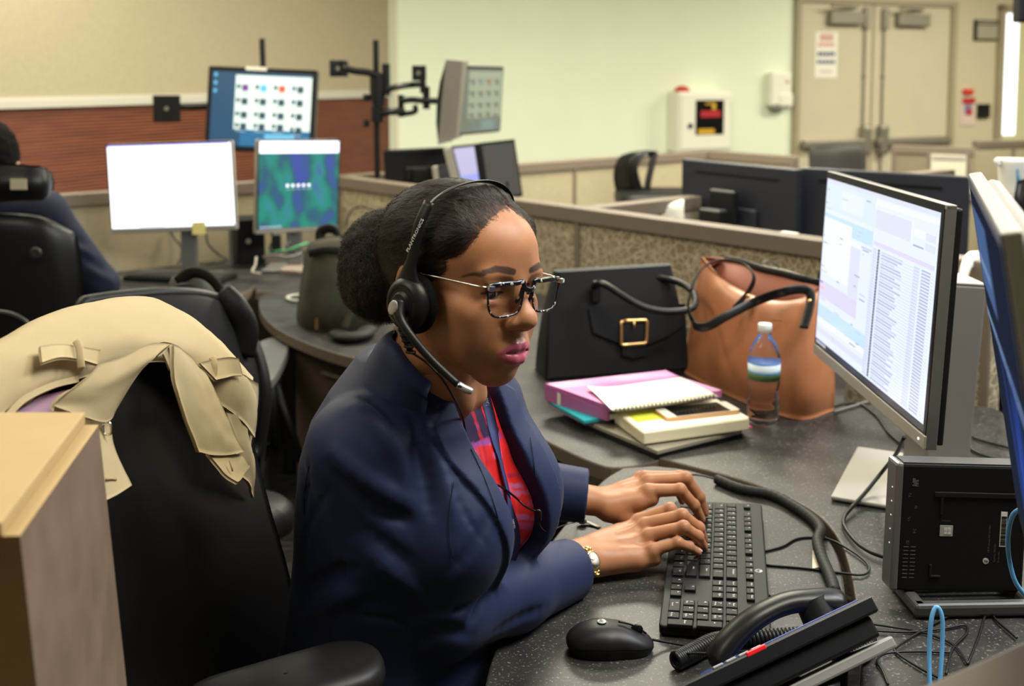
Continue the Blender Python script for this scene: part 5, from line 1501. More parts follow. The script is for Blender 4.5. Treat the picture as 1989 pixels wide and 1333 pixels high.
# ---- mini computer standing on its side
pc0 = at(1729, 1148, z=DZ + 0.022); pcx = unit((1.0, 0.035, 0)); pcy = V3((-pcx[1], pcx[0], 0))
RP = np.stack([pcx, pcy, V3((0, 0, 1))], 1) @ rotx(math.radians(-2)) @ roty(math.radians(2.2))
O3 = pc0 + V3((0, 0.0, 0.0))
PS = 0.182
pc = thing('mini_computer', 'black mini computer standing upright on its stand behind the phone', 'computer', (O3[0] + 0.09, O3[1] + 0.02, DZ))
pbx = lambda mb, x, y, z, sx, sy, sz, bev=0.0: mb.box(O3 + RP @ V3((x, y, z)), (sx, sy, sz), RP, bev)
m_pc = mat('matte_black_case', (0.010, 0.010, 0.0105), rough=0.5, spec=0.4)
mb = MB(); pbx(mb, 0.008 + PS / 2, 0.018, PS / 2, PS, 0.036, PS, 0.004); bd = mb.build('case', m_pc, pc)
mb = MB(); pbx(mb, 0.0055, 0.018, PS / 2, 0.011, 0.038, PS + 0.002, 0.0045); fp = mb.build('front_panel', mat('dark_silver_plastic', (0.20, 0.195, 0.20), rough=0.35, metal=0.6), pc)
mb = MB()
for k in range(5): pbx(mb, -0.0002, 0.012, 0.065 + 0.020 * k, 0.0008, 0.0016, 0.0016)
mb.build('status_light', emat('small_white_led', (0.8, 0.85, 1.0), 0.8), fp)
mb = MB(); pbx(mb, 0.008 + PS / 2, 0.018, PS + 0.0008, PS - 0.006, 0.030, 0.0016, 0.0006); mb.build('top_strip', mat('dark_grey_case', (0.035, 0.034, 0.034), rough=0.5), pc)
for (x, z, w, h_) in ((0.130, PS * 0.77, 0.15, 0.007), (0.066, PS * 0.69, 0.0035, 0.028), (0.055, PS * 0.17, 0.0035, 0.018), (0.062, PS * 0.125, 0.016, 0.003)):
    mb = MB(); pbx(mb, x, -0.0008, z, w, 0.004, h_, 0.001); mb.build('panel_rib', mat('black_rail', (0.022, 0.022, 0.023), rough=0.35), bd)
RPF = np.stack([RP[:, 0], RP[:, 2], -RP[:, 1]], 1)
pface = lambda x, z, o=0.0006: O3 + RP @ V3((x, -o, z))
m_grey_ink = mat('dim_grey_print', (0.10, 0.10, 0.10), rough=0.5)
mb = MB(); pbx(mb, 0.075, -0.0004, 0.088, 0.0185, 0.0008, 0.0155, 0.0002); lb = mb.build('sticker', mat('grey_sticker', (0.30, 0.30, 0.29), rough=0.4), bd)
mb = MB()
for (a, b) in ((-0.0026, 0.0022), (0.0026, 0.0024), (-0.0026, -0.0026), (0.0026, -0.0028)): pbx(mb, 0.0765 + a, -0.0010, 0.088 + b, 0.0044, 0.0004, 0.0042)
mb.build('window_emblem', mat('pale_emblem', (0.50, 0.50, 0.50), rough=0.4), lb)
mb = MB(); pbx(mb, 0.1565, -0.0004, 0.092, 0.009, 0.0008, 0.050, 0.0002); bcl = mb.build('barcode_label', mat('white_label', (0.62, 0.62, 0.60), rough=0.5), bd)
mb = MB()
z = 0.070
while z < 0.112:
    w = rng.choice([0.0005, 0.0009, 0.0014]); pbx(mb, 0.1565, -0.0010, z, 0.0075, 0.0004, w); z += w + rng.choice([0.0006, 0.001])
mb.build('barcode', m_bez, bcl)
mb = MB(); mb.cyl(pface(0.134, 0.046, 0.0), pface(0.134, 0.046, 0.0008), 0.0042, 20); lg = mb.build('round_emblem', mat('pale_grey_emblem', (0.42, 0.42, 0.42), rough=0.4), bd)
text_mesh('hp', 0.0058, (RPF, pface(0.134, 0.0462, 0.0011)), m_bez, 'lettering', lg, 0.0001)
mb = MB()
Rv = np.stack([RPF[:, 1], -RPF[:, 0], RPF[:, 2]], 1)
txt(mb, 'HP ProDesk 600 G3 Mini', 0.0038, Rv, pface(0.1370, 0.078)); txt(mb, 'Serial No  MXL7280', 0.0032, Rv, pface(0.146, 0.058)); txt(mb, 'Product No', 0.0032, Rv, pface(0.152, 0.052)); txt(mb, 'Intel Core', 0.003, RPF, pface(0.074, 0.1025))
mb.build('spec_lettering', m_grey_ink, bd); mb = MB()
for k in range(6):
    txt(mb, ('CE', 'FC', 'UL', 'N', 'TV', 'EAC')[k], 0.0055, Rv, pface(0.021 + 0.009 * (k % 2), 0.070 + 0.017 * k))
mb.build('approval_lettering', m_grey_ink, bd); mb = MB()
for k in range(9):
    for j in range(2): pbx(mb, 0.019 + 0.010 * j, -0.0006, 0.020 + 0.0055 * k, 0.007, 0.0002, 0.0012)
mb.build('text_lines', m_grey_ink, bd); mb = MB()
for k in range(5):
    for j in range(5):
        if rng.random() < 0.6: pbx(mb, 0.024 + 0.0022 * k, -0.0006, 0.152 + 0.0022 * j, 0.0018, 0.0002, 0.0018)
mb.build('dot_code', m_grey_ink, bd)
mb = MB()      # stand: a low open ring
o_ = [O3 + RP @ V3((x, y, 0)) for x, y in ((0.030, -0.030), (0.19, -0.030), (0.19, 0.050), (0.030, 0.050))]
ring = [V3((p[0], p[1], DZ + 0.010)) for p in o_]
for i in range(4):
    a, b = ring[i], ring[(i + 1) % 4]; mb.box((a + b) / 2, (np.linalg.norm(b - a) + 0.018, 0.018, 0.019), frame(x=b - a, y=(0, 0, 1)) @ rotx(-PI / 2), 0.005)
mb.build('stand', mat('dark_stand', (0.055, 0.054, 0.052), rough=0.4), pc)

# ---- keyboard
kA = at(1312, 967, z=0.757); kB = at(1279, 1224, z=0.757)
KX = unit((kB - kA) * V3((1, 1, 0))); KY = V3((-KX[1], KX[0], 0)); KY = KY if KY[0] > 0 else -KY
RK = np.stack([KX, KY, V3((0, 0, 1))], 1) @ rotx(math.radians(2.0)); KL, KD = 0.443, 0.1465
K0 = kA + (kB - kA) / 2 - KX * KL / 2; K0[2] = DZ
kb = thing('keyboard', 'black desktop keyboard with white legends under her hands', 'keyboard', K0 + RK @ V3((KL / 2, KD / 2, 0)))
kp = lambda x, y, z: K0 + RK @ V3((x, y, z))
m_kb = mat('keyboard_black', (0.017, 0.0165, 0.016), rough=0.55, spec=0.35)
m_key = mat('keycap_black', (0.015, 0.0145, 0.014), rough=0.55, spec=0.35)
mb = MB(); mb.prism(rrect(KL, KD, 0.008, 5, (KL / 2, KD / 2)), 0.002, 0.0150, 0.0025, (RK, K0)); body = mb.build('keyboard_case', m_kb, kb)
keys = []
U = 0.01905
rowy = [0.0185, 0.0378, 0.0571, 0.0764, 0.0957, 0.1215]
def krow(y, x0, widths, labs, ht=1.0):
    x = x0
    for w, l in zip(widths, labs):
        if l is not None: keys.append((x + w * U / 2, y, w * U - 0.0030, U * ht - 0.0030, l))
        x += w * U
xm = 0.0125
krow(rowy[4], xm, [1] * 13 + [2], ['`', '1 !', '2 @', '3 #', '4 $', '5 %', '6 ^', '7 &', '8 *', '9 (', '0 )', '- _', '= +', 'Backspace'])
krow(rowy[3], xm, [1.5] + [1] * 12 + [1.5], ['Tab', 'Q', 'W', 'E', 'R', 'T', 'Y', 'U', 'I', 'O', 'P', '[ {', '] }', '\\ |'])
krow(rowy[2], xm, [1.75] + [1] * 11 + [2.25], ['Caps', 'A', 'S', 'D', 'F', 'G', 'H', 'J', 'K', 'L', '; :', "' \"", 'Enter'])
krow(rowy[1], xm, [2.25] + [1] * 10 + [2.75], ['Shift', 'Z', 'X', 'C', 'V', 'B', 'N', 'M', ', <', '. >', '/ ?', 'Shift'])
krow(rowy[0], xm, [1.5, 1.25, 1.25, 6, 1.25, 1.25, 1.0, 1.5], ['Ctrl', 'Win', 'Alt', '', 'Alt', 'Win', '=', 'Ctrl'])
x = xm
for i, l in enumerate(['Esc', 'F1', 'F2', 'F3', 'F4', 'F5', 'F6', 'F7', 'F8', 'F9', 'F10', 'F11', 'F12']):
    xx = xm + (0 if i == 0 else U * (2 + (i - 1) + 0.5 * ((i - 1) // 4))) ; keys.append((xx + U / 2, rowy[5], U - 0.0030, 0.0115, l))
xn = xm + 15 * U + 0.0075
for j, l in enumerate(['PrtSc', 'ScrLk', 'Pause']): keys.append((xn + U * (j + .5), rowy[5], U - 0.003, 0.0115, l))
for r, ls in ((4, ['Insert', 'Home', 'PgUp']), (3, ['Delete', 'End', 'PgDn'])): krow(rowy[r], xn, [1, 1, 1], ls)
keys.append((xn + 1.5 * U, rowy[1], U - 0.003, U - 0.003, '^'))
krow(rowy[0], xn, [1, 1, 1], ['<', 'v', '>'])
xp = xn + 3 * U + 0.0075
krow(rowy[4], xp, [1] * 4, ['Num Lk', '/', '*', '-']); krow(rowy[3], xp, [1] * 3, ['7 Home', '8', '9 PgUp']); krow(rowy[2], xp, [1] * 3, ['4', '5', '6']); krow(rowy[1], xp, [1] * 3, ['1 End', '2', '3 PgDn']); krow(rowy[0], xp, [2, 1], ['0 Insert', '. Delete'])
keys.append((xp + 3.5 * U, (rowy[3] + rowy[2]) / 2, U - 0.003, 2 * U - 0.003, '+')); keys.append((xp + 3.5 * U, (rowy[1] + rowy[0]) / 2, U - 0.003, 2 * U - 0.003, 'Enter'))
mb = MB(); ml = MB()
for (x, y, w, d_, l) in keys:
    bm = bmesh.new(); bmesh.ops.create_cube(bm, size=1)
    for v in bm.verts:
        k = 0.94 if v.co.z > 0 else 1.0
        v.co = Vector((v.co.x * w * k, v.co.y * d_ * (k if d_ > 0.013 else 0.95), v.co.z * 0.0052))
    bmesh.ops.bevel(bm, geom=list(bm.edges), offset=0.0007, segments=1, profile=0.5, affect='EDGES')
    mb.bm(bm, kp(x, y, 0.0166), RK, smooth=False)
    two = l.split(' ')
    sz = 0.0068 if len(two[0]) == 1 else 0.0042
    if len(two) == 2 and len(l) <= 3:
        txt(ml, two[0], 0.0054, RK, kp(x - w * 0.18, y - d_ * 0.16, 0.0194)); txt(ml, two[1], 0.0054, RK, kp(x - w * 0.18, y + d_ * 0.22, 0.0194))
    else:
        for i, s in enumerate(two):
            if s: txt(ml, s, sz if i == 0 and len(s) == 1 else 0.0040, RK, kp(x - w * (0.16 if len(s) < 3 else 0.02), y + d_ * (0.18 - 0.34 * i), 0.0194))
kc = mb.build('keycaps', m_key, kb); ml.build('key_legends', mat('key_legend_white', (0.62, 0.61, 0.58), rough=0.5), kc)
mb = MB(); mb.lathe([(0.0, 0.0), (0.0058, 0.0), (0.0058, 0.0005), (0.0, 0.0006)], kp(0.262, 0.1345, 0.0150), 24, RK); lg = mb.build('round_emblem', mat('pale_grey_emblem', (0.42, 0.42, 0.42)), body)
text_mesh('hp', 0.0078, (RK, kp(0.262, 0.1348, 0.0159)), m_bez, 'lettering', lg, 0.0001)
mb = MB(); mb.box(kp(xp + 0.030, 0.1225, 0.0152), (0.002, 0.001, 0.0006), RK); mb.build('status_light', emat('white_led', (0.8, 0.85, 1), 2.0), body)
mb = MB()
for (a, b) in ((0.02, 0.01), (KL - 0.02, 0.01), (0.02, KD - 0.012), (KL - 0.02, KD - 0.012)): mb.cyl(V3((*kp(a, b, 0)[:2], DZ)), kp(a, b, 0.004), 0.006, 12)
mb.build('foot', m_blk_soft, kb)

# ---- mouse
mc_ = at(1186, 1262, z=DZ); mdir = unit((1.0, 0.04, 0)); RMs = np.stack([mdir, V3((-mdir[1], mdir[0], 0)), V3((0, 0, 1))], 1)
ms = thing('computer_mouse', 'black mouse with a pale round emblem left of the keyboard end', 'mouse', mc_)
def mouse_shell(z0, z1, grow=0.0):
    rows = []
    Lh, Wh = 0.057 + grow, 0.0315 + grow
    for u in np.linspace(z0, z1, 16):
        ring = []
        for a in np.linspace(0, 2 * PI, 49)[:-1]:
            c, s = math.cos(a), math.sin(a)
            k = (abs(c) ** 2.7 + abs(s) ** 2.7) ** (-1 / 2.7)
            # u: 0 bottom .. 1 top
            sh = math.sqrt(max(0.0, 1 - max(0, (u - 0.30) / 0.70) ** 2.2)) * (0.93 + 0.07 * min(1, u / 0.3))
            x = c * k * sh; y = s * k * sh * (0.94 if c > 0 else 1.0)
            hgt = 0.0375 - 0.0035 * (x + 0.25) ** 2 * 3.2
            ring.append((x * Lh - 0.003 * u, y * Wh, u * hgt + 0.0008))
        rows.append(ring)
    return np.array(rows)
m_ms = mat('mouse_black', (0.016, 0.0155, 0.0155), rough=0.42, spec=0.45)
def shell_obj(name, z0, z1, m, par, grow=0.0):
    G = mouse_shell(z0, z1, grow) @ RMs.T + mc_
    G = np.concatenate([G, G[:, :1]], 1)
    mb = MB(); mb.grid(G)
    if z1 >= 1: mb.raw(np.concatenate([[G[-1].mean(0)], G[-1]]), [[0, i + 1, i + 2] for i in range(48)], True)
    if z0 <= 0: mb.raw(G[0][:-1], [list(range(48))], False)
    return mb.build(name, m, par)
shell_obj('base_shell', 0.0, 0.42, mat('mouse_base_black', (0.012, 0.012, 0.012), rough=0.5), ms, 0.0)
tops = shell_obj('top_shell', 0.41, 1.0, m_ms, ms, 0.0006)
mtop = lambda x, y: mc_ + RMs @ V3((x, y, 0.0395 - 0.0035 * (x / 0.057 + 0.25) ** 2 * 3.2 - 0.010 * (y / 0.0315) ** 2 * 1.0 - (0.030 * max(0, abs(x) / 0.057 - 0.35) ** 2)))
mb = MB(); mb.tube([mtop(x, 0.0) for x in np.linspace(0.010, 0.046, 14)], 0.0014, 6); mb.build('button_groove', m_bez, tops)
mb = MB(); mb.ball(mtop(0.034, 0) + V3((0, 0, -0.004)), (0.0085, 0.0034, 0.0080), RMs, 16, 10); mb.build('scroll_wheel', mat('wheel_black', (0.010, 0.010, 0.010), rough=0.3), ms)
mb = MB(); mb.ball(mtop(-0.012, 0) - V3((0, 0, 0.0010)), (0.0062, 0.0062, 0.0014), RMs, 20, 8); em = mb.build('round_emblem', mat('pale_grey_emblem', (0.42, 0.42, 0.42)), tops)
text_mesh('hp', 0.0080, (np.stack([RMs[:, 0], RMs[:, 1], RMs[:, 2]], 1) @ rotz(-1.2), mtop(-0.012, 0) + V3((0, 0, 0.0007))), m_bez, 'lettering', em, 0.0001)
mb = MB(); mb.tube(spline([mc_ + RMs @ V3((0.055, 0, 0.012)), mc_ + RMs @ V3((0.075, 0.004, 0.006)), at(1340, 1256, z=DZ + 0.003), at(1400, 1268, z=DZ + 0.003), at(1470, 1262, z=DZ + 0.003)], 6), 0.0017, 8)
mb.build('cord', m_blk_soft, ms)

# ---- desk phone turned away, with its handset
T0 = at(1285, 1348, Y=1.190); T1 = at(1692, 1155, Y=1.270)
pL = unit(T1 - T0); PL = np.linalg.norm(T1 - T0); pD = unit((0.20, 0.86, -0.47)); pD = unit(pD - pL * (pD @ pL)); pN = np.cross(pL, pD); pN = pN if pN[2] > 0 else -pN
RPh = np.stack([pL, pD, pN], 1)
ph = thing('desk_phone', 'black office desk phone seen from behind with its handset resting on it', 'phone', (T0[0] + 0.14, T0[1] + 0.08, DZ))
fb = lambda mb, x, y, z, sx, sy, sz, bev=0.0: mb.box(T0 + RPh @ V3((x, y, z)), (sx, sy, sz), RPh, bev)
m_ph = mat('phone_black', (0.013, 0.0135, 0.017), rough=0.38, spec=0.5)
mb = MB(); fb(mb, PL / 2, 0.055, -0.010, PL, 0.110, 0.020, 0.003); fb(mb, PL / 2 - 0.004, 0.058, -0.032, PL - 0.012, 0.100, 0.026, 0.004); phb = mb.build('phone_body', m_ph, ph)
mb = MB(); fb(mb, PL * 0.60, 0.045, 0.0008, PL * 0.70, 0.07, 0.0016, 0.0004); mb.build('display', emat('dim_phone_display', (0.02, 0.05, 0.22), 1.0), phb)  # blue glow stands in for the reflection on the phone's screen
mb = MB(); fb(mb, PL * 0.435, 0.002, -0.0015, 0.026, 0.006, 0.006, 0.0015); rl = mb.build('message_light', mat('red_indicator', (0.55, 0.01, 0.015), rough=0.3, emit=(0.8, 0.01, 0.02), estr=0.12), phb); rl['label'] = 'red message light'
mb = MB()
for k in range(4): fb(mb, 0.075 + 0.017 * k, 0.006, 0.001, 0.013, 0.008, 0.003, 0.001)
mb.build('button_strip', mat('pale_phone_buttons', (0.30, 0.31, 0.33), rough=0.3), phb)
mb = MB(); fb(mb, PL * 0.66, 0.060, -0.056, PL * 0.72, 0.090, 0.014, 0.003); mb.build('stand_plate', mat('grey_stand_plate', (0.20, 0.195, 0.19), rough=0.45), ph)
mb = MB()
ft0 = T0 + RPh @ V3((PL * 0.66, 0.03, -0.062)); mb.tube([ft0, V3((ft0[0] + 0.005, ft0[1], DZ + 0.004))], [0.022, 0.016], 14); mb.box((ft0[0] + 0.005, ft0[1] + 0.01, DZ + 0.003), (0.07, 0.10, 0.006), None, 0.002)
mb.build('stand_foot', m_blk, ph)
H = [at(1390, 1296, Y=1.292), at(1412, 1252, Y=1.298), at(1462, 1204, Y=1.310), at(1525, 1173, Y=1.325), at(1585, 1167, Y=1.330), at(1640, 1172, Y=1.335)]
P = spline(H, 6)
rr = np.interp(np.linspace(0, 1, len(P)), [0, 0.06, 0.2, 0.5, 0.75, 0.9, 0.97, 1], [0.010, 0.020, 0.018, 0.0155, 0.017, 0.020, 0.019, 0.008])
mb = MB(); mb.tube(P, rr, 20, flat=(1.15, 0.80, (-0.5, 0, 0.86)))
e = P[-8]; mb.cyl(e, e - pN * 0.036, 0.021, 20, 0.024); e = P[4]; mb.cyl(e, e - pN * 0.030, 0.018, 20, 0.022)
mb.build('handset', mat('handset_black', (0.016, 0.0155, 0.0155), rough=0.36, spec=0.5), ph)
# coiled cord
def coil(path, R, r, turns, n=8):
    P_ = spline(path, 24); T = np.gradient(P_, axis=0); T /= np.linalg.norm(T, axis=1)[:, None]
    N = V3((0, 0, 1)); s = np.linspace(0, 1, turns * 14); out = []
    L = np.linspace(0, 1, len(P_))
    for u in s:
        p = np.array([np.interp(u, L, P_[:, i]) for i in range(3)]); t = unit([np.interp(u, L, T[:, i]) for i in range(3)])
        b = unit(np.cross(t, N)); nn = np.cross(b, t); a = 2 * PI * turns * u
        out.append(p + R * (math.cos(a) * nn + math.sin(a) * b))
    return out
mb = MB()
mb.tube(coil([at(1312, 1284, z=DZ + 0.013), at(1345, 1268, z=DZ + 0.013), at(1385, 1248, z=DZ + 0.013), at(1420, 1243, z=DZ + 0.013), at(1490, 1240, z=DZ + 0.013), at(1560, 1236, z=DZ + 0.013)], 0.0095, 0.0026, 46), 0.0027, 6)
mb.tube(coil([at(1620, 1280, z=DZ + 0.012), at(1655, 1276, z=DZ + 0.012), at(1682, 1262, z=DZ + 0.012), at(1688, 1245, z=DZ + 0.014)], 0.0095, 0.0026, 16), 0.0028, 6)
mb.tube(spline([at(1312, 1276, z=DZ + 0.014), at(1330, 1270, z=DZ + 0.02), at(1385, 1272, z=DZ + 0.03), H[0]], 6), 0.0016, 6)
mb.build('coiled_cord', mat('coil_black', (0.020, 0.020, 0.0205), rough=0.4), ph)

# ---- cables on the desk
m_cable = mat('cable_black', (0.014, 0.014, 0.014), rough=0.45)
def cable(name, label, pts, r, m=m_cable, z=DZ, cat='cable', group=None, n=8):
    P = [at(p[0], p[1], z=z + (p[2] if len(p) > 2 else r)) if len(p) < 4 else at(p[0], p[1], Y=p[3]) for p in pts]
    mb = MB(); mb.tube(spline(P, 8), r, n)
    return tag(mb.build(name, m), label, cat, group)
hose = [(1392, 931), (1440, 950), (1500, 962), (1545, 985), (1580, 1010), (1594, 1030, 0.012), (1588, 1052, 0.012), (1597, 1085), (1612, 1120), (1622, 1150)]
P = spline([at(p[0], p[1], z=DZ + (p[2] if len(p) > 2 else 0.0095)) for p in hose], 14)
rr = 0.0088 + 0.0006 * np.sin(np.arange(len(P)) * 2.1)
mb = MB(); mb.tube(P, rr, 14); tag(mb.build('cable_sleeve', mat('corrugated_sleeve', (0.022, 0.021, 0.020), rough=0.6)), 'thick black corrugated cable sleeve curving behind the keyboard', 'cable sleeve')
cable('cable', 'thin black cable from the sleeve end to behind her far hand', [(1392, 931), (1350, 922), (1300, 928), (1262, 940), (1240, 952)], 0.0011)
cable('cable', 'thin black cable looping from keyboard edge under the sleeve', [(1486, 1071), (1520, 1062), (1545, 1048), (1574, 1044), (1610, 1048), (1650, 1068), (1682, 1092), (1688, 1108), (1672, 1117), (1630, 1113), (1560, 1104), (1488, 1098)], 0.0019)
cable('cable', 'thin black cable leaving the keyboard near the phone handset', [(1489, 1155), (1505, 1162), (1530, 1172)], 0.0019)
cable('power_cable', 'black power cable looping down past the silver monitor base', [(1756, 850, 0, 1.80), (1742, 880, 0, 1.84), (1715, 915, 0, 1.91), (1680, 958, 0.016), (1656, 984, 0.010), (1641, 1003, 0.006), (1640, 1022, 0.006), (1662, 1052, 0.006), (1690, 1072, 0.006), (1722, 1084, 0.006)], 0.0034)
cable('cable', 'black cable running under the lit monitor towards the partition', [(1600, 795), (1660, 783), (1700, 805), (1730, 845), (1765, 870), (1800, 885)], 0.003)
cable('cable', 'grey cable along the desk back beneath the tan bag', [(1620, 800), (1655, 790), (1690, 780), (1730, 782)], 0.003, mat('cable_grey', (0.16, 0.15, 0.14), rough=0.5))
cable('cable', 'black cable behind the stand column, upper of two', [(1868, 838), (1905, 855), (1960, 870)], 0.003)
cable('cable', 'black cable behind the stand column, lower of two', [(1868, 858), (1900, 880), (1950, 897)], 0.003)
cable('cable', 'thin cable pair end leaving the phone to the right', [(1690, 1212), (1730, 1218), (1790, 1228), (1850, 1252), (1880, 1290)], 0.0016)
cable('cable', 'thin cable with a sharp bend near the grey partition top', [(1690, 1225), (1760, 1228), (1830, 1222), (1872, 1215), (1878, 1230), (1850, 1262), (1838, 1310)], 0.0016)
cable('cable', 'thin cable looping on the desk left of the blue cable', [(1872, 1198), (1850, 1195), (1800, 1220), (1745, 1255), (1742, 1268), (1790, 1300), (1850, 1330)], 0.0016)
cable('cable', 'thin cable rising to a peak right of the blue cable', [(1880, 1290), (1900, 1240), (1918, 1190), (1940, 1210), (1975, 1240)], 0.0016)
cable('cable', 'thin cable plug lead in front of the blue cable', [(1850, 1268), (1780, 1266), (1720, 1270), (1704, 1285), (1715, 1305), (1725, 1330)], 0.0016)
m_blue = mat('cable_blue', (0.10, 0.32, 0.62), rough=0.4)
cable('network_cable', 'bright blue cable standing up in a narrow loop before the computer', [(1806, 1345, 0, 1.28), (1805, 1270, 0, 1.30), (1809, 1205, 0, 1.31), (1819, 1180, 0, 1.315), (1830, 1200, 0, 1.31), (1830, 1260, 0, 1.30), (1824, 1345, 0, 1.28)], 0.0028, m_blue)
cable('network_cable', 'bright blue cable curving round the edge-on monitor', [(1992, 985, 0, 1.22), (1968, 1000, 0, 1.24), (1958, 1040, 0, 1.26), (1960, 1085, 0, 1.28), (1972, 1130, 0, 1.28), (1995, 1162, 0, 1.28)], 0.0028, m_blue)
mb = MB(); pts = [at(a, b, z=DZ + 0.0006) for a, b in ((1578, 1070), (1590, 1068), (1597, 1102), (1578, 1105))]
mb.raw(pts + [p + V3((0, 0, 0.0006)) for p in pts], [[3, 2, 1, 0], [4, 5, 6, 7], [0, 1, 5, 4], [1, 2, 6, 5], [2, 3, 7, 6], [3, 0, 4, 7]], False)
tag(mb.build('paper_label', mat('paper_cream', (0.70, 0.66, 0.52), rough=0.8)), 'small cream paper label with print under the cable sleeve', 'label')
mb = MB(); mb.tube(spline([at(1126, 1013, z=DZ + 0.006), at(1140, 1014, z=DZ + 0.004), at(1165, 1025, z=DZ + 0.001)], 4), 0.004, 8, flat=(1.2, 0.3, (0, 0, 1))); mb.ball(at(1131, 1012, z=DZ + 0.007), (0.008, 0.006, 0.006))
tag(mb.build('cable_clip', mat('white_plastic', (0.72, 0.71, 0.64), rough=0.45)), 'little white clip and tag lying under her far wrist', 'clip')

# ---- papers, binders, book, smartphone, laptop
def pslab(name, px, z0, z1, m, parent=None, bev=0.0015, zs=None):
    mb = MB(); bm = bmesh.new()
    P = [at(a, b, z=(z1 if zs is None else zs[i])) for i, (a, b) in enumerate(px)]
    lo = [bm.verts.new((p[0], p[1], z0)) for p in P]; hi = [bm.verts.new(tuple(p)) for p in P]
    n = len(P); bm.faces.new(lo[::-1]); bm.faces.new(hi)
    for i in range(n): bm.faces.new((lo[i], lo[(i + 1) % n], hi[(i + 1) % n], hi[i]))
    bmesh.ops.recalc_face_normals(bm, faces=list(bm.faces))
    if bev: bmesh.ops.bevel(bm, geom=list(bm.edges), offset=bev, segments=2, profile=0.5, affect='EDGES')
    mb.bm(bm, smooth=False)
    return mb.build(name, m, parent), P
SZ = 0.735
lp = thing('laptop', 'closed grey laptop with black rim lying under the thick book', 'laptop', at(1290, 840, z=SZ))
pslab('laptop_base', [(1120, 818), (1276, 884), (1443, 842), (1300, 785)], SZ, SZ + 0.010, m_blk, lp)
pslab('laptop_lid', [(1121, 811), (1277, 876), (1442, 835), (1300, 779)], SZ + 0.0105, SZ + 0.019, mat('laptop_grey', (0.36, 0.33, 0.26), rough=0.4, metal=0.3), lp)
z1 = SZ + 0.0195
m_teal = mat('teal_card', (0.010, 0.30, 0.34), rough=0.4); m_pink = mat('orchid_card', (0.44, 0.135, 0.33), rough=0.42); m_paper = mat('white_paper', (0.80, 0.78, 0.68), rough=0.85)
bt = thing('ring_binder', 'teal folder at the bottom of the stack beside the black handbag', 'binder', at(1130, 800, z=SZ))
pslab('lower_cover', [(1064, 786), (1136, 824), (1290, 800), (1210, 765)], z1, z1 + 0.003, m_pink, bt)
pslab('cover', [(1064, 778), (1134, 817), (1290, 796), (1210, 758)], z1 + 0.004, z1 + 0.012, m_teal, bt)
bp = thing('ring_binder', 'orchid pink binder lying on the teal folder', 'binder', at(1200, 770, z=z1))
pslab('cover', [(1058, 745), (1180, 802), (1402, 772), (1292, 719)], z1 + 0.046, z1 + 0.050, m_pink, bp, 0.001, zs=[z1 + 0.050, z1 + 0.030, z1 + 0.030, z1 + 0.050])
pslab('spine', [(1058, 746), (1180, 803), (1184, 802), (1063, 745)], z1 + 0.0125, z1 + 0.05, m_pink, bp, 0.0, zs=[z1 + 0.0495, z1 + 0.0295, z1 + 0.0295, z1 + 0.0495])
pslab('paper_block', [(1082, 762), (1180, 806), (1390, 778), (1290, 726)], z1 + 0.0125, z1 + 0.028, m_paper, bp, 0.001, zs=[z1 + 0.040, z1 + 0.024, z1 + 0.024, z1 + 0.040])
nb = thing('spiral_notebook', 'open spiral notebook with blank cream pages leaning on the pink binder', 'notebook', at(1270, 770, z=z1))
g0 = [at(1140, 750, z=z1 + 0.056), at(1185, 752, z=z1 + 0.052), at(1260, 742, z=z1 + 0.054), at(1322, 733, z=z1 + 0.060)]
g1 = [at(1164, 773, z=z1 + 0.050), at(1210, 770, z=z1 + 0.052), at(1290, 758, z=z1 + 0.052), at(1358, 750, z=z1 + 0.052)]
g2 = [at(1188, 797, z=z1 + 0.048), at(1240, 791, z=z1 + 0.049), at(1320, 780, z=z1 + 0.049), at(1392, 768, z=z1 + 0.049)]
for k in range(3):
    off = V3((0.002 * k, 0, -0.0016 * k))
    mb = MB(); mb.grid(patch([[p + off for p in g] for g in (g2, g1, g0)], 6, 6), 0.0006); mb.build('page', mat('cream_page', (0.84, 0.80, 0.62), rough=0.85), nb)
a, b = at(1193, 797, z=z1 + 0.050), at(1390, 769, z=z1 + 0.050)
mb = MB(); mb.tube(coil([a, (a + b) / 2, b], 0.0042, 0.0007, 26), 0.0009, 6); mb.build('spiral_wire', mat('wire_dark', (0.10, 0.09, 0.08), rough=0.35, metal=0.8), nb)
bk = thing('book', 'thick book with cream page edges and a lime sticky note, on the laptop', 'book', at(1320, 825, z=z1))
pslab('back_cover', [(1190, 812), (1252, 862), (1462, 829), (1395, 787)], z1, z1 + 0.003, mat('magenta_cover', (0.50, 0.03, 0.16), rough=0.4), bk)
m_pg = tex_mat('stacked_pages', lambda nt, co: (ramp(nt, (lambda w: (nt.links.new(co, w.inputs[0]), w.outputs['Fac'])[1])(N_(nt, 'ShaderNodeTexWave', bands_direction='Z', Scale=420.0, Distortion=1.0)), [(0.0, (0.62, 0.56, 0.36)), (1.0, (0.82, 0.77, 0.56))]), None), rough=0.85)
pslab('page_block', [(1193, 799), (1250, 841), (1456, 813), (1392, 776)], z1 + 0.003, z1 + 0.028, m_pg, bk, 0.003)
_, P = pslab('top_page', [(1194, 797), (1251, 839), (1455, 811), (1391, 775)], z1 + 0.028, z1 + 0.0288, mat('cream_page', (0.84, 0.80, 0.62)), bk, 0.0)
pslab('sticky_note', [(1216, 803), (1237, 820), (1290, 813), (1270, 797)], z1 + 0.029, z1 + 0.0294, mat('lime_note', (0.62, 0.66, 0.05), rough=0.8), bk, 0.0)
z2 = z1 + 0.0292
sp = thing('smartphone', 'rose gold smartphone with dark screen lying on the book', 'phone', at(1350, 795, z=z2))
pcs = [(1271, 794), (1296, 812), (1441, 796), (1413, 777)]
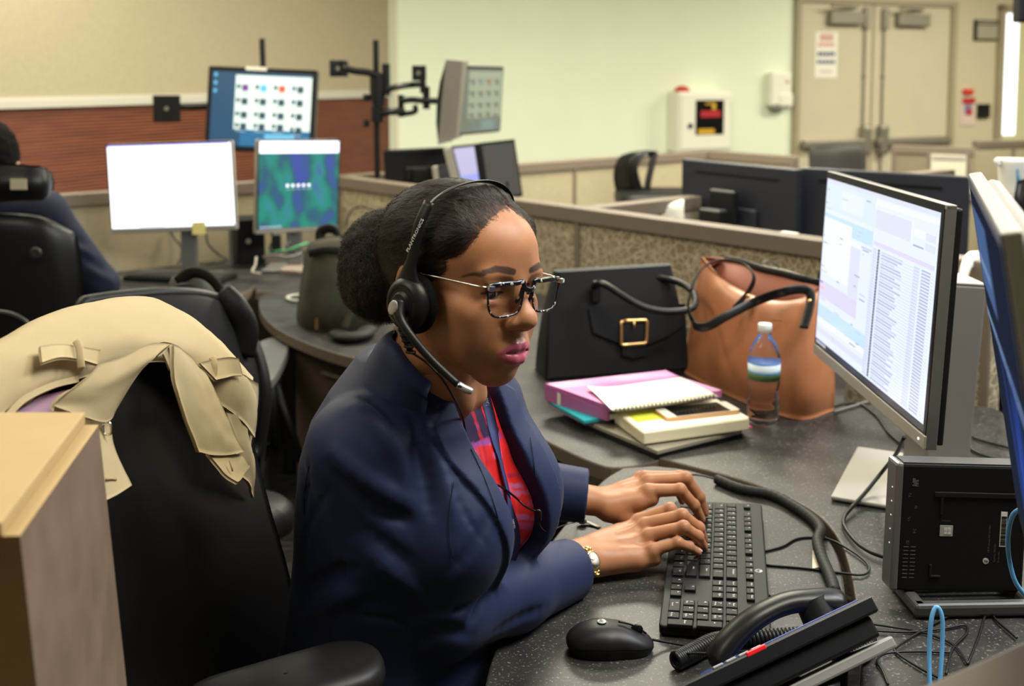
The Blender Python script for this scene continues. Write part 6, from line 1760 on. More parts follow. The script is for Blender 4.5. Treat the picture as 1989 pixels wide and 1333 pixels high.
mb = MB(); Q = [at(a_, b_, z=z2 + 0.008) for a_, b_ in pcs]
ex_ = unit(Q[2] - Q[1]); ey_ = unit((Q[0] - Q[1]) - ex_ * ((Q[0] - Q[1]) @ ex_)); RQ = np.stack([ex_, ey_, np.cross(ex_, ey_)], 1); pw, phh = np.linalg.norm(Q[2] - Q[1]), 0.068
O4 = V3((*Q[1][:2], z2))
mb.prism(rrect(pw, phh, 0.010, 6, (pw / 2, phh / 2)), 0.0, 0.0074, 0.002, (RQ, O4)); mb.build('phone_case', mat('rose_gold', (0.62, 0.36, 0.19), rough=0.3, metal=0.7), sp)
mb = MB(); mb.prism(rrect(pw - 0.004, phh - 0.004, 0.008, 6, (pw / 2, phh / 2)), 0.0074, 0.0078, 0.0, (RQ, O4)); mb.build('front_glass', mat('white_glass', (0.72, 0.66, 0.56), rough=0.15), sp)
mb = MB(); mb.box(O4 + RQ @ V3((pw / 2, phh / 2, 0.0080)), (pw * 0.72, phh - 0.008, 0.0006), RQ); mb.build('display', mat('dark_glass', (0.010, 0.009, 0.008), rough=0.08), sp)

# ---- water bottle
bo_ = thing('water_bottle', 'clear plastic water bottle with white cap in front of the tan bag', 'bottle', at(1482, 822, z=SZ))
B0 = at(1482, 822, z=SZ)
prof = [(0.0, 0.004), (0.012, 0.002), (0.022, 0.0), (0.028, 0.001), (0.0325, 0.006), (0.0345, 0.014), (0.0335, 0.022), (0.0348, 0.026), (0.0348, 0.036), (0.0330, 0.040), (0.0345, 0.045), (0.0340, 0.054), (0.0318, 0.060), (0.0312, 0.068), (0.0318, 0.078), (0.0340, 0.086), (0.0352, 0.094), (0.0352, 0.097), (0.0345, 0.099), (0.0345, 0.137), (0.0352, 0.139), (0.0352, 0.143), (0.0335, 0.153), (0.0290, 0.168), (0.0220, 0.182), (0.0150, 0.193), (0.0125, 0.198), (0.0125, 0.201), (0.0145, 0.202), (0.0145, 0.204), (0.0118, 0.2045)]
m_pet = mat('clear_water_plastic', (0.97, 0.98, 0.98), rough=0.03, trans=1.0, ior=1.30, spec=0.6)
mb = MB(); mb.lathe([(r, z) for r, z in prof] + [(0.0, 0.2045)], B0, 40); mb.build('bottle_body', m_pet, bo_)
mb = MB(); mb.lathe([(0.0135, 0.203), (0.0150, 0.2035), (0.0150, 0.2185), (0.0140, 0.2200), (0.0, 0.2200)], B0, 36); cpb = mb.build('cap', mat('white_cap', (0.80, 0.80, 0.74), rough=0.35), bo_)
lbm = tex_mat('bottle_label', lambda nt, co: (lambda z: (ramp(nt, z, [(0.0, (0.10, 0.28, 0.50)), (0.08, (0.10, 0.22, 0.07)), (0.36, (0.16, 0.30, 0.10)), (0.45, (0.07, 0.30, 0.55)), (0.62, (0.62, 0.72, 0.80)), (0.93, (0.70, 0.78, 0.84)), (0.96, (0.05, 0.16, 0.45))]), None))(
    (lambda mr: (nt.links.new((lambda s: (nt.links.new(co, s.inputs[0]), s.outputs[2])[1])(N_(nt, 'ShaderNodeSeparateXYZ')), mr.inputs['Value']), mr.outputs[0])[1])(N_(nt, 'ShaderNodeMapRange', **{'From Min': 0.099, 'From Max': 0.137}))), rough=0.35)
mb = MB(); mb.lathe([(0.0349, 0.1000), (0.0350, 0.137)], B0, 40); mb.build('paper_label', lbm, bo_)
# ================================================================== handbags
m_blea = mat('black_leather_bag', (0.014, 0.0125, 0.0125), rough=0.6, spec=0.4, bump=(500, 0.25, 0.001))
m_blea2 = mat('black_strap_leather', (0.013, 0.012, 0.012), rough=0.40, spec=0.5)
m_goldm = mat('brushed_gold', (0.80, 0.50, 0.20), rough=0.28, metal=1.0)
bg = thing('handbag', 'black structured handbag with a gold buckle on its front flap', 'handbag', at(1195, 742, z=SZ))
bL = at(1060, 742, z=SZ); bR = at(1338, 728, z=SZ)
BX = unit((bR - bL) * V3((1, 1, 0))); BY = V3((-BX[1], BX[0], 0)); BW = np.linalg.norm(bR - bL)
RB = np.stack([BX, BY, V3((0, 0, 1))], 1)
bq = lambda x, y, z: bL + RB @ V3((x, y, z))
BH = 0.262
# body: rings from the base to the top edge
rings = []
for t in np.linspace(0, 1, 9):
    w = BW * (1 - 0.17 * t ** 1.2 + 0.03 * math.sin(PI * t)); d_ = 0.150 * (1 - 0.72 * t ** 1.3)
    sec = rrect(w, d_, min(0.022, d_ * 0.45), 5, (BW / 2 + 0.004 * t, 0.075))
    z = BH * t
    rings.append([bq(x, y, max(z + (0.010 * t * (x / BW)), 0.0)) for x, y in sec] + [bq(sec[0][0], sec[0][1], z + 0.010 * t * sec[0][0] / BW)])
mb = MB(); mb.grid(np.array(rings)); mb.raw(np.array(rings[-1][:-1]), [list(range(len(rings[-1]) - 1))], False); mb.raw(np.array(rings[0][:-1]), [list(range(len(rings[0]) - 1))[::-1]], False)
mb.build('bag_body', m_blea, bg)
def bag_front(px, py, off=0.004):
    """place on the sloping front of the black bag"""
    d = ray(px, py); ts = np.linspace(2.2, 3.2, 1500); P = CAM + ts[:, None] * d
    l = (P - bL) @ RB; t = np.clip(l[:, 2] / BH, 0, 1)
    yf = 0.075 - 0.150 * (1 - 0.72 * t ** 1.3) / 2 - off
    k = int(np.argmax(l[:, 1] > yf)); return P[k]
def front_plate(name, px, m, parent, th=0.003, off=0.002, bev=0.001):
    P = np.array([bag_front(a, b, off) for a, b in px]); n = V3((-BY[0], -BY[1], 0.25)); n = unit(n)
    Q = P + n * th; k = len(P); c0, c1 = P.mean(0), Q.mean(0)
    mb = MB(); mb.raw(np.concatenate([P, Q]), [list(range(k)), list(range(k, 2 * k))[::-1]] + [[i, (i + 1) % k, k + (i + 1) % k, k + i] for i in range(k)], False)
    return mb.build(name, m, parent)
front_plate('pocket_panel', [(1068, 600), (1330, 590), (1336, 715), (1064, 735)], m_blea, bg, 0.004, 0.001)
fl = front_plate('flap', [(1143, 600), (1180, 596), (1316, 579), (1327, 632), (1300, 652), (1262, 668), (1205, 668), (1152, 647)], m_blea2, bg, 0.005, 0.006)
front_plate('buckle_tab', [(1208, 612), (1254, 608), (1254, 690), (1230, 697), (1208, 690)], m_blea2, bg, 0.004, 0.008)
bk_ = [bag_front(a, b, 0.016) for a, b in ((1207, 624), (1257, 622), (1256, 667), (1207, 671))]
mb = MB(); o = []
for i in range(4):
    a, b = bk_[i], bk_[(i + 1) % 4]
    o += [a + (b - a) * t for t in (0.06, 0.3, 0.5, 0.7, 0.94)]
o = np.array(o + o[:1]); mb.tube(o, 0.0042, 8, flat=(1.0, 0.6, tuple(-BY))); mb.build('buckle', m_goldm, bg)
mb = MB(); mb.tube([bag_front(1232, 622, 0.018), bag_front(1232, 638, 0.020)], 0.0022, 8); mb.build('buckle_pin', m_goldm, bg)
for px in ([(1153, 558, 2.70), (1163, 551, 2.68), (1180, 556, 2.64), (1235, 590, 2.60), (1285, 605, 2.60), (1335, 603, 2.62), (1350, 590, 2.64), (1347, 570, 2.68), (1325, 552, 2.72), (1290, 541, 2.75), (1270, 540, 2.76), (1262, 548, 2.76)],):
    mb = MB(); mb.tube(spline([at(a, b, Y=c) for a, b, c in px], 6), 0.0085, 12); mb.build('rolled_handle', m_blea2, bg)
for a, b, c in ((1158, 566, 2.70), (1266, 556, 2.76)):
    mb = MB(); p = at(a, b, Y=c); mb.box(p, (0.022, 0.008, 0.055), RB @ rotx(0.12), 0.003); mb.build('handle_tab', m_blea2, bg)

# tan tote
m_tote = mat('cognac_leather', (0.41, 0.160, 0.068), rough=0.40, spec=0.5, noise=(14, 0.10), bump=(420, 0.15, 0.001))
m_tote_in = mat('tote_lining', (0.20, 0.055, 0.025), rough=0.7)
tg = thing('tote_bag', 'cognac tan leather tote bag with black straps beside the water bottle', 'handbag', at(1480, 790, z=SZ))
b0 = [at(1325, 722, z=SZ + 0.002), at(1375, 748, z=SZ + 0.002), at(1440, 778, z=SZ + 0.002), at(1500, 800, z=SZ + 0.002), at(1560, 814, z=SZ + 0.002), at(1617, 797, z=SZ + 0.002)]
def rowY(px, dY):     # px list matching b0 columns, with depth offsets from the base column
    return [at(a, b, Y=b0[i][1] + dY[i]) for i, (a, b) in enumerate(px)]
r0 = b0
r1 = rowY([(1334, 690), (1380, 705), (1440, 728), (1505, 748), (1570, 760), (1619, 750)], [0.005, -0.015, -0.02, -0.02, -0.02, -0.005])
r2 = rowY([(1345, 625), (1388, 640), (1445, 655), (1510, 668), (1572, 672), (1616, 665)], [0.02, 0.0, 0.0, 0.0, 0.0, 0.01])
r3 = rowY([(1356, 555), (1395, 570), (1450, 592), (1510, 603), (1568, 600), (1612, 590)], [0.03, 0.02, 0.03, 0.03, 0.03, 0.03])
r4 = rowY([(1365, 499), (1402, 540), (1458, 573), (1512, 586), (1565, 578), (1611, 549)], [0.04, 0.05, 0.06, 0.06, 0.06, 0.06])
mb = MB(); mb.grid(patch([r0, r1, r2, r3, r4], 5, 5), 0.0035); mb.build('front_panel', m_tote, tg)
back = []
for k, row in enumerate((r0, r1, r2, r3)):
    dy = [0.20 - 0.012 * k, 0.22 - 0.014 * k, 0.21 - 0.02 * k, 0.20 - 0.022 * k, 0.18 - 0.022 * k, 0.13 - 0.015 * k]
    back.append([row[i] + V3((0.035 * (i < 5), dy[i], 0)) for i in range(6)])
back.append([at(1400, 505, Y=r4[0][1] + 0.16), at(1440, 512, Y=r4[1][1] + 0.16), at(1475, 524, Y=r4[2][1] + 0.15), at(1525, 535, Y=r4[3][1] + 0.14), at(1570, 548, Y=r4[4][1] + 0.13), at(1608, 556, Y=r4[5][1] + 0.09)])
mb = MB(); mb.grid(patch(back[::-1], 5, 5), 0.0035); mb.build('back_panel', m_tote_in, tg)
for side, i in ((0, 0), (1, 5)):
    rows = []
    for A, B in zip((r0, r1, r2, r3, r4), back):
        a, b = A[i], B[i]; m_ = (a + b) / 2 + V3((0.03 if side == 0 else -0.02, 0, 0)) * (A is r4)
        rows.append([a, m_, b] if side else [b, m_, a])
    mb = MB(); mb.grid(patch(rows, 5, 5), 0.003); mb.build('side_gusset', m_tote, tg)
mb = MB()
bt_ = np.array([r0[i] for i in range(6)] + [back[0][i] for i in range(5, -1, -1)]); mb.raw(np.concatenate([bt_, bt_ + V3((0, 0, 0.003))]), [list(range(12))[::-1], list(range(12, 24))], False); mb.build('base', m_tote, tg)
mb = MB(); mb.tube(spline([p + V3((0, -0.002, 0)) for p in back[-1]], 5), 0.0085, 10, flat=(0.5, 1.6, (0, 0, 1))); mb.build('back_trim', m_blea2, tg)
def strap(name, px, w=0.0105, par=tg):
    P = spline([at(a, b, Y=c) for a, b, c in px], 7)
    mb = MB(); mb.tube(P, w, 10, flat=(0.22, 1.0, (0.2, -0.8, 0.5)), caps=True); return mb.build(name, m_blea2, par)
yb = r4[2][1]
strap('front_strap', [(1346, 622, yb - 0.06), (1352, 634, yb - 0.08), (1375, 634, yb - 0.10), (1415, 612, yb - 0.10), (1470, 585, yb - 0.08), (1520, 568, r4[4][1] - 0.03), (1556, 562, r4[4][1] - 0.03), (1574, 570, r4[4][1] - 0.035), (1572, 600, r3[4][1] - 0.030), (1561, 638, r2[4][1] - 0.025)])
strap('front_strap', [(1342, 565, yb - 0.02), (1352, 540, yb + 0.00), (1370, 517, yb + 0.02), (1400, 505, yb + 0.02), (1435, 509, yb + 0.01), (1458, 524, yb - 0.01), (1464, 545, yb - 0.03), (1450, 572, yb - 0.04), (1425, 600, yb - 0.06)])
strap('front_strap', [(1343, 566, yb - 0.02), (1337, 590, yb - 0.03), (1341, 615, yb - 0.05), (1352, 632, yb - 0.07)], 0.009)
strap('back_strap', [(1474, 530, yb + 0.16), (1474, 516, yb + 0.17), (1486, 508, yb + 0.17), (1502, 510, yb + 0.17), (1513, 520, yb + 0.165), (1517, 532, yb + 0.16)], 0.008)
strap('back_strap', [(1596, 556, yb + 0.02), (1591, 537, yb + 0.03), (1600, 522, yb + 0.03), (1620, 516, yb + 0.03)], 0.009)
for a, b, c in ((1453, 576, yb - 0.045), (1573, 586, r4[4][1] - 0.045), (1481, 551, yb + 0.13)):
    mb = MB(); p = at(a, b, Y=c - 0.004); mb.ball(p, (0.0055, 0.003, 0.0055)); mb.build('gold_stud', m_goldm, tg)
mb = MB(); p = [at(a, b, Y=b0[3][1] - 0.004) for a, b in ((1499, 622), (1519, 623))]; mb.tube(p, 0.0015, 6); mb.build('pressed_mark', m_tote_in, tg)
# ================================================================== her chair, the coat on it, the wooden post
m_chl = mat('chair_black_leather', (0.0105, 0.010, 0.0100), rough=0.36, spec=0.5)
m_chp = mat('chair_black_plastic', (0.014, 0.0135, 0.013), rough=0.5, spec=0.4)
def chair_base(t, c, z0, rot=0.0, m=None):
    m = m or m_chp
    for k in range(5):
        a = rot + 2 * PI * k / 5; d = V3((math.cos(a), math.sin(a), 0))
        mb = MB(); mb.tube([c + V3((0, 0, 0.105)), c + d * 0.16 + V3((0, 0, 0.095)), c + d * 0.30 + V3((0, 0, 0.075))], [0.026, 0.022, 0.017], 10); lg = mb.build('base_leg', m, t)
        mb = MB()
        for s in (-1, 1):
            q = c + d * 0.30 + V3((-d[1], d[0], 0)) * 0.016 * s + V3((0, 0, 0.030)); mb.cyl(q - V3((-d[1], d[0], 0)) * 0.009, q + V3((-d[1], d[0], 0)) * 0.009, 0.030, 16)
        mb.tube([c + d * 0.30 + V3((0, 0, 0.030)), c + d * 0.30 + V3((0, 0, 0.078))], 0.008, 8); mb.build('caster', m_blk_soft, lg)
    mb = MB(); mb.cyl(c + V3((0, 0, 0.07)), c + V3((0, 0, 0.24)), 0.032, 18); mb.cyl(c + V3((0, 0, 0.24)), c + V3((0, 0, z0)), 0.016, 14); mb.build('gas_column', m, t)
def cushion(w, d, h_, r=0.05, dome=0.012, c=(0, 0, 0), R=np.eye(3), n=14):
    """soft slab: w across x, d along y, thickness h_"""
    mb = MB(); rows = []
    for t, s in ((-1, 0.90), (-0.7, 0.98), (0, 1.0), (0.6, 0.985), (1, 0.93)):
        rows.append([(x * s, y * s, t * h_ / 2) for x, y in rrect(w, d, r, 6)])
    for s in (0.7, 0.35, 0.02): rows.append([(x * s, y * s, h_ / 2 + dome * (1 - s)) for x, y in rrect(w, d, r, 6)])
    rows = [[(x * 0.02, y * 0.02, -h_ / 2) for x, y in rrect(w, d, r, 6)]] + rows
    G = np.array([r_ + r_[:1] for r_ in rows]) @ np.array(R).T + np.array(c)
    return mb.grid(G)
ch = thing('office_chair', 'black office chair the woman sits on, with the beige trench coat over its back', 'chair', (-0.20, 1.46, 0))
cF = T_F; cR = T_R
chair_base(ch, V3((-0.18, 1.45, 0)), 0.40, 0.3)
mb = cushion(0.50, 0.48, 0.085, 0.08, 0.01, V3((-0.15, 1.44, 0.398)), np.stack([cR, cF, V3((0, 0, 1))], 1)); mb.build('seat', m_chl, ch)
# backrest: rows from bottom to top, seen face at pixels with depths
def brow(l): return [at(a, b, Y=y + 0.06) for a, b, y in l]
bk = [brow([(300, 1480, 1.06), (390, 1470, 1.17), (470, 1455, 1.27), (545, 1430, 1.37), (598, 1400, 1.46)]),
      brow([(215, 1333, 1.06), (330, 1325, 1.15), (440, 1310, 1.26), (530, 1290, 1.38), (590, 1262, 1.47)]),
      brow([(180, 1180, 1.06), (300, 1165, 1.14), (420, 1150, 1.26), (510, 1135, 1.39), (563, 1120, 1.48)]),
      brow([(165, 1030, 1.07), (280, 1010, 1.15), (390, 1000, 1.27), (470, 992, 1.40), (526, 988, 1.49)]),
      brow([(165, 880, 1.10), (260, 860, 1.18), (360, 850, 1.30), (435, 848, 1.42), (492, 858, 1.50)]),
      brow([(180, 745, 1.14), (255, 715, 1.22), (345, 700, 1.33), (410, 712, 1.43), (462, 745, 1.50)]),
      brow([(205, 685, 1.18), (270, 652, 1.25), (345, 643, 1.35), (400, 660, 1.43), (440, 695, 1.49)])]
G = patch(bk, 5, 5)
mb = MB(); mb.grid(G[::-1], 0.055); mb.build("backrest", m_chl, ch)
mb = MB(); q = V3((-0.36, 1.52, 0.40)); mb.tube(spline([V3((-0.20, 1.46, 0.36)), V3((-0.38, 1.56, 0.37)), V3((-0.46, 1.56, 0.50)), V3((-0.44, 1.50, 0.75))], 6), 0.022, 10, flat=(2.0, 0.7, (0.4, 0.9, 0))); mb.build('back_spine', m_chp, ch)
# armrest close to the camera
a0 = at(350, 1325, Y=1.10); a1 = at(740, 1325, Y=1.22)
mb = MB(); ad = unit((a1 - a0) * V3((1, 1, 0))); an = V3((-ad[1], ad[0], 0)); zc = at(545, 1275, Y=1.16)[2] - 0.040
rows = []
L = np.linalg.norm((a1 - a0)[:2]); cA = (a0 + a1) / 2
for t, s in ((-1, 0.02), (-1, 0.72), (-0.55, 0.93), (0, 1.0), (0.45, 0.965), (0.8, 0.86), (0.97, 0.62), (1.0, 0.02)):
    rows.append([(x * (0.75 + 0.25 * s) if s > 0.1 else x * s, y * s, t * 0.020) for x, y in rrect(L, 0.105, 0.05, 8)])
Gm = np.array([r_ + r_[:1] for r_ in rows]) @ np.stack([ad, an, V3((0, 0, 1))], 1).T + V3((cA[0], cA[1], zc))
mb.grid(Gm); mb.build('armrest', mat('armrest_black', (0.020, 0.019, 0.018), rough=0.45, spec=0.4), ch)
mb = MB(); mb.tube([V3((cA[0], cA[1], zc - 0.015)), V3((cA[0] + 0.01, cA[1] + 0.01, 0.60)), V3((cA[0] + 0.06, cA[1] + 0.08, 0.40)), V3((-0.15, 1.40, 0.36))], 0.020, 10, flat=(1.6, 0.8, (1, 0, 0))); mb.build('armrest_post', m_chp, ch)

# ---- trench coat
m_coat = mat('beige_cotton', (0.43, 0.345, 0.205), rough=0.85, spec=0.15, noise=(9, 0.05), bump=(900, 0.3, 0.0008))
m_lin = mat('lavender_lining', (0.34, 0.20, 0.30), rough=0.6)
m_stitch = mat('coat_stitching', (0.40, 0.30, 0.15), rough=0.9)
ct = thing('trench_coat', 'beige trench coat with a wide collar draped over the chair back', 'coat', (-0.38, 1.35, 0.9))
def cp(l): return [at(a, b, Y=y) for a, b, y in l]
def cloth(name, rows, m=m_coat, par=ct, th=0.004, nu=6, nv=6, wrinkle=0.0015, seed=0):
    G = patch(rows, nu, nv)
    du = np.gradient(G, axis=0); dv = np.gradient(G, axis=1); N = np.cross(du, dv); N /= np.linalg.norm(N, axis=2)[..., None] + 1e-12
    if wrinkle:
        s = G.reshape(-1, 3); k = (vnoise(s * V3((1, 1, 0.5)), 22, seed) + 0.5 * vnoise(s, 55, seed + 3)).reshape(G.shape[:2])
        G = G + N * (wrinkle * k)[..., None]
    if (N @ V3((0, -0.8, 0.6))).mean() < 0: G = G[::-1]
    mb = MB(); mb.grid(G, th); return mb.build(name, m, par)
# main drape over the top: from behind, over the ridge, down the front
ridge = [(-70, 705, 1.08), (0, 662, 1.13), (90, 618, 1.20), (180, 594, 1.28), (270, 583, 1.34), (345, 606, 1.39), (410, 652, 1.45), (458, 700, 1.49), (492, 740, 1.52)]
behind = [(a, b + 130 - 40 * (i < 2), y + 0.13) for i, (a, b, y) in enumerate(ridge)]
behind0 = [(a, b + 8, y + 0.065) for a, b, y in ridge]
f1 = [(-90, 745, 1.04), (-15, 712, 1.08), (75, 680, 1.14), (165, 655, 1.20), (262, 645, 1.26), (345, 660, 1.32), (415, 692, 1.385), (468, 728, 1.44), (499, 768, 1.49)]
f2 = [(-90, 800, 1.02), (-20, 775, 1.055), (65, 738, 1.11), (150, 712, 1.17), (240, 688, 1.23), (335, 690, 1.30), (412, 730, 1.365), (470, 765, 1.42), (500, 803, 1.475)]
f3 = [(-90, 850, 1.01), (-25, 825, 1.045), (55, 768, 1.10), (130, 742, 1.155), (215, 722, 1.22), (325, 705, 1.30), (405, 770, 1.36), (465, 812, 1.41), (496, 850, 1.465)]
cloth('back_panel', [cp(behind), cp(behind0), cp(ridge), cp(f1), cp(f2), cp(f3)], wrinkle=0.002)
# the side that hangs at the far right, folded
s1 = [(425, 705, 1.40), (462, 722, 1.44), (499, 745, 1.50)]
s2 = [(432, 770, 1.39), (468, 775, 1.43), (499, 803, 1.49)]
s3 = [(448, 830, 1.39), (478, 838, 1.43), (489, 858, 1.48)]
s4 = [(460, 880, 1.39), (484, 892, 1.43), (497, 910, 1.48)]
s5 = [(470, 925, 1.40), (484, 940, 1.44), (491, 968, 1.49)]
cloth('hanging_front', [cp(s1), cp(s2), cp(s3), cp(s4), cp(s5)], wrinkle=0.004, seed=4)
# collar, two wings with a dark hollow between
c1 = [cp([(332, 668, 1.245), (290, 668, 1.225), (246, 690, 1.20), (195, 706, 1.17)]), cp([(305, 690, 1.215), (262, 712, 1.190), (212, 735, 1.165), (160, 742, 1.14)]), cp([(272, 722, 1.20), (232, 752, 1.175), (178, 765, 1.145), (128, 765, 1.12)]), cp([(246, 760, 1.19), (214, 786, 1.165), (158, 788, 1.135), (106, 786, 1.11)]), cp([(226, 795, 1.185), (207, 820, 1.16), (160, 808, 1.13), (107, 788, 1.108)])]
c1 = [[CAM + (p - CAM) * 0.972 for p in r_] for r_ in c1]
cl_ = cloth('collar', c1, wrinkle=0.0012, th=0.005)
c2 = [cp([(338, 668, 1.255), (352, 674, 1.275), (372, 696, 1.30), (396, 724, 1.325)]), cp([(338, 705, 1.245), (362, 716, 1.265), (392, 742, 1.295), (424, 770, 1.33)]), cp([(343, 752, 1.24), (372, 770, 1.262), (410, 795, 1.295), (444, 815, 1.335)]), cp([(362, 812, 1.245), (392, 826, 1.268), (428, 842, 1.30), (458, 850, 1.34)]), cp([(388, 878, 1.255), (414, 884, 1.278), (444, 884, 1.31), (474, 878, 1.345)])]
c2 = [[CAM + (p - CAM) * 0.985 for p in r_] for r_ in c2]
cloth('collar', c2, wrinkle=0.003, th=0.005, seed=7)
stand = [cp([(300, 668, 1.255), (318, 664, 1.262), (336, 668, 1.27)]), cp([(318, 690, 1.262), (332, 684, 1.272), (345, 700, 1.27)]), cp([(330, 720, 1.27), (338, 722, 1.275), (348, 748, 1.262)])]
cloth('collar_stand', stand, wrinkle=0.001, th=0.003)
# front edge below the left collar wing, with a buttonhole
p1 = [cp([(168, 800, 1.12), (195, 812, 1.14), (216, 822, 1.155)]), cp([(182, 870, 1.105), (205, 875, 1.125), (222, 862, 1.15)]), cp([(192, 925, 1.09), (218, 925, 1.115), (238, 905, 1.145)]), cp([(200, 975, 1.08), (230, 960, 1.11), (256, 943, 1.14)])]
pk = cloth('front_placket', p1, wrinkle=0.0015)
mb = MB(); a, b = at(207, 931, Y=1.098), at(226, 932, Y=1.118); mb.tube([a, (a + b) / 2 + V3((0, 0, .0008)), b], 0.0012, 6); mb.build('buttonhole', m_stitch, pk)
mb = MB(); h0 = at(207, 832, Y=1.135); mb.tube(spline([h0 + V3((-0.003, 0, 0.006)), h0 + V3((0.004, 0, 0.005)), h0 + V3((0.004, 0, -0.006)), h0 + V3((-0.003, 0, -0.006))], 4, True), 0.0014, 6); mb.ball(h0 + V3((0, -0.001, 0.008)), 0.0025); mb.build('metal_hook', m_steel, pk)
p2 = [cp([(404, 880, 1.262), (436, 884, 1.29), (470, 882, 1.33)]), cp([(425, 905, 1.262), (452, 905, 1.29), (480, 895, 1.33)]), cp([(440, 922, 1.262), (464, 922, 1.29), (485, 906, 1.33)]), cp([(462, 936, 1.265), (468, 932, 1.28), (476, 920, 1.31)])]
tb = cloth('collar_tab', p2, wrinkle=0.0008)
mb = MB(); a, b = at(446, 895, Y=1.275), at(452, 916, Y=1.272); mb.tube([a, b], 0.0010, 6); mb.build('buttonhole', m_stitch, tb)
# lining and cuff seen at the left
ln_ = [cp([(-60, 815, 1.055), (30, 800, 1.09), (80, 770, 1.12), (140, 755, 1.135)]), cp([(-60, 850, 1.05), (40, 832, 1.08), (105, 810, 1.11), (160, 800, 1.125)]), cp([(-60, 900, 1.05), (40, 890, 1.07), (120, 880, 1.10), (190, 870, 1.115)])]
cloth('lining', ln_, m=m_lin, wrinkle=0.002)
band = [cp([(-40, 850, 1.03), (8, 805, 1.06), (45, 768, 1.085), (100, 742, 1.12), (152, 728, 1.145)]), cp([(-35, 862, 1.028), (16, 815, 1.058), (52, 780, 1.083), (105, 754, 1.118), (154, 742, 1.143)])]
cloth('sleeve_strap', band, wrinkle=0.0)
# shoulder tabs with loops
def tab(px, loop):
    o = cloth('shoulder_tab', [cp(px[0]), cp(px[1])], wrinkle=0.0)
    mb = MB(); mb.tube(spline(cp(loop), 5), 0.0042, 8, flat=(1.0, 0.25, (0, -0.8, 0.6))); mb.build('tab_loop', m_coat, o)
tab(([(78, 672, 1.125), (115, 668, 1.15), (150, 672, 1.17), (195, 680, 1.185)], [(82, 704, 1.105), (118, 694, 1.13), (154, 698, 1.155), (190, 708, 1.17)]), [(148, 662, 1.165), (154, 675, 1.155), (156, 696, 1.145), (158, 716, 1.14)])
tab(([(388, 705, 1.335), (415, 698, 1.36), (445, 694, 1.40), (464, 696, 1.425)], [(420, 738, 1.34), (438, 734, 1.365), (455, 730, 1.40), (472, 730, 1.42)]), [(412, 694, 1.36), (416, 706, 1.352), (416, 722, 1.348), (412, 738, 1.345)])
# seam stitching along the collar edges
def stitchline(px, par=cl_):
    mb = MB(); mb.tube(spline(cp(px), 6), 0.0009, 5); mb.build('seam', m_stitch, par)
stitchline([(114, 780, 1.106), (150, 795, 1.122), (205, 812, 1.153)]); stitchline([(118, 776, 1.110), (150, 748, 1.130), (200, 712, 1.162), (240, 697, 1.19)])

# ---- wooden post at the left
wp = thing('wooden_post', 'tan topped wooden pillar box at the left front, hiding part of the chair', 'post', (-0.45, 0.86, 0))
wtop = [at(166, 800, Y=1.00), at(-120, 812, Y=1.00), at(-260, 1040, Y=0.745), at(2, 1014, Y=0.745)]
zt = wtop[0][2]
wtop = [V3((p[0], p[1], zt)) for p in wtop]
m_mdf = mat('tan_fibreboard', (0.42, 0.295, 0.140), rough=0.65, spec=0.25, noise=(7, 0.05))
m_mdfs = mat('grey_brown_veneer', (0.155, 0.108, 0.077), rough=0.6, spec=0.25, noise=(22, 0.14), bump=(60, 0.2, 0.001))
mb = MB(); bm = bmesh.new()
lo = [bm.verts.new(tuple(p - V3((0, 0, 0.012)))) for p in wtop]; hi = [bm.verts.new(tuple(p)) for p in wtop]
bm.faces.new(lo[::-1]); bm.faces.new(hi); [bm.faces.new((lo[i], lo[(i + 1) % 4], hi[(i + 1) % 4], hi[i])) for i in range(4)]
bmesh.ops.recalc_face_normals(bm, faces=list(bm.faces)); bmesh.ops.bevel(bm, geom=list(bm.edges), offset=0.002, segments=2, profile=0.5, affect='EDGES')
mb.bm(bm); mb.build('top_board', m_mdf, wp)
tp_ = [p - V3((0, 0, 0.0125)) for p in wtop]; tp_[0] = tp_[0] + V3((0.012, 0, 0)); tp_[3] = tp_[3] + V3((0.010, 0.006, 0))
bt_ = [V3((at(240, 1333, Y=1.00)[0] + 0.06, 1.02, 0)), V3((tp_[1][0], 1.02, 0)), V3((tp_[2][0], 0.745, 0)), V3((at(70, 1333, Y=0.745)[0] + 0.07, 0.752, 0))]
mb = MB(); V_ = np.array(tp_ + bt_)
mb.cur = 0; mb.raw(V_, [[0, 4, 5, 1], [1, 5, 6, 2], [0, 1, 2, 3], [4, 7, 6, 5]], False); mb.cur = 1; mb.raw(V_, [[3, 7, 4, 0]], False); mb.cur = 0; mb.raw(V_, [[2, 6, 7, 3]], False)
mb.build('post_sides', [m_mdf, m_mdfs], wp)
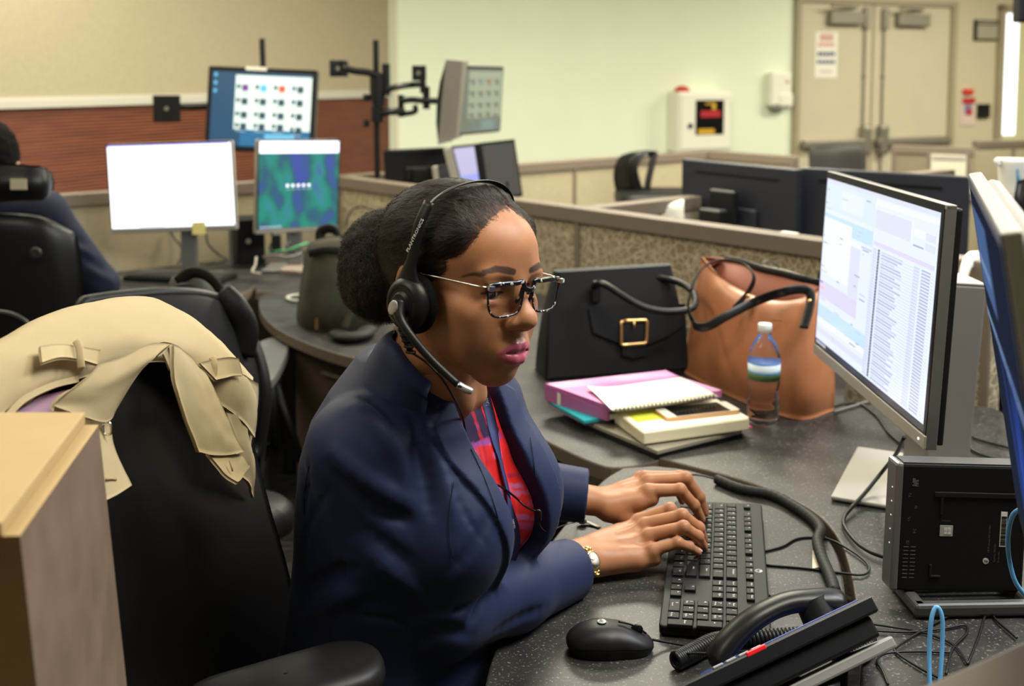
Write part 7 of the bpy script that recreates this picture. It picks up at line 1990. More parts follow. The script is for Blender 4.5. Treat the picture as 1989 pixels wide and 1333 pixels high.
# ================================================================== the workstations behind
def far_monitor(name, label, px, Ys, bez=0.012, chin=0.02, depth=0.035, fm=None, bm_=None, rects=None, mats=None, group=None, stand=None, rear=False, desk_z=DZ):
    """px: top-left, top-right, bottom-left of the front (as the camera sees it); Ys: their depths"""
    TL, TR, BL = [at(p[0], p[1], Y=y) for p, y in zip(px, Ys)]
    x = unit(TR - TL); w = np.linalg.norm(TR - TL); d_ = BL - TL; d_ = d_ - x * (d_ @ x); h_ = np.linalg.norm(d_); u = -d_ / h_; n = np.cross(x, u)
    if n[1] > 0 and not rear: n = -n
    R = np.stack([x, u, np.cross(x, u)], 1); O = TL - u * h_; sgn = 1
    # np.cross(x, u) points towards the camera when x runs to the right
    t = thing(name, label, 'monitor', O + x * w / 2, 0.0, group)
    bx_ = lambda mb, a, b, c, sx, sy, sz, bev=0.0: mb.box(O + R @ V3((a, b, c)), (sx, sy, sz), R, bev)
    mb = MB(); bx_(mb, w / 2, h_ / 2, -depth / 2, w, h_, depth, min(0.006, depth * .3)); hs_ = mb.build('housing', fm or m_blk, t)
    if not rear:
        mb = MB(); bx_(mb, w / 2, (h_ + chin) / 2, 0.0006, w - 2 * bez * .3, h_ - chin, 0.002); mb.build('bezel', bm_ or m_bez, t)
        S = O + R @ V3((bez, chin, 0.0018))
        mb = MB()
        for i, r in enumerate(rects(w - 2 * bez, h_ - chin - bez)): screen_rects(mb, R, S, [r], list(mats), 0.0004 + 0.00006 * i)
        mb.build('screen' if len(mats) != 2 else 'screen_lettering', [emat(name + '_' + k + '_%d' % (hash_(label)), c, 1.0) for k, c in mats.items()], t)
    else:
        mb = MB(); bx_(mb, w / 2, h_ * 0.30, 0.008, w * 0.40, h_ * 0.42, 0.018, 0.008); mb.build('back_bulge', fm or m_blk, t)
        mb = MB(); bx_(mb, w / 2, h_ * 0.86, 0.0006, w * 0.72, 0.010, 0.002); mb.build('vent_slot', m_bez, t)
    if stand:
        c = O + x * w * stand[0] - R[:, 2] * 0.03 * (1 if not rear else -1.4)
        mb = MB(); mb.box(V3((c[0], c[1], (O[2] + 0.08 + desk_z) / 2)), (0.06, 0.022, O[2] + 0.08 - desk_z), None, 0.004); mb.build('stand_column', stand[1], t)
        mb = MB(); mb.box(V3((c[0], c[1] - 0.02, desk_z + 0.006)), (0.22, 0.17, 0.010), None, 0.004); mb.build('stand_base', stand[1], t)
    return t, O, R, w, h_
def hash_(s): return sum(ord(c) * (i + 1) for i, c in enumerate(s)) % 997

# the two monitors on the left workstation
def r_white(w, h_):
    out = [(0, 0, w, h_, 'white'), (0, h_ - 0.004, w * 0.98, 0.004, 'violet'), (w * 0.20, 0.001, w * 0.80, 0.007, 'pale')]
    for k in range(9): out.append((w * (0.23 + 0.022 * k), 0.002, 0.006, 0.005, 'ink'))
    return out
t, O, R, w, h_ = far_monitor('monitor', 'monitor with a blank glaring white screen at the left workstation', [(205, 281), (451, 273), (212, 455)], [4.02, 4.02, 4.02], 0.006, 0.020, 0.03, m_alu_l, m_bez, r_white,
    {'white': (1.5, 1.5, 1.6), 'violet': (0.35, 0.30, 1.3), 'pale': (1.3, 1.3, 1.6), 'ink': (0.35, 0.38, 0.6)}, stand=(0.60, m_alu))
mb = MB(); p = O + R @ V3((w * 0.70, 0.012, 0.004)); mb.box(p, (0.050, 0.046, 0.0012), R); tag(mb.build('sticky_note', mat('yellow_note', (0.70, 0.62, 0.22), rough=0.8)), 'yellow sticky note on the lower edge of the white lit monitor', 'note')
def r_aurora(w, h_):
    out = []
    for k in range(5):
        out += [(w * (0.335 + 0.067 * k), h_ * 0.475, w * 0.032, h_ * 0.028, 'white'), (w * (0.335 + 0.067 * k), h_ * 0.445, w * 0.040, h_ * 0.008, 'pale')]
    for k in range(6): out.append((w * (0.03 + 0.045 * k), h_ * 0.008, w * 0.025, h_ * 0.02, 'pale'))
    return out
AUR = {'white': (1.35, 1.35, 1.5), 'pale': (0.45, 0.55, 0.65)}
def aurora_mat():
    """screen wallpaper of soft green and blue curtains, fixed to the screen's own generated coordinates"""
    m = bpy.data.materials.new('aurora_wallpaper'); m.use_nodes = True; nt = m.node_tree; b = nt.nodes['Principled BSDF']
    tc = nt.nodes.new('ShaderNodeTexCoord'); mp = N_(nt, 'ShaderNodeMapping'); mp.inputs['Scale'].default_value = (3.0, 3.0, 2.6); nt.links.new(tc.outputs['Generated'], mp.inputs[0])
    n = N_(nt, 'ShaderNodeTexNoise', Scale=1.0, Detail=1.5); nt.links.new(mp.outputs[0], n.inputs['Vector'])
    c = ramp(nt, n.outputs['Fac'], [(0.30, (0.03, 0.07, 0.36)), (0.42, (0.008, 0.10, 0.16)), (0.52, (0.0, 0.25, 0.17)), (0.60, (0.02, 0.22, 0.30)), (0.72, (0.05, 0.07, 0.34))])
    b.inputs['Base Color'].default_value = (0.02, 0.02, 0.02, 1); nt.links.new(c, b.inputs['Emission Color']); b.inputs['Emission Strength'].default_value = 0.72
    return m
t, O, R, w, h_ = far_monitor('monitor', 'turned monitor with blue green wallpaper and a white bar across its top', [(501, 271), (661, 271), (500, 456)], [4.10, 4.32, 4.10], 0.006, 0.020, 0.03, m_alu_l, m_bez, lambda w, h_: [r for r in r_aurora(w, h_) if r[4] in ('white', 'pale')], {k: AUR[k] for k in ('white', 'pale')}, stand=(0.5, m_alu))
mb = MB(); S = O + R @ V3((0.006, 0.020, 0.0019)); ww, hh = w - 0.012, h_ - 0.026
screen_rects(mb, R, S, [(0, 0, ww, hh * 0.862, 'a')], ['a'], 0.0); mb.build('wallpaper', aurora_mat(), t)
mb = MB(); screen_rects(mb, R, S, [(0, hh * 0.862, ww, hh * 0.138, 'a')], ['a'], 0.0); mb.build('white_bar', emat('white_bar', (1.35, 1.35, 1.5)), t)

# the raised monitor on the pole, and its rows of pictures
def r_icons(w, h_, dim=1.0):
    out = [(0, 0, w, h_, 'navy'), (w * 0.3, 0, w * 0.7, h_ * 0.35, 'blue'), (w * 0.55, h_ * 0.04, w * 0.30, h_ * 0.14, 'sky')]
    out.append((w * 0.235, h_ * 0.225, w * 0.765, h_ * 0.735, 'page'))
    for r in range(4):
        for c in range(4):
            x, y = w * (0.25 + 0.185 * c), h_ * (0.755 - 0.185 * r)
            if r == 3 and c < 3: y += h_ * 0.03
            k = ('purple', 'cyan', 'red', 'dark')[c] if r == 0 else 'dark'
            out += [(x, y + h_ * 0.02, w * 0.035, h_ * 0.06, 'dark'), (x + w * 0.05, y - h_ * 0.01, w * 0.065, h_ * 0.09, k), (x + w * 0.01, y - h_ * 0.035, w * 0.10, h_ * 0.010, 'line')]
    for k in range(3): out.append((w * 0.02, h_ * (0.93 - 0.11 * k), w * 0.03, h_ * 0.05, 'sky'))
    return out
ICO = {'navy': (0.006, 0.055, 0.115), 'blue': (0.012, 0.12, 0.25), 'sky': (0.12, 0.42, 0.62), 'page': (0.72, 0.86, 0.74), 'dark': (0.025, 0.055, 0.085), 'purple': (0.16, 0.04, 0.22), 'cyan': (0.10, 0.45, 0.80), 'red': (0.62, 0.08, 0.04), 'line': (0.40, 0.52, 0.48)}
t, O, R, w, h_ = far_monitor('monitor', 'black framed monitor raised on a pole showing rows of small pictures', [(405, 128), (617, 137), (424, 292)], [5.0, 5.0, 4.95], 0.022, 0.024, 0.05, m_blk, m_bez, r_icons, ICO)
mb = MB(); mb.box(O + R @ V3((w * 0.44, h_ - 0.004, 0.004)), (0.095, 0.016, 0.002), R); mb.build('white_label', mat('white_tape', (0.72, 0.68, 0.58)), t)
def arm_poles(name, label, base_px, Y, top_py, arms, plates, clamps=(), bz=DZ):
    b = at(base_px[0], base_px[1], Y=Y); tp_ = at(base_px[2], top_py, Y=Y)
    t = thing(name, label, 'monitor stand', (b[0], b[1], bz))
    mb = MB(); mb.cyl(V3((b[0], b[1], bz)), tp_, 0.0135, 14); mb.cyl(V3((b[0], b[1], bz)), V3((b[0], b[1], bz + 0.02)), 0.045, 18); mb.build('pole', m_blk, t)
    for a in arms:
        mb = MB(); mb.tube(spline([at(x, y, Y=d) for x, y, d in a[0]], 4), a[1], 10); mb.build('arm', m_blk, t)
    for (x, y, d, s, rz) in plates:
        Rq = rotz(rz); p = at(x, y, Y=d)
        mb = MB(); mb.box(p, (s, 0.010, s), Rq, 0.004); mb.box(p + V3((0, 0.02, 0)), (s * 0.45, 0.03, s * 0.5), Rq, 0.006); pl_ = mb.build('mounting_plate', m_blk, t)
        mb = MB(); mb.cyl(p - Rq[:, 1] * 0.004, p - Rq[:, 1] * 0.009, 0.010, 12); mb.build('screw_boss', m_hw, pl_)
    for (x, y, d, rr_, hh_) in clamps:
        p = at(x, y, Y=d); mb = MB(); mb.cyl(p - V3((0, 0, hh_ / 2)), p + V3((0, 0, hh_ / 2)), rr_, 16); mb.build('clamp', m_blk, t)
arm_poles('pole_stand', 'black pole behind the raised monitor with an empty mounting plate at its left', (524, 300, 509), 5.12, 75, [([(520, 190, 5.12), (470, 198, 5.14), (405, 206, 5.10), (345, 208, 5.05)], 0.017)], [(324, 211, 5.02, 0.122, 0.15)], [(520, 192, 5.12, 0.030, 0.08)], 0.0)
arm_poles('pole_stand', 'black pole with several jointed arms in front of the white wall', (733, 345, 730), 4.85, 78, [([(742, 150, 4.85), (715, 141, 4.85), (690, 138, 4.85), (668, 132, 4.85)], 0.016), ([(738, 178, 4.85), (770, 169, 4.85), (800, 165, 4.95), (826, 163, 4.94)], 0.014), ([(732, 222, 4.85), (757, 217, 4.85), (782, 217, 4.95)], 0.017), ([(778, 196, 4.95), (800, 194, 4.93), (826, 196, 4.9), (852, 196, 4.86)], 0.014), ([(782, 222, 4.95), (806, 217, 4.93), (806, 205, 4.92)], 0.012)],
    [(656, 133, 4.95, 0.075, 0.4), (814, 142, 4.94, 0.068, -0.3)], [(733, 172, 4.85, 0.034, 0.10), (735, 192, 4.85, 0.03, 0.06), (733, 222, 4.85, 0.028, 0.07), (750, 155, 4.85, 0.018, 0.14), (821, 155, 4.94, 0.013, 0.12), (779, 206, 4.95, 0.014, 0.10), (828, 190, 4.9, 0.016, 0.10), (668, 134, 4.95, 0.020, 0.07), (712, 190, 4.85, 0.016, 0.03), (712, 240, 4.85, 0.014, 0.03)])
# the edge-on silver monitor on that pole
t, O, R, w, h_ = far_monitor('monitor', 'silver sided monitor on the jointed arm, turned away and dimly showing pictures', [(888, 128), (978, 130), (880, 265)], [4.75, 5.15, 4.75], 0.010, 0.010, 0.03, m_bez, m_bez, r_icons, {k: (c[0] * .20 + .11, c[1] * .20 + .115, c[2] * .16 + .075) for k, c in ICO.items()})
e0, e1, e2, e3 = at(866, 116, Y=4.68), at(899, 119, Y=4.745), at(886, 268, Y=4.745), at(850, 281, Y=4.68)
mb = MB(); q = [e0, e1, e2, e3]; dd = V3((0.02, 0.10, 0)); V_ = np.array(q + [p + dd for p in q]); mb.raw(V_, [[0, 3, 2, 1], [4, 5, 6, 7], [0, 1, 5, 4], [1, 2, 6, 5], [2, 3, 7, 6], [3, 0, 4, 7]], False); mb.build('side_frame', mat('silver_paint', (0.20, 0.19, 0.165), rough=0.4, metal=0.4), t)
mb = MB(); bq_ = [at(866, 118, Y=4.685), at(854, 160, Y=4.72), at(848, 200, Y=4.73), at(847, 240, Y=4.72), at(851, 278, Y=4.685)]; mb.grid(np.array([bq_, [p + V3((0.05, 0.12, 0)) for p in bq_]]), 0.004); mb.build('back_shell', m_blk, t)
# monitors standing lower at that workstation
t, O, R, w, h_ = far_monitor('monitor', 'low monitor with a lavender blue screen, left of the dark turned screen', [(876, 284), (934, 278), (896, 385)], [4.55, 4.85, 4.5], 0.012, 0.012, 0.04, m_alu_l, m_bez, lambda w, h_: [(0, 0, w, h_, 'lav'), (0, 0, w, h_ * 0.4, 'blue'), (w * .2, 0, w * .5, h_ * 0.22, 'deep')], {'lav': (0.36, 0.34, 0.52), 'blue': (0.22, 0.26, 0.62), 'deep': (0.10, 0.16, 0.62)})
t, O, R, w, h_ = far_monitor('monitor', 'dark blank turned screen just above the top of her head at right', [(930, 278), (1000, 270), (950, 392)], [4.50, 4.62, 4.48], 0.012, 0.012, 0.04, m_bez, m_bez, lambda w, h_: [(0, 0, w, h_, 'off')], {'off': (0.045, 0.040, 0.036)}, stand=(0.5, m_blk))
far_monitor('monitor', 'black monitor seen from the back behind the jointed arm pole', [(745, 292), (876, 286), (748, 362)], [4.9, 4.95, 4.9], fm=m_blk, rear=True, stand=(0.5, m_blk))
far_monitor('monitor', 'short silver edged screen corner low beside the lavender monitor', [(850, 322), (876, 318), (858, 372)], [4.60, 4.72, 4.6], 0.006, 0.006, 0.03, m_alu_l, m_bez, lambda w, h_: [(0, 0, w, h_, 'off')], {'off': (0.02, 0.02, 0.022)})
dk = thing('far_desk', 'desk strip under the far monitors behind her head', 'desk', (-0.25, 5.1, 0))
mb = MB(); cA_ = pa0 + PA * 0.46 + V3((0, 0, 0.727)); mb.box(cA_ + PB * 0.75, (1.3, 0.8, 0.03), np.stack([PB, -PA, V3((0, 0, 1))], 1), 0.003); mb.build('worktop', m_lam, dk)
for s in (0.2, 1.3):
    mb = MB(); q = cA_ + PB * s; mb.box((q[0], q[1], 0.356), (0.05, 0.05, 0.711), None, 0.004); mb.build('leg', m_blk, dk)
# two monitors seen from behind at the right
m_back = mat('blue_black_plastic', (0.016, 0.018, 0.026), rough=0.42, spec=0.5)
far_monitor('monitor', 'black monitor back above the partition, left of two, with a mounting block', [(1324, 308), (1548, 329), (1330, 470)], [4.08, 3.62, 4.06], fm=m_back, rear=True, depth=0.03, stand=(0.40, m_blk))
far_monitor('monitor', 'black monitor back above the partition, right of two, behind the lit monitor', [(1550, 325), (1882, 343), (1556, 495)], [3.69, 3.34, 3.67], fm=m_back, rear=True, depth=0.03, stand=(0.5, m_blk))
mb = MB(); c_ = at(1405, 402, Y=3.84); mb.box(c_, (0.12, 0.03, 0.12), rotz(-0.95), 0.008); p_ = at(1385, 420, Y=3.78); mb.box(p_, (0.10, 0.05, 0.05), rotz(-0.95), 0.008)
tag(mb.build('docking_block', m_blk), 'small black box fixed behind the left monitor back', 'box')
dk = thing('rear_desk', 'desk behind the partition carrying the two black monitors', 'desk', (1.1, 3.9, 0))
mb = MB(); mb.box(P_T + PA * 0.80 + PB * 0.42 + V3((0, 0, 0.727)), (1.48, 0.70, 0.03), np.stack([PA, PB, V3((0, 0, 1))], 1), 0.003); mb.build('worktop', m_lam, dk)
for s in (0.14, 1.40):
    q = P_T + PA * s + PB * 0.5; mb = MB(); mb.box((q[0], q[1], 0.356), (0.05, 0.05, 0.711), None, 0.004); mb.build('leg', m_blk, dk)
pp = thing('paper_sheet', 'white printed sheet folded over the partition left of the black monitor back', 'paper', at(1305, 405, Y=3.95))
mb = MB(); rows = [[at(1282, 432, Y=3.86), at(1330, 436, Y=3.83)], [at(1280, 400, Y=3.885), at(1328, 398, Y=3.86)], [at(1285, 391, Y=3.93), at(1329, 388, Y=3.91)]]
mb.grid(patch(rows, 5, 5), 0.0008); mb.build('sheet', m_paper, pp)
mb = MB()
for k in range(7):
    a = at(1290, 404 + 4 * k, Y=3.872 - .0028 * k); b = at(1322, 402 + 4 * k, Y=3.850 - .0028 * k); mb.tube([a, b], 0.0009, 5)
mb.build('printed_line', mat('grey_print', (0.35, 0.33, 0.30)), pp)
mb = MB(); mb.box(at(1533, 452, z=PZ + 0.001), (0.05, 0.02, 0.002), rotz(-0.87)); tag(mb.build('tape_piece', m_paper), 'white tape piece on the partition cap above the tan bag', 'tape')
# odds and ends of the left workstation
kb2 = thing('keyboard', 'black keyboard lying in front of the white lit monitor', 'keyboard', at(345, 530, z=DZ))
Pk = [at(238, 537, z=DZ + 0.018), at(425, 545, z=DZ + 0.018), at(449, 524, z=DZ + 0.018), at(280, 520, z=DZ + 0.018)]
mb = MB(); ex2 = unit(Pk[1] - Pk[0]); ey2 = V3((-ex2[1], ex2[0], 0)); R2k = np.stack([ex2, ey2, V3((0, 0, 1))], 1); L2 = np.linalg.norm(Pk[1] - Pk[0]); O2k = V3((*Pk[0][:2], DZ))
mb.box(O2k + R2k @ V3((L2 / 2, 0.075, 0.010)), (L2, 0.15, 0.018), R2k, 0.004); kc2 = mb.build('keyboard_case', m_kb, kb2)
mb = MB()
for r in range(5):
    for c in range(18): mb.box(O2k + R2k @ V3((0.015 + (L2 - 0.03) * (c + .5) / 18, 0.018 + 0.027 * r, 0.0215)), ((L2 - 0.03) / 18 - 0.004, 0.021, 0.005), R2k)
mb.build('keycaps', mat('dusty_key', (0.045, 0.044, 0.042), rough=0.5), kb2)
sp_ = thing('speaker', 'round black ball shaped speaker left of the white monitor stand', 'speaker', at(282, 500, z=DZ))
c_ = at(282, 509, z=DZ); mb = MB(); mb.lathe([(0.0, 0.0), (0.026, 0.0), (0.034, 0.012), (0.037, 0.030), (0.033, 0.048), (0.020, 0.060), (0.0, 0.064)], c_, 24); mb.build('ball_body', m_blk, sp_)
mb = MB(); mb.cyl(c_ + V3((0, 0, -0.0005)), c_ + V3((0, 0, 0.006)), 0.032, 20); mb.build('foot_ring', m_blk_soft, sp_)
pcb = thing('mini_computer', 'black mini computer upright between the white and the wallpaper monitors', 'computer', at(485, 515, z=DZ))
c_ = at(485, 514, z=DZ); mb = MB(); mb.box(c_ + V3((0, 0, 0.100)), (0.105, 0.15, 0.18), rotz(0.35), 0.006); cs_ = mb.build('case', m_pc, pcb)
mb = MB(); mb.box(c_ + V3((0, 0, 0.006)), (0.13, 0.16, 0.012), rotz(0.35), 0.004); mb.build('stand', m_blk, pcb)
mb = MB(); q = c_ + rotz(0.35) @ V3((-0.012, -0.076, 0.105)); mb.cyl(q, q + rotz(0.35) @ V3((0, -0.002, 0)), 0.010, 16); mb.build('round_emblem', mat('pale_grey_emblem', (0.42, 0.42, 0.42)), cs_)
# silver post beside the white monitor, cables
mb = MB(); a_ = at(451, 518, z=DZ); mb.box(a_ + V3((0, 0, 0.095)), (0.016, 0.03, 0.19), None, 0.003); tag(mb.build('silver_bracket', m_alu), 'thin silver bracket standing under the right end of the white monitor', 'bracket')
def hang(name, label, pts, r=0.004, m=m_cable):
    mb = MB(); mb.tube(spline([at(a, b, Y=c) for a, b, c in pts], 7), r, 8); return tag(mb.build(name, m), label, 'cable')
hang('cable', 'dark cable drooping from the white monitor beside its stand', [(400, 452, 4.28), (405, 475, 4.27), (425, 495, 4.26), (440, 505, 4.24), (420, 512, 4.22), (400, 514, 4.2)])
hang('cable', 'dark cable hanging at the left of the white monitor stand', [(330, 448, 4.3), (340, 465, 4.3), (352, 480, 4.28), (352, 500, 4.25), (346, 512, 4.2)])
hang('cable', 'cable lying behind the round speaker on the left desk', [(235, 497, 4.45), (270, 493, 4.45), (300, 492, 4.45), (330, 490, 4.45)])
hang('cable', 'black cable arching on the partition under the jointed arm pole', [(737, 345, 4.72), (738, 380, 4.66), (742, 430, 4.5), (744, 470, 4.4)], 0.006)
hang('cable', 'thin cable loop right of the wallpaper monitor', [(672, 440, 4.2), (680, 412, 4.22), (700, 402, 4.22), (722, 408, 4.2), (735, 420, 4.18)], 0.003)
m_green = mat('cable_green', (0.03, 0.26, 0.10), rough=0.45)
for i, (lb_, pts, m_) in enumerate((('green cable in the tangle under the wallpaper monitor', [(520, 492, 4.05), (540, 488, 4.0), (560, 486, 3.98), (580, 478, 4.0), (598, 472, 4.05)], m_green),
        ('grey power brick cable crossing the tangle under the wallpaper monitor', [(512, 500, 4.0), (535, 496, 3.95), (560, 500, 3.92), (585, 492, 3.95)], mat('cable_grey', (0.16, 0.15, 0.14))),
        ('black cable dropping from the wallpaper monitor, left one', [(528, 452, 4.1), (530, 468, 4.08), (524, 484, 4.02), (540, 495, 3.95)], m_cable),
        ('black cable dropping from the wallpaper monitor, right one', [(560, 455, 4.1), (562, 468, 4.05), (556, 482, 4.0), (575, 492, 3.95)], m_cable),
        ('pale thin cable lying in front of the small black computer', [(498, 500, 4.05), (496, 515, 4.0), (490, 528, 3.95), (505, 532, 3.9)], mat('cable_pale', (0.36, 0.33, 0.28))))):
    hang('cable', lb_, pts, 0.0045, m_)
mb = MB(); mb.box(at(537, 474, Y=4.06), (0.032, 0.03, 0.07), None, 0.004); tag(mb.build('power_adapter', m_blk), 'black plug adapter hanging below the wallpaper monitor', 'adapter')
mb = MB(); q = [at(541, 524, z=DZ + 0.014), at(590, 528, z=DZ + 0.014), at(592, 513, z=DZ + 0.014), at(566, 512, z=DZ + 0.014)]
mb.raw(q + [p - V3((0, 0, 0.012)) for p in q], [[0, 1, 2, 3], [7, 6, 5, 4], [0, 4, 5, 1], [1, 5, 6, 2], [2, 6, 7, 3], [3, 7, 4, 0]], False); tag(mb.build('notepad', mat('taupe_pad', (0.30, 0.24, 0.19), rough=0.7)), 'thin taupe pad on the desk left of the olive backpack', 'notepad')
mb = MB(); mb.tube(spline([at(590, 573, z=0.745), at(566, 575, z=0.745), at(558, 580, z=0.745), at(572, 585, z=0.745), at(592, 584, z=0.745)], 5), 0.006, 8); tag(mb.build('cord_loop', mat('pale_cord', (0.33, 0.34, 0.28), rough=0.6)), 'pale grey cord loop on the desk left of the olive backpack base', 'cord')

# olive backpack on the peninsula
m_oli = mat('olive_canvas', (0.050, 0.046, 0.030), rough=0.8, spec=0.2, noise=(18, 0.18), bump=(300, 0.3, 0.001))
bkp = thing('backpack', 'olive green backpack standing on the rounded desk peninsula', 'backpack', at(650, 650, z=0.738))
def prow(l, Y0): return [at(a, b, Y=Y0 + c) for a, b, c in l]
yb_ = at(610, 642, z=0.738)[1]
rows = [prow([(580, 636, 0.10), (592, 645, 0.02), (625, 652, -0.02), (660, 655, -0.01), (690, 655, 0.02), (740, 650, 0.08)], yb_), prow([(576, 610, 0.09), (590, 612, 0.0), (625, 612, -0.05), (662, 612, -0.05), (695, 612, -0.02), (745, 610, 0.06)], yb_),
        prow([(584, 550, 0.10), (598, 550, 0.0), (630, 548, -0.04), (665, 548, -0.04), (700, 548, -0.01), (742, 546, 0.06)], yb_), prow([(592, 495, 0.11), (605, 492, 0.02), (632, 490, -0.01), (662, 490, -0.01), (692, 490, 0.01), (728, 492, 0.07)], yb_),
        prow([(598, 474, 0.13), (610, 470, 0.06), (635, 466, 0.03), (660, 464, 0.03), (688, 466, 0.05), (715, 474, 0.10)], yb_), prow([(605, 470, 0.18), (620, 463, 0.14), (640, 458, 0.12), (662, 456, 0.12), (685, 459, 0.13), (705, 470, 0.16)], yb_)]
mb = MB(); mb.grid(patch(rows, 5, 5)[::-1], 0.10); mb.build('bag_body', m_oli, bkp)
mb = MB(); mb.tube(spline(prow([(600, 492, 0.0), (632, 486, -0.03), (668, 488, -0.03), (705, 492, -0.01)], yb_), 5), 0.008, 8, flat=(0.5, 1.6, (0, 0, 1))); mb.build('zip_band', mat('dark_olive_trim', (0.022, 0.021, 0.015), rough=0.7), bkp)
mb = MB(); mb.tube(spline(prow([(622, 466, 0.10), (624, 450, 0.10), (640, 444, 0.09), (655, 452, 0.08), (660, 470, 0.06)], yb_), 5), 0.012, 8, flat=(1.3, 0.5, (0, -1, 0))); mb.build('carry_handle', mat('dark_olive_trim', (0.022, 0.021, 0.015)), bkp)
mb = MB(); mb.tube(spline(prow([(668, 470, 0.04), (700, 455, 0.03), (720, 480, 0.0), (712, 520, -0.04), (690, 580, -0.08), (668, 640, -0.10)], yb_), 6), 0.016, 8, flat=(1.4, 0.35, (0, -1, 0))); mb.build('shoulder_strap', m_oli, bkp)
mb = MB(); mb.cyl(at(615, 620, Y=yb_ - 0.07), at(615, 640, Y=yb_ - 0.07), 0.005, 8); mb.build('zip_pull', m_goldm, bkp)
mb = MB(); mb.tube(spline([at(655, 648, z=0.752), at(672, 655, z=0.755), at(700, 652, z=0.756), at(715, 640, z=0.752)], 5), 0.022, 10, flat=(1.3, 0.6, (0, 0, 1))); mb.build('hip_strap', mat('dark_olive_trim', (0.022, 0.021, 0.015)), bkp)

# ---- the colleague at the left edge and the chairs there
m_navy2 = mat('dark_navy_jacket', (0.013, 0.017, 0.034), rough=0.75, spec=0.2)
p2 = thing('person', 'person in a dark navy jacket sitting with their back turned at the left edge', 'person', (-1.62, 3.35, 0))
PX2, PY2 = -1.625, 3.36
Hd = V3((PX2 - 0.020, PY2 + 0.09, 1.222))
Bf = Field((PX2 - 0.34, PY2 - 0.22, 0.40), (PX2 + 0.46, PY2 + 0.72, 1.45), 0.009)
Bf.add(ell(Hd, (0.078, 0.098, 0.115)), 0).add(ell(Hd + V3((0, 0.03, -0.05)), (0.062, 0.075, 0.085)), 0.03).add(cap(Hd + V3((0, -0.02, -0.06)), (PX2, PY2 - 0.02, 1.10), 0.052, 0.06), 0.03)
Bf.add(ell((PX2 - 0.02, PY2 + 0.19, 1.215), (0.012, 0.050, 0.015)), 0.02)
Bf.add(ell((PX2, PY2, 0.93), (0.165, 0.105, 0.24)), 0.03).add(ell((PX2, PY2, 0.62), (0.175, 0.12, 0.18)), 0.05)
for s in (-1, 1):
    sh = V3((PX2 + s * 0.175, PY2 - 0.01, 1.07)); el = V3((PX2 + s * 0.315, PY2 + 0.07, 0.83)); wr = V3((PX2 + s * 0.20, PY2 + 0.33, 0.785))
    Bf.add(cap((PX2, PY2 - 0.02, 1.08), sh, 0.06, 0.055), 0.03).add(cap(sh, el, 0.050, 0.040), 0.03).add(cap(el, wr, 0.038, 0.027), 0.015)
    Bf.add(ell(wr + V3((-s * 0.02, 0.05, 0.0)), (0.036, 0.050, 0.016)), 0.012)
    for k in range(4): Bf.add(cap(wr + V3((-s * 0.02 + (k - 1.5) * 0.018, 0.085, 0.004)), wr + V3((-s * 0.02 + (k - 1.5) * 0.020, 0.135 - 0.008 * abs(k - 1.2), -0.008)), 0.009, 0.0075), 0.006)
    Bf.add(cap(wr + V3((-s * 0.05, 0.02, 0)), wr + V3((-s * 0.065, 0.075, -0.004)), 0.011, 0.008), 0.010)
    Bf.add(cap((PX2 + s * 0.09, PY2, 0.52), (PX2 + s * 0.10, PY2 + 0.42, 0.54), 0.08, 0.058), 0.04)
    Bf.add(ell(Hd + V3((s * 0.078, 0.0, -0.01)), (0.010, 0.022, 0.032)), 0.008)
v, q = Bf.mesh()
grid_object('body', v, q, mat('tan_skin', (0.42, 0.24, 0.15), rough=0.5), p2)
Jf = Field((PX2 - 0.45, PY2 - 0.26, 0.55), (PX2 + 0.46, PY2 + 0.36, 1.18), 0.008)
Jf.add(ell((PX2, PY2, 0.93), (0.192, 0.132, 0.26)), 0).add(ell((PX2, PY2, 0.70), (0.195, 0.15, 0.16)), 0.05).add(cap((PX2, PY2 - 0.02, 1.085), (PX2, PY2 - 0.03, 1.125), 0.085, 0.072), 0.03)
for s in (-1, 1):
    sh = V3((PX2 + s * 0.185, PY2 - 0.01, 1.065)); el = V3((PX2 + s * 0.315, PY2 + 0.07, 0.83)); wr = V3((PX2 + s * 0.205, PY2 + 0.31, 0.79))
    Jf.add(cap((PX2, PY2 - 0.02, 1.085), sh, 0.075, 0.070), 0.03).add(cap(sh, el, 0.070, 0.062), 0.025).add(cap(el, wr, 0.060, 0.042), 0.02)
    for k in range(4): Jf.bulge(cap(sh * (0.75 - 0.18 * k) + el * (0.25 + 0.18 * k) + V3((s * 0.03, -0.07, 0.02)), sh * (0.7 - 0.18 * k) + el * (0.3 + 0.18 * k) + V3((s * 0.075, -0.02, -0.02)), 0.001), (-0.007, 0.005)[k % 2], 0.012)
v, q = Jf.mesh(); grid_object('jacket', v, q, m_navy2, p2)
Hf = Field(Hd - 0.16, Hd + 0.18, 0.006)
Hf.add(ell(Hd + V3((0, -0.012, 0.015)), (0.088, 0.104, 0.118)), 0); Hf.cut(ell(Hd + V3((0, 0.115, -0.03)), (0.10, 0.075, 0.10)), 0.01)
v, q = Hf.mesh(); v = v + normals_of(v, q) * (0.004 * vnoise(v, 60))[:, None]; grid_object('hair', v, q, mat('dark_brown_hair', (0.010, 0.007, 0.006), rough=0.8, spec=0.1), p2)
for s in (-1, 1):
    mb = MB(); mb.ball(Hd + V3((s * 0.030, 0.088, 0.0)), 0.012); mb.build('eye', mat('eye_white_far', (0.6, 0.57, 0.55), rough=0.2), p2)
mb = MB()
for s in (-1, 1): mb.tube(spline([(PX2 + s * 0.10, PY2 + 0.40, 0.56), (PX2 + s * 0.10, PY2 + 0.47, 0.48), (PX2 + s * 0.10, PY2 + 0.45, 0.08)], 5), 0.056, 12)
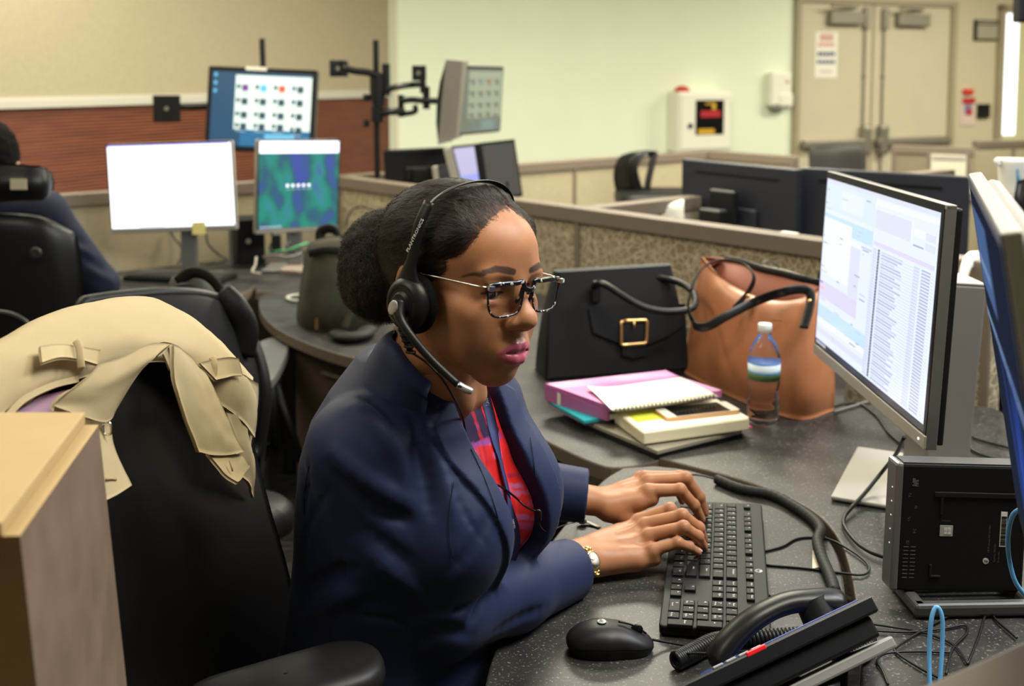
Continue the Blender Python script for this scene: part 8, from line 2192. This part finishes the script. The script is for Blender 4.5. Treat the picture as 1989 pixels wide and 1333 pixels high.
for s in (-1, 1): mb.tube([(PX2 + s * 0.09, PY2 - 0.05, 0.53), (PX2 + s * 0.10, PY2 + 0.42, 0.545)], [0.095, 0.068], 12)
mb.build('trousers', mat('black_trousers', (0.012, 0.012, 0.016)), p2)
for s in (-1, 1):
    mb = MB(); mb.ball((PX2 + s * 0.10, PY2 + 0.50, 0.042), (0.042, 0.13, 0.040)); mb.build('shoe', mat('black_leather', (0.012, 0.011, 0.011)), p2)

c2 = thing('office_chair', 'black office chair with a padded headrest under the colleague in navy', 'chair', (PX2, PY2 - 0.05, 0))
chair_base(c2, V3((PX2, PY2 - 0.02, 0)), 0.38, 0.6)
cushion(0.52, 0.50, 0.08, 0.08, 0.01, V3((PX2, PY2 + 0.02, 0.405))).build('seat', m_chl, c2)
def crow(l, Y): return [at(a, b, Y=Y + c) for a, b, c in l]
rows = [crow([(-260, 760, 0.0), (-150, 765, -0.05), (-30, 765, -0.06), (80, 760, -0.04), (150, 740, 0.02)], 3.10), crow([(-265, 640, 0.0), (-150, 640, -0.05), (-30, 640, -0.06), (90, 640, -0.04), (160, 630, 0.02)], 3.11),
        crow([(-260, 520, 0.0), (-150, 520, -0.05), (-30, 520, -0.06), (90, 520, -0.04), (160, 525, 0.02)], 3.12), crow([(-245, 450, 0.01), (-150, 430, -0.03), (-30, 424, -0.05), (80, 430, -0.03), (150, 462, 0.02)], 3.13), crow([(-225, 438, 0.03), (-140, 420, 0.0), (-30, 414, 0.0), (75, 420, 0.01), (135, 446, 0.03)], 3.14)]
mb = MB(); mb.grid(patch(rows, 5, 5)[::-1], 0.05); br_ = mb.build('backrest', m_chl, c2)
mb = MB(); p = at(70, 492, Y=3.055); mb.lathe([(0.0, 0.0), (0.012, 0.0), (0.018, 0.004), (0.013, 0.006), (0.0, 0.003)], p, 20, rotx(PI / 2)); mb.build('recess_disc', mat('recess_dark', (0.03, 0.028, 0.026), rough=0.4), br_)  # raised dark disc; its colour stands in for the shade of a recess
hr = [crow([(-120, 392, 0.0), (-60, 396, -0.03), (20, 394, -0.035), (80, 390, -0.01), (104, 370, 0.05)], 3.12), crow([(-125, 358, 0.0), (-60, 358, -0.04), (20, 358, -0.045), (82, 358, -0.015), (105, 352, 0.05)], 3.12), crow([(-120, 322, 0.02), (-60, 317, -0.01), (20, 318, -0.02), (78, 323, 0.0), (100, 335, 0.05)], 3.12)]
mb = MB(); mb.grid(patch(hr, 6, 6)[::-1], 0.06); hd_ = mb.build('headrest', m_chl, c2)
mb = MB(); p = at(36, 358, Y=3.068); mb.box(p, (0.046, 0.002, 0.030)); lb2 = mb.build('label', mat('cream_label', (0.55, 0.50, 0.36), rough=0.6), hd_); lb2['label'] = 'small cream label'
mb = MB(); mb.tube(spline([at(-20, 400, Y=3.13), at(-20, 430, Y=3.13)], 3), 0.02, 10); mb.tube(spline([(PX2, PY2 - 0.05, 0.36), (PX2, PY2 - 0.27, 0.37), (PX2, PY2 - 0.28, 0.55)], 6), 0.022, 10); mb.build('back_spine', m_chp, c2)
for s, nm in ((1, 'armrest'), (-1, 'armrest')):
    cushion(0.085, 0.25, 0.028, 0.035, 0.003, V3((PX2 + s * 0.285, PY2 + 0.10, 0.665))).build(nm, m_chp, c2)
    mb = MB(); mb.tube([(PX2 + s * 0.285, PY2 + 0.08, 0.65), (PX2 + s * 0.285, PY2 + 0.04, 0.42), (PX2 + s * 0.15, PY2, 0.37)], 0.018, 10); mb.build('armrest_post', m_chp, c2)
mb = MB(); mb.tube(spline(crow([(-60, 612, 0), (0, 608, 0), (40, 620, 0), (66, 645, 0)], 2.6), 6), 0.008, 8); tag(mb.build('cable', m_cable), 'thin dark cord curving at the left edge above the coat', 'cable')

# the empty chair behind the coat
c3 = thing('office_chair', 'empty black mesh back chair standing behind the trench coat', 'chair', (-0.75, 2.35, 0))
X3, Y3 = -0.68, 2.42
chair_base(c3, V3((X3 + 0.10, Y3 - 0.02, 0)), 0.42, 0.2)
cushion(0.50, 0.50, 0.08, 0.08, 0.01, V3((X3 - 0.14, Y3, 0.455)), rotz(-0.5)).build('seat', m_chp, c3)
rows = [crow([(170, 900, 0.0), (260, 910, 0.05), (360, 910, 0.12), (440, 900, 0.2), (500, 880, 0.28)], 2.10), crow([(150, 780, 0.0), (250, 790, 0.05), (360, 790, 0.12), (450, 780, 0.2), (515, 770, 0.28)], 2.10), crow([(145, 660, 0.0), (240, 660, 0.05), (350, 660, 0.12), (440, 665, 0.2), (500, 690, 0.28)], 2.12), crow([(160, 595, 0.02), (235, 585, 0.06), (340, 578, 0.13), (425, 590, 0.21), (472, 630, 0.28)], 2.14), crow([(180, 585, 0.03), (240, 577, 0.07), (340, 570, 0.14), (415, 580, 0.22), (455, 612, 0.28)], 2.15)]
G3 = patch(rows, 4, 4)
mb = MB(); mb.grid(G3[::-1], 0.012); mb.build('mesh_back', mat('black_mesh', (0.010, 0.0095, 0.009), rough=0.7), c3)
mb = MB(); bd_ = np.concatenate([G3[:, 0], G3[-1, 1:], G3[::-1, -1][1:], G3[0, ::-1][1:]]); mb.tube(bd_, 0.015, 8); mb.build('back_frame', mat('dark_grey_rim', (0.014, 0.0135, 0.013), rough=0.45), c3)
mb = MB(); mb.tube(spline([at(470, 690, Y=2.36), at(478, 640, Y=2.36), at(460, 600, Y=2.36), at(430, 570, Y=2.38)], 5), 0.020, 10, flat=(0.6, 1.4, (0, 0, 1))); mb.build('back_spine', m_chp, c3)
P_ = [at(506, 662, z=0.70), at(560, 655, z=0.70), at(556, 690, z=0.70), at(530, 735, z=0.70), at(508, 728, z=0.70), at(502, 695, z=0.70)]
mb = MB(); o = spline(P_, 4, True); mb.prism([(p[0], p[1]) for p in o], 0.672, 0.70, 0.006); ar = mb.build('armrest', mat('grey_armrest', (0.10, 0.10, 0.095), rough=0.5), c3); ar['label'] = 'grey armrest pad'
c_ = np.mean(o, axis=0)
mb = MB(); mb.tube([V3((c_[0], c_[1], 0.675)), V3((c_[0] + 0.005, c_[1], 0.45)), V3((c_[0] - 0.02, c_[1] + 0.02, 0.42)), V3((X3 + 0.10, Y3, 0.40))], 0.020, 10, flat=(1.5, 0.8, (1, 0, 0))); mb.build('armrest_post', m_chp, c3)
mb = MB(); mb.tube([V3((c_[0] + 0.01, c_[1], 0.62)), V3((c_[0] + 0.085, c_[1] - 0.02, 0.40))], 0.012, 8); mb.build('adjust_lever', m_chp, c3)
bk2 = thing('backpack', 'dark grey bag hanging on the empty chair above the coat', 'bag', at(380, 560, Y=2.45))
rows = [crow([(305, 640, 0.0), (350, 640, -0.05), (400, 640, -0.05), (455, 640, 0.05)], 2.55), crow([(312, 585, 0.0), (350, 580, -0.05), (400, 580, -0.05), (450, 592, 0.05)], 2.55), crow([(330, 545, 0.02), (355, 538, -0.02), (395, 538, -0.02), (432, 558, 0.05)], 2.55), crow([(345, 532, 0.05), (362, 526, 0.03), (385, 526, 0.03), (405, 534, 0.05)], 2.55)]
mb = MB(); mb.grid(patch(rows, 5, 5)[::-1], 0.06); mb.build('bag_body', mat('grey_canvas', (0.045, 0.043, 0.034), rough=0.8, noise=(20, 0.2)), bk2)
mb = MB(); mb.tube(spline(crow([(345, 548, -0.03), (370, 530, -0.04), (400, 535, -0.05), (425, 560, -0.06), (440, 600, -0.06)], 2.55), 6), 0.012, 8, flat=(1.2, 0.4, (0, -1, 0))); mb.build('shoulder_strap', mat('dark_olive_trim', (0.022, 0.021, 0.015)), bk2)
mb = MB(); mb.tube(spline(crow([(330, 565, -0.05), (360, 556, -0.07), (395, 570, -0.07), (420, 585, -0.05)], 2.55), 5), 0.008, 8); mb.build('zip_band', m_blk_soft, bk2)

# far chair by the white wall, chair top before the double door
c4 = thing('office_chair', 'far black chair with a curved open back in front of the white wall', 'chair', at(1235, 400, Y=5.6) * V3((1, 1, 0)))
chair_base(c4, at(1250, 400, Y=5.6) * V3((1, 1, 0)), 0.40, 0.1)
rows = [crow([(1203, 388, 0.1), (1235, 392, 0.0), (1248, 392, -0.02)], 5.6), crow([(1193, 360, 0.1), (1225, 365, 0.0), (1246, 366, -0.02)], 5.6), crow([(1192, 330, 0.1), (1218, 325, 0.0), (1238, 325, -0.02)], 5.6), crow([(1203, 305, 0.1), (1232, 299, 0.0), (1262, 298, 0.0)], 5.6), crow([(1222, 296, 0.1), (1252, 292, 0.02), (1278, 294, 0.05)], 5.6)]
mb = MB(); mb.grid(patch(rows, 4, 4)[::-1], 0.03); mb.build('backrest', m_chl, c4)
mb = MB(); mb.tube(spline(crow([(1272, 296, 0.05), (1265, 325, 0.02), (1258, 360, 0.0), (1258, 390, 0.0)], 5.6), 5), 0.018, 8); mb.tube(spline(crow([(1240, 360, 0.0), (1250, 375, 0.0), (1256, 392, 0.0)], 5.6), 5), 0.014, 8); mb.build('back_spine', m_chp, c4)
q = at(1285, 380, Y=5.6); cushion(0.46, 0.46, 0.08, 0.07, 0.01, V3((q[0], q[1], 0.86))).build('seat', m_chp, c4)
mb = MB(); mb.cyl((q[0], q[1], 0.30), (q[0], q[1], 0.83), 0.025, 12); mb.build('seat_post', m_chp, c4)
c5 = thing('office_chair', 'black chair back top standing against the left door leaf', 'chair', at(1627, 330, Y=7.6) * V3((1, 1, 0)))
chair_base(c5, at(1627, 330, Y=7.7) * V3((1, 1, 0)), 0.42, 0.1)
rows = [crow([(1572, 420, 0.06), (1627, 420, 0), (1682, 420, 0.06)], 7.5), crow([(1571, 330, 0.06), (1627, 332, 0), (1683, 330, 0.06)], 7.5), crow([(1571, 296, 0.06), (1627, 294, 0), (1683, 294, 0.06)], 7.5), crow([(1578, 284, 0.08), (1627, 280, 0.04), (1676, 281, 0.08)], 7.5)]
mb = MB(); mb.grid(patch(rows, 4, 5)[::-1], 0.05); mb.build('backrest', mat('charcoal_seat', (0.04, 0.037, 0.033), rough=0.6), c5)
q = at(1627, 330, Y=7.75); cushion(0.48, 0.46, 0.08, 0.07, 0.01, V3((q[0], q[1], 0.46))).build('seat', m_chp, c5)
mb = MB(); mb.tube([(q[0], q[1], 0.40), (q[0], q[1] - 0.24, 0.42), tuple(at(1627, 400, Y=7.56))], 0.025, 8); mb.build('back_spine', m_chp, c5)

# ---- on the long wall
ae = thing('wall_cabinet', 'white wall cabinet with a dark window and red beacon on top', 'cabinet', WP(wall_hit(1338, 230)[0], wall_hit(1338, 230)[1], 0.08))
m_wcab = mat('white_enamel', (0.80, 0.80, 0.68), rough=0.35)
mb = MB(); wbox(mb, 1296, 178, 1396, 290, 0.001, 0.17, 0.008); mb.build('cabinet_body', m_wcab, ae)
mb = MB(); wbox(mb, 1300, 183, 1393, 286, 0.172, 0.184, 0.006); dr_ = mb.build('door', m_wcab, ae)
mb = MB(); wbox(mb, 1327, 194, 1380, 259, 0.1845, 0.187); wn_ = mb.build('window', mat('dark_window', (0.012, 0.011, 0.012), rough=0.2), dr_)
mb = MB(); wbox(mb, 1336, 214, 1374, 226, 0.1875, 0.1890); mb.build('red_lettering', mat('red_print', (0.42, 0.02, 0.03), rough=0.5), wn_)
sC, zC = wall_hit(1354, 220); 
mb = MB(); wbox(mb, 1331, 249, 1362, 258, 0.1875, 0.1890); wbox(mb, 1345, 199, 1364, 202, 0.1875, 0.1890); wbox(mb, 1358, 199, 1365, 212, 0.1875, 0.1888); mb.build('yellow_marks', mat('yellow_print', (0.62, 0.36, 0.03), rough=0.5), wn_)
s_, z_ = wall_hit(1316, 243); mb = MB(); mb.ball(WP(s_, z_, 0.19), 0.022); mb.build('lock_knob', m_blk, dr_)
s_, z_ = wall_hit(1309, 176); mb = MB(); mb.ball(WP(s_ + 0.02, z_, 0.09), (0.065, 0.065, 0.042)); mb.build('beacon', mat('red_beacon', (0.55, 0.04, 0.025), rough=0.3), ae)
ds_ = thing('soap_dispenser', 'white hand sanitiser dispenser on the white wall by the door', 'dispenser', WP(wall_hit(1505, 180)[0], wall_hit(1505, 180)[1], 0.05))
mb = MB(); wbox(mb, 1486, 140, 1524, 206, 0.001, 0.10, 0.022); wbox(mb, 1500, 182, 1524, 206, 0.09, 0.115, 0.010); bd2 = mb.build('dispenser_body', m_wcab, ds_)
mb = MB(); wbox(mb, 1512, 156, 1518, 162, 0.1005, 0.102); mb.build('red_mark', mat('pale_red_print', (0.50, 0.25, 0.22)), bd2)
mb = MB(); wbox(mb, 1490, 202, 1520, 211, 0.02, 0.10, 0.006); s_, z_ = wall_hit(1496, 211); mb.ball(WP(s_, z_, 0.07), (0.025, 0.025, 0.018)); mb.build('nozzle', mat('grey_nozzle', (0.22, 0.22, 0.20)), ds_)
ps = thing('door_notice', 'white printed notice taped to the left leaf of the double door', 'notice', WP(wall_hit(1600, 105)[0], wall_hit(1600, 105)[1], 0.03))
mb = MB(); wbox(mb, 1580, 62, 1621, 151, 0.0290, 0.0310); sh_ = mb.build('sheet', m_paper, ps)
m_bl = mat('navy_print', (0.05, 0.07, 0.16)); m_rd = mat('red_print_pale', (0.62, 0.20, 0.16))
for (y0, y1, x0, x1, m_, nm) in ((66, 80, 1588, 1614, mat('pink_print', (0.60, 0.36, 0.30)), 'heading'), (84, 90, 1584, 1617, m_rd, 'text_band'), (101, 109, 1583, 1618, m_bl, 'text_band'), (117, 124, 1582, 1618, m_bl, 'text_band'), (136, 142, 1588, 1612, mat('pale_print', (0.60, 0.52, 0.46)), 'text_band')):
    mb = MB()
    if nm == 'heading': wbox(mb, x0, y0, x1, y1, 0.0311, 0.0320)
    else:
        for k in range(5): wbox(mb, x0 + (x1 - x0) * (k + .06) / 5, y0, x0 + (x1 - x0) * (k + .82) / 5, y1, 0.0311, 0.0320)
    mb.build(nm, m_, sh_)
sg = thing('room_sign', 'small black framed room sign high between the double door and right door', 'sign', WP(wall_hit(1914, 59)[0], wall_hit(1914, 59)[1], 0.01))
mb = MB(); wbox(mb, 1891, 38, 1937, 80, 0.001, 0.016, 0.003); mb.build('frame', m_blk, sg)
mb = MB(); wbox(mb, 1896, 48, 1934, 76, 0.0162, 0.019); wbox(mb, 1896, 41, 1934, 46, 0.0162, 0.019); mb.build('plate', mat('sign_plate', (0.36, 0.33, 0.24), rough=0.5), sg)
fs = thing('safety_notice', 'red and white notice with a red tag above it beside the double door', 'notice', WP(wall_hit(1879, 210)[0], wall_hit(1879, 210)[1], 0.01))
mb = MB(); wbox(mb, 1867, 190, 1891, 243, 0.001, 0.010); mb.build('sheet', mat('pink_white_paper', (0.66, 0.52, 0.46)), fs)
mb = MB(); wbox(mb, 1868, 190, 1892, 202, 0.0105, 0.0125); wbox(mb, 1876, 212, 1886, 224, 0.0105, 0.0125); mb.build('red_print', mat('red_print', (0.42, 0.02, 0.03)), fs)
mb = MB(); wbox(mb, 1872, 203, 1885, 222, 0.0105, 0.0120); mb.build('blue_print', mat('blue_print', (0.18, 0.19, 0.28)), fs)
mb = MB(); wbox(mb, 1869, 173, 1887, 183, 0.001, 0.03, 0.004); mb.build('red_tag', mat('bright_red', (0.62, 0.035, 0.02), rough=0.4), fs)
rd = thing('card_reader', 'black square card reader beside the red and white notice', 'reader', WP(wall_hit(1907, 215)[0], wall_hit(1907, 215)[1], 0.01))
mb = MB(); wbox(mb, 1897, 202, 1918, 228, 0.001, 0.035, 0.004); mb.build('reader_body', m_blk, rd)
mb = MB(); wbox(mb, 1901, 206, 1914, 213, 0.0355, 0.0375); mb.build('reader_window', m_bez, rd)
hp_ = thing('wall_file', 'paper notice in a dark frame hung on the far partition before the door', 'notice', at(1842, 318, Y=6.9))
yq = at(1842, 286, z=1.05)[1] - 0.16
def flatq(nm, px, m, y, par):
    mb = MB(); P = [at(a, b, Y=y) for a, b in px]; Q = [p + V3((0, 0.004, 0)) for p in P]; mb.raw(P + Q, [[3, 2, 1, 0], [4, 5, 6, 7], [0, 1, 5, 4], [1, 2, 6, 5], [2, 3, 7, 6], [3, 0, 4, 7]], False); return mb.build(nm, m, par)
flatq('backing', [(1800, 296), (1885, 299), (1884, 352), (1800, 350)], m_cap, yq - 0.005, hp_)
flatq('sheet', [(1809, 299), (1877, 302), (1876, 350), (1808, 348)], mat('grey_paper', (0.56, 0.53, 0.42), rough=0.8), yq - 0.010, hp_)
flatq('heading_band', [(1812, 302), (1875, 304), (1875, 311), (1812, 309)], mat('grey_print', (0.35, 0.33, 0.30)), yq - 0.0145, hp_)
jg = thing('pitcher', 'white plastic pitcher with a blue mark at the far right', 'jug', at(1965, 372, Y=3.5))
j0 = at(1966, 376, Y=3.5)
mb = MB(); mb.lathe([(0.0, 0.0), (0.034, 0.0), (0.040, 0.004), (0.047, 0.10), (0.052, 0.112), (0.049, 0.112), (0.044, 0.10), (0.037, 0.008), (0.0, 0.008)], j0, 28); mb.build('jug_body', mat('white_plastic', (0.72, 0.71, 0.64)), jg)
mb = MB(); mb.tube(spline([j0 + V3((-0.044, -0.01, 0.108)), j0 + V3((-0.060, -0.012, 0.106)), j0 + V3((-0.050, -0.01, 0.092))], 4), 0.008, 8); mb.build('spout', mat('white_plastic', (0.72, 0.71, 0.64)), jg)
mb = MB(); mb.tube(spline([j0 + V3((0.006, -0.0445, 0.03)), j0 + V3((-0.004, -0.0460, 0.055)), j0 + V3((-0.008, -0.0475, 0.085))], 4), [0.006] * 5 + [0.003] * 4, 8, flat=(1, 0.3, (0, -1, 0))); mk = mb.build('blue_mark', mat('blue_stripe', (0.06, 0.22, 0.36)), jg)
zr_ = j0[2]
sh2 = thing('shelf_unit', 'low cabinet top behind the edge-on monitor with the pitcher standing on it', 'cabinet', (j0[0], j0[1], 0))
mb = MB(); mb.box((j0[0] + 0.12, j0[1] + 0.10, zr_ - 0.0125), (0.50, 0.34, 0.025), None, 0.003); mb.build('top_board', m_alu_l, sh2)
mb = MB(); mb.box((j0[0] + 0.12, j0[1] + 0.10, (zr_ - 0.025) / 2), (0.48, 0.32, zr_ - 0.026), None, 0.003); mb.build('body', m_tan, sh2)
ch6 = thing('office_chair', 'black chair back edge at the far right beside the white pitcher', 'chair', (1.95, 3.75, 0))
mb = MB(); rows = [crow([(1972, 470, 0), (2030, 470, 0.0), (2080, 470, 0.05)], 3.2), crow([(1968, 400, 0), (2030, 400, -0.03), (2085, 400, 0.05)], 3.2), crow([(1975, 352, 0.02), (2030, 338, 0), (2080, 350, 0.05)], 3.2)]
mb.grid(patch(rows, 5, 5)[::-1], 0.05); mb.build('backrest', m_chl, ch6)
q = at(2030, 440, Y=3.35); cushion(0.46, 0.44, 0.08, 0.07, 0.01, V3((q[0], q[1] - 0.1, 0.55))).build('seat', m_chp, ch6); chair_base(ch6, V3((q[0], q[1] - 0.1, 0)), 0.51, 0.1)
mb = MB(); mb.tube([(q[0], q[1] - 0.1, 0.50), (q[0], q[1] - 0.06, 0.60), tuple(at(2030, 470, Y=3.22))], 0.022, 8); mb.build('back_spine', m_chp, ch6)
# rolled paper at the partition end, and the black thing hanging at the top right corner
mb = MB(); a_, b_ = at(1884, 506, Y=2.58), at(1868, 560, Y=2.54); mb.tube(spline([at(1905, 503, Y=2.62), a_, at(1874, 525, Y=2.55), b_], 5), 0.014, 12, flat=(1.4, 0.5, (0, -1, 0.2))); tag(mb.build('paper_roll', m_paper), 'curled white paper at the partition end behind the stand column', 'paper')
hg = thing('hanging_display', 'black corner of a hanging screen at the top right edge', 'screen', at(2010, 20, Y=4.0))
p = at(1979, 43, Y=4.0)
mb = MB(); mb.box((p[0] + 0.33, 4.03, p[2] + 0.20), (0.66, 0.06, 0.40), None, 0.008); mb.build('housing', m_blk, hg)
mb = MB(); mb.cyl((p[0] + 0.33, 4.05, p[2] + 0.40), (p[0] + 0.33, 4.05, 2.95), 0.02, 12); mb.build('ceiling_pole', m_blk, hg)

# black plastics and leathers are darker than the first choice above
for m in MATS.values():
    b = m.node_tree.nodes.get('Principled BSDF')
    if b is None or b.inputs['Base Color'].is_linked and m.name not in ('black_leather_bag',): continue
    c = b.inputs['Base Color'].default_value
    if max(c[:3]) < 0.024 and b.inputs['Emission Strength'].default_value < 0.01 + 0 * c[0] or (max(c[:3]) < 0.024 and max(b.inputs['Emission Color'].default_value[:3]) > 0.99 and b.inputs['Emission Strength'].default_value == 0):
        if m.name.startswith('navy') or m.name.startswith('dark_navy'): continue
        for i in range(3): c[i] *= 0.45
        b.inputs['Specular IOR Level'].default_value *= 0.7

GR = {'partition': 'cubicle partitions', 'monitor': 'monitors on the desks', 'cable': 'cables on the desks', 'chair': 'office chairs', 'desk': 'workstation desks', 'binder': 'binders in the stack', 'keyboard': 'keyboards', 'computer': 'mini computers', 'handbag': 'handbags on the side desk', 'monitor stand': 'pole stands for monitors', 'notice': 'notices by the doors'}
for o in list(bpy.data.objects):
    if o.parent is None and o.get('category') in GR and not o.get('group'): o['group'] = GR[o['category']]
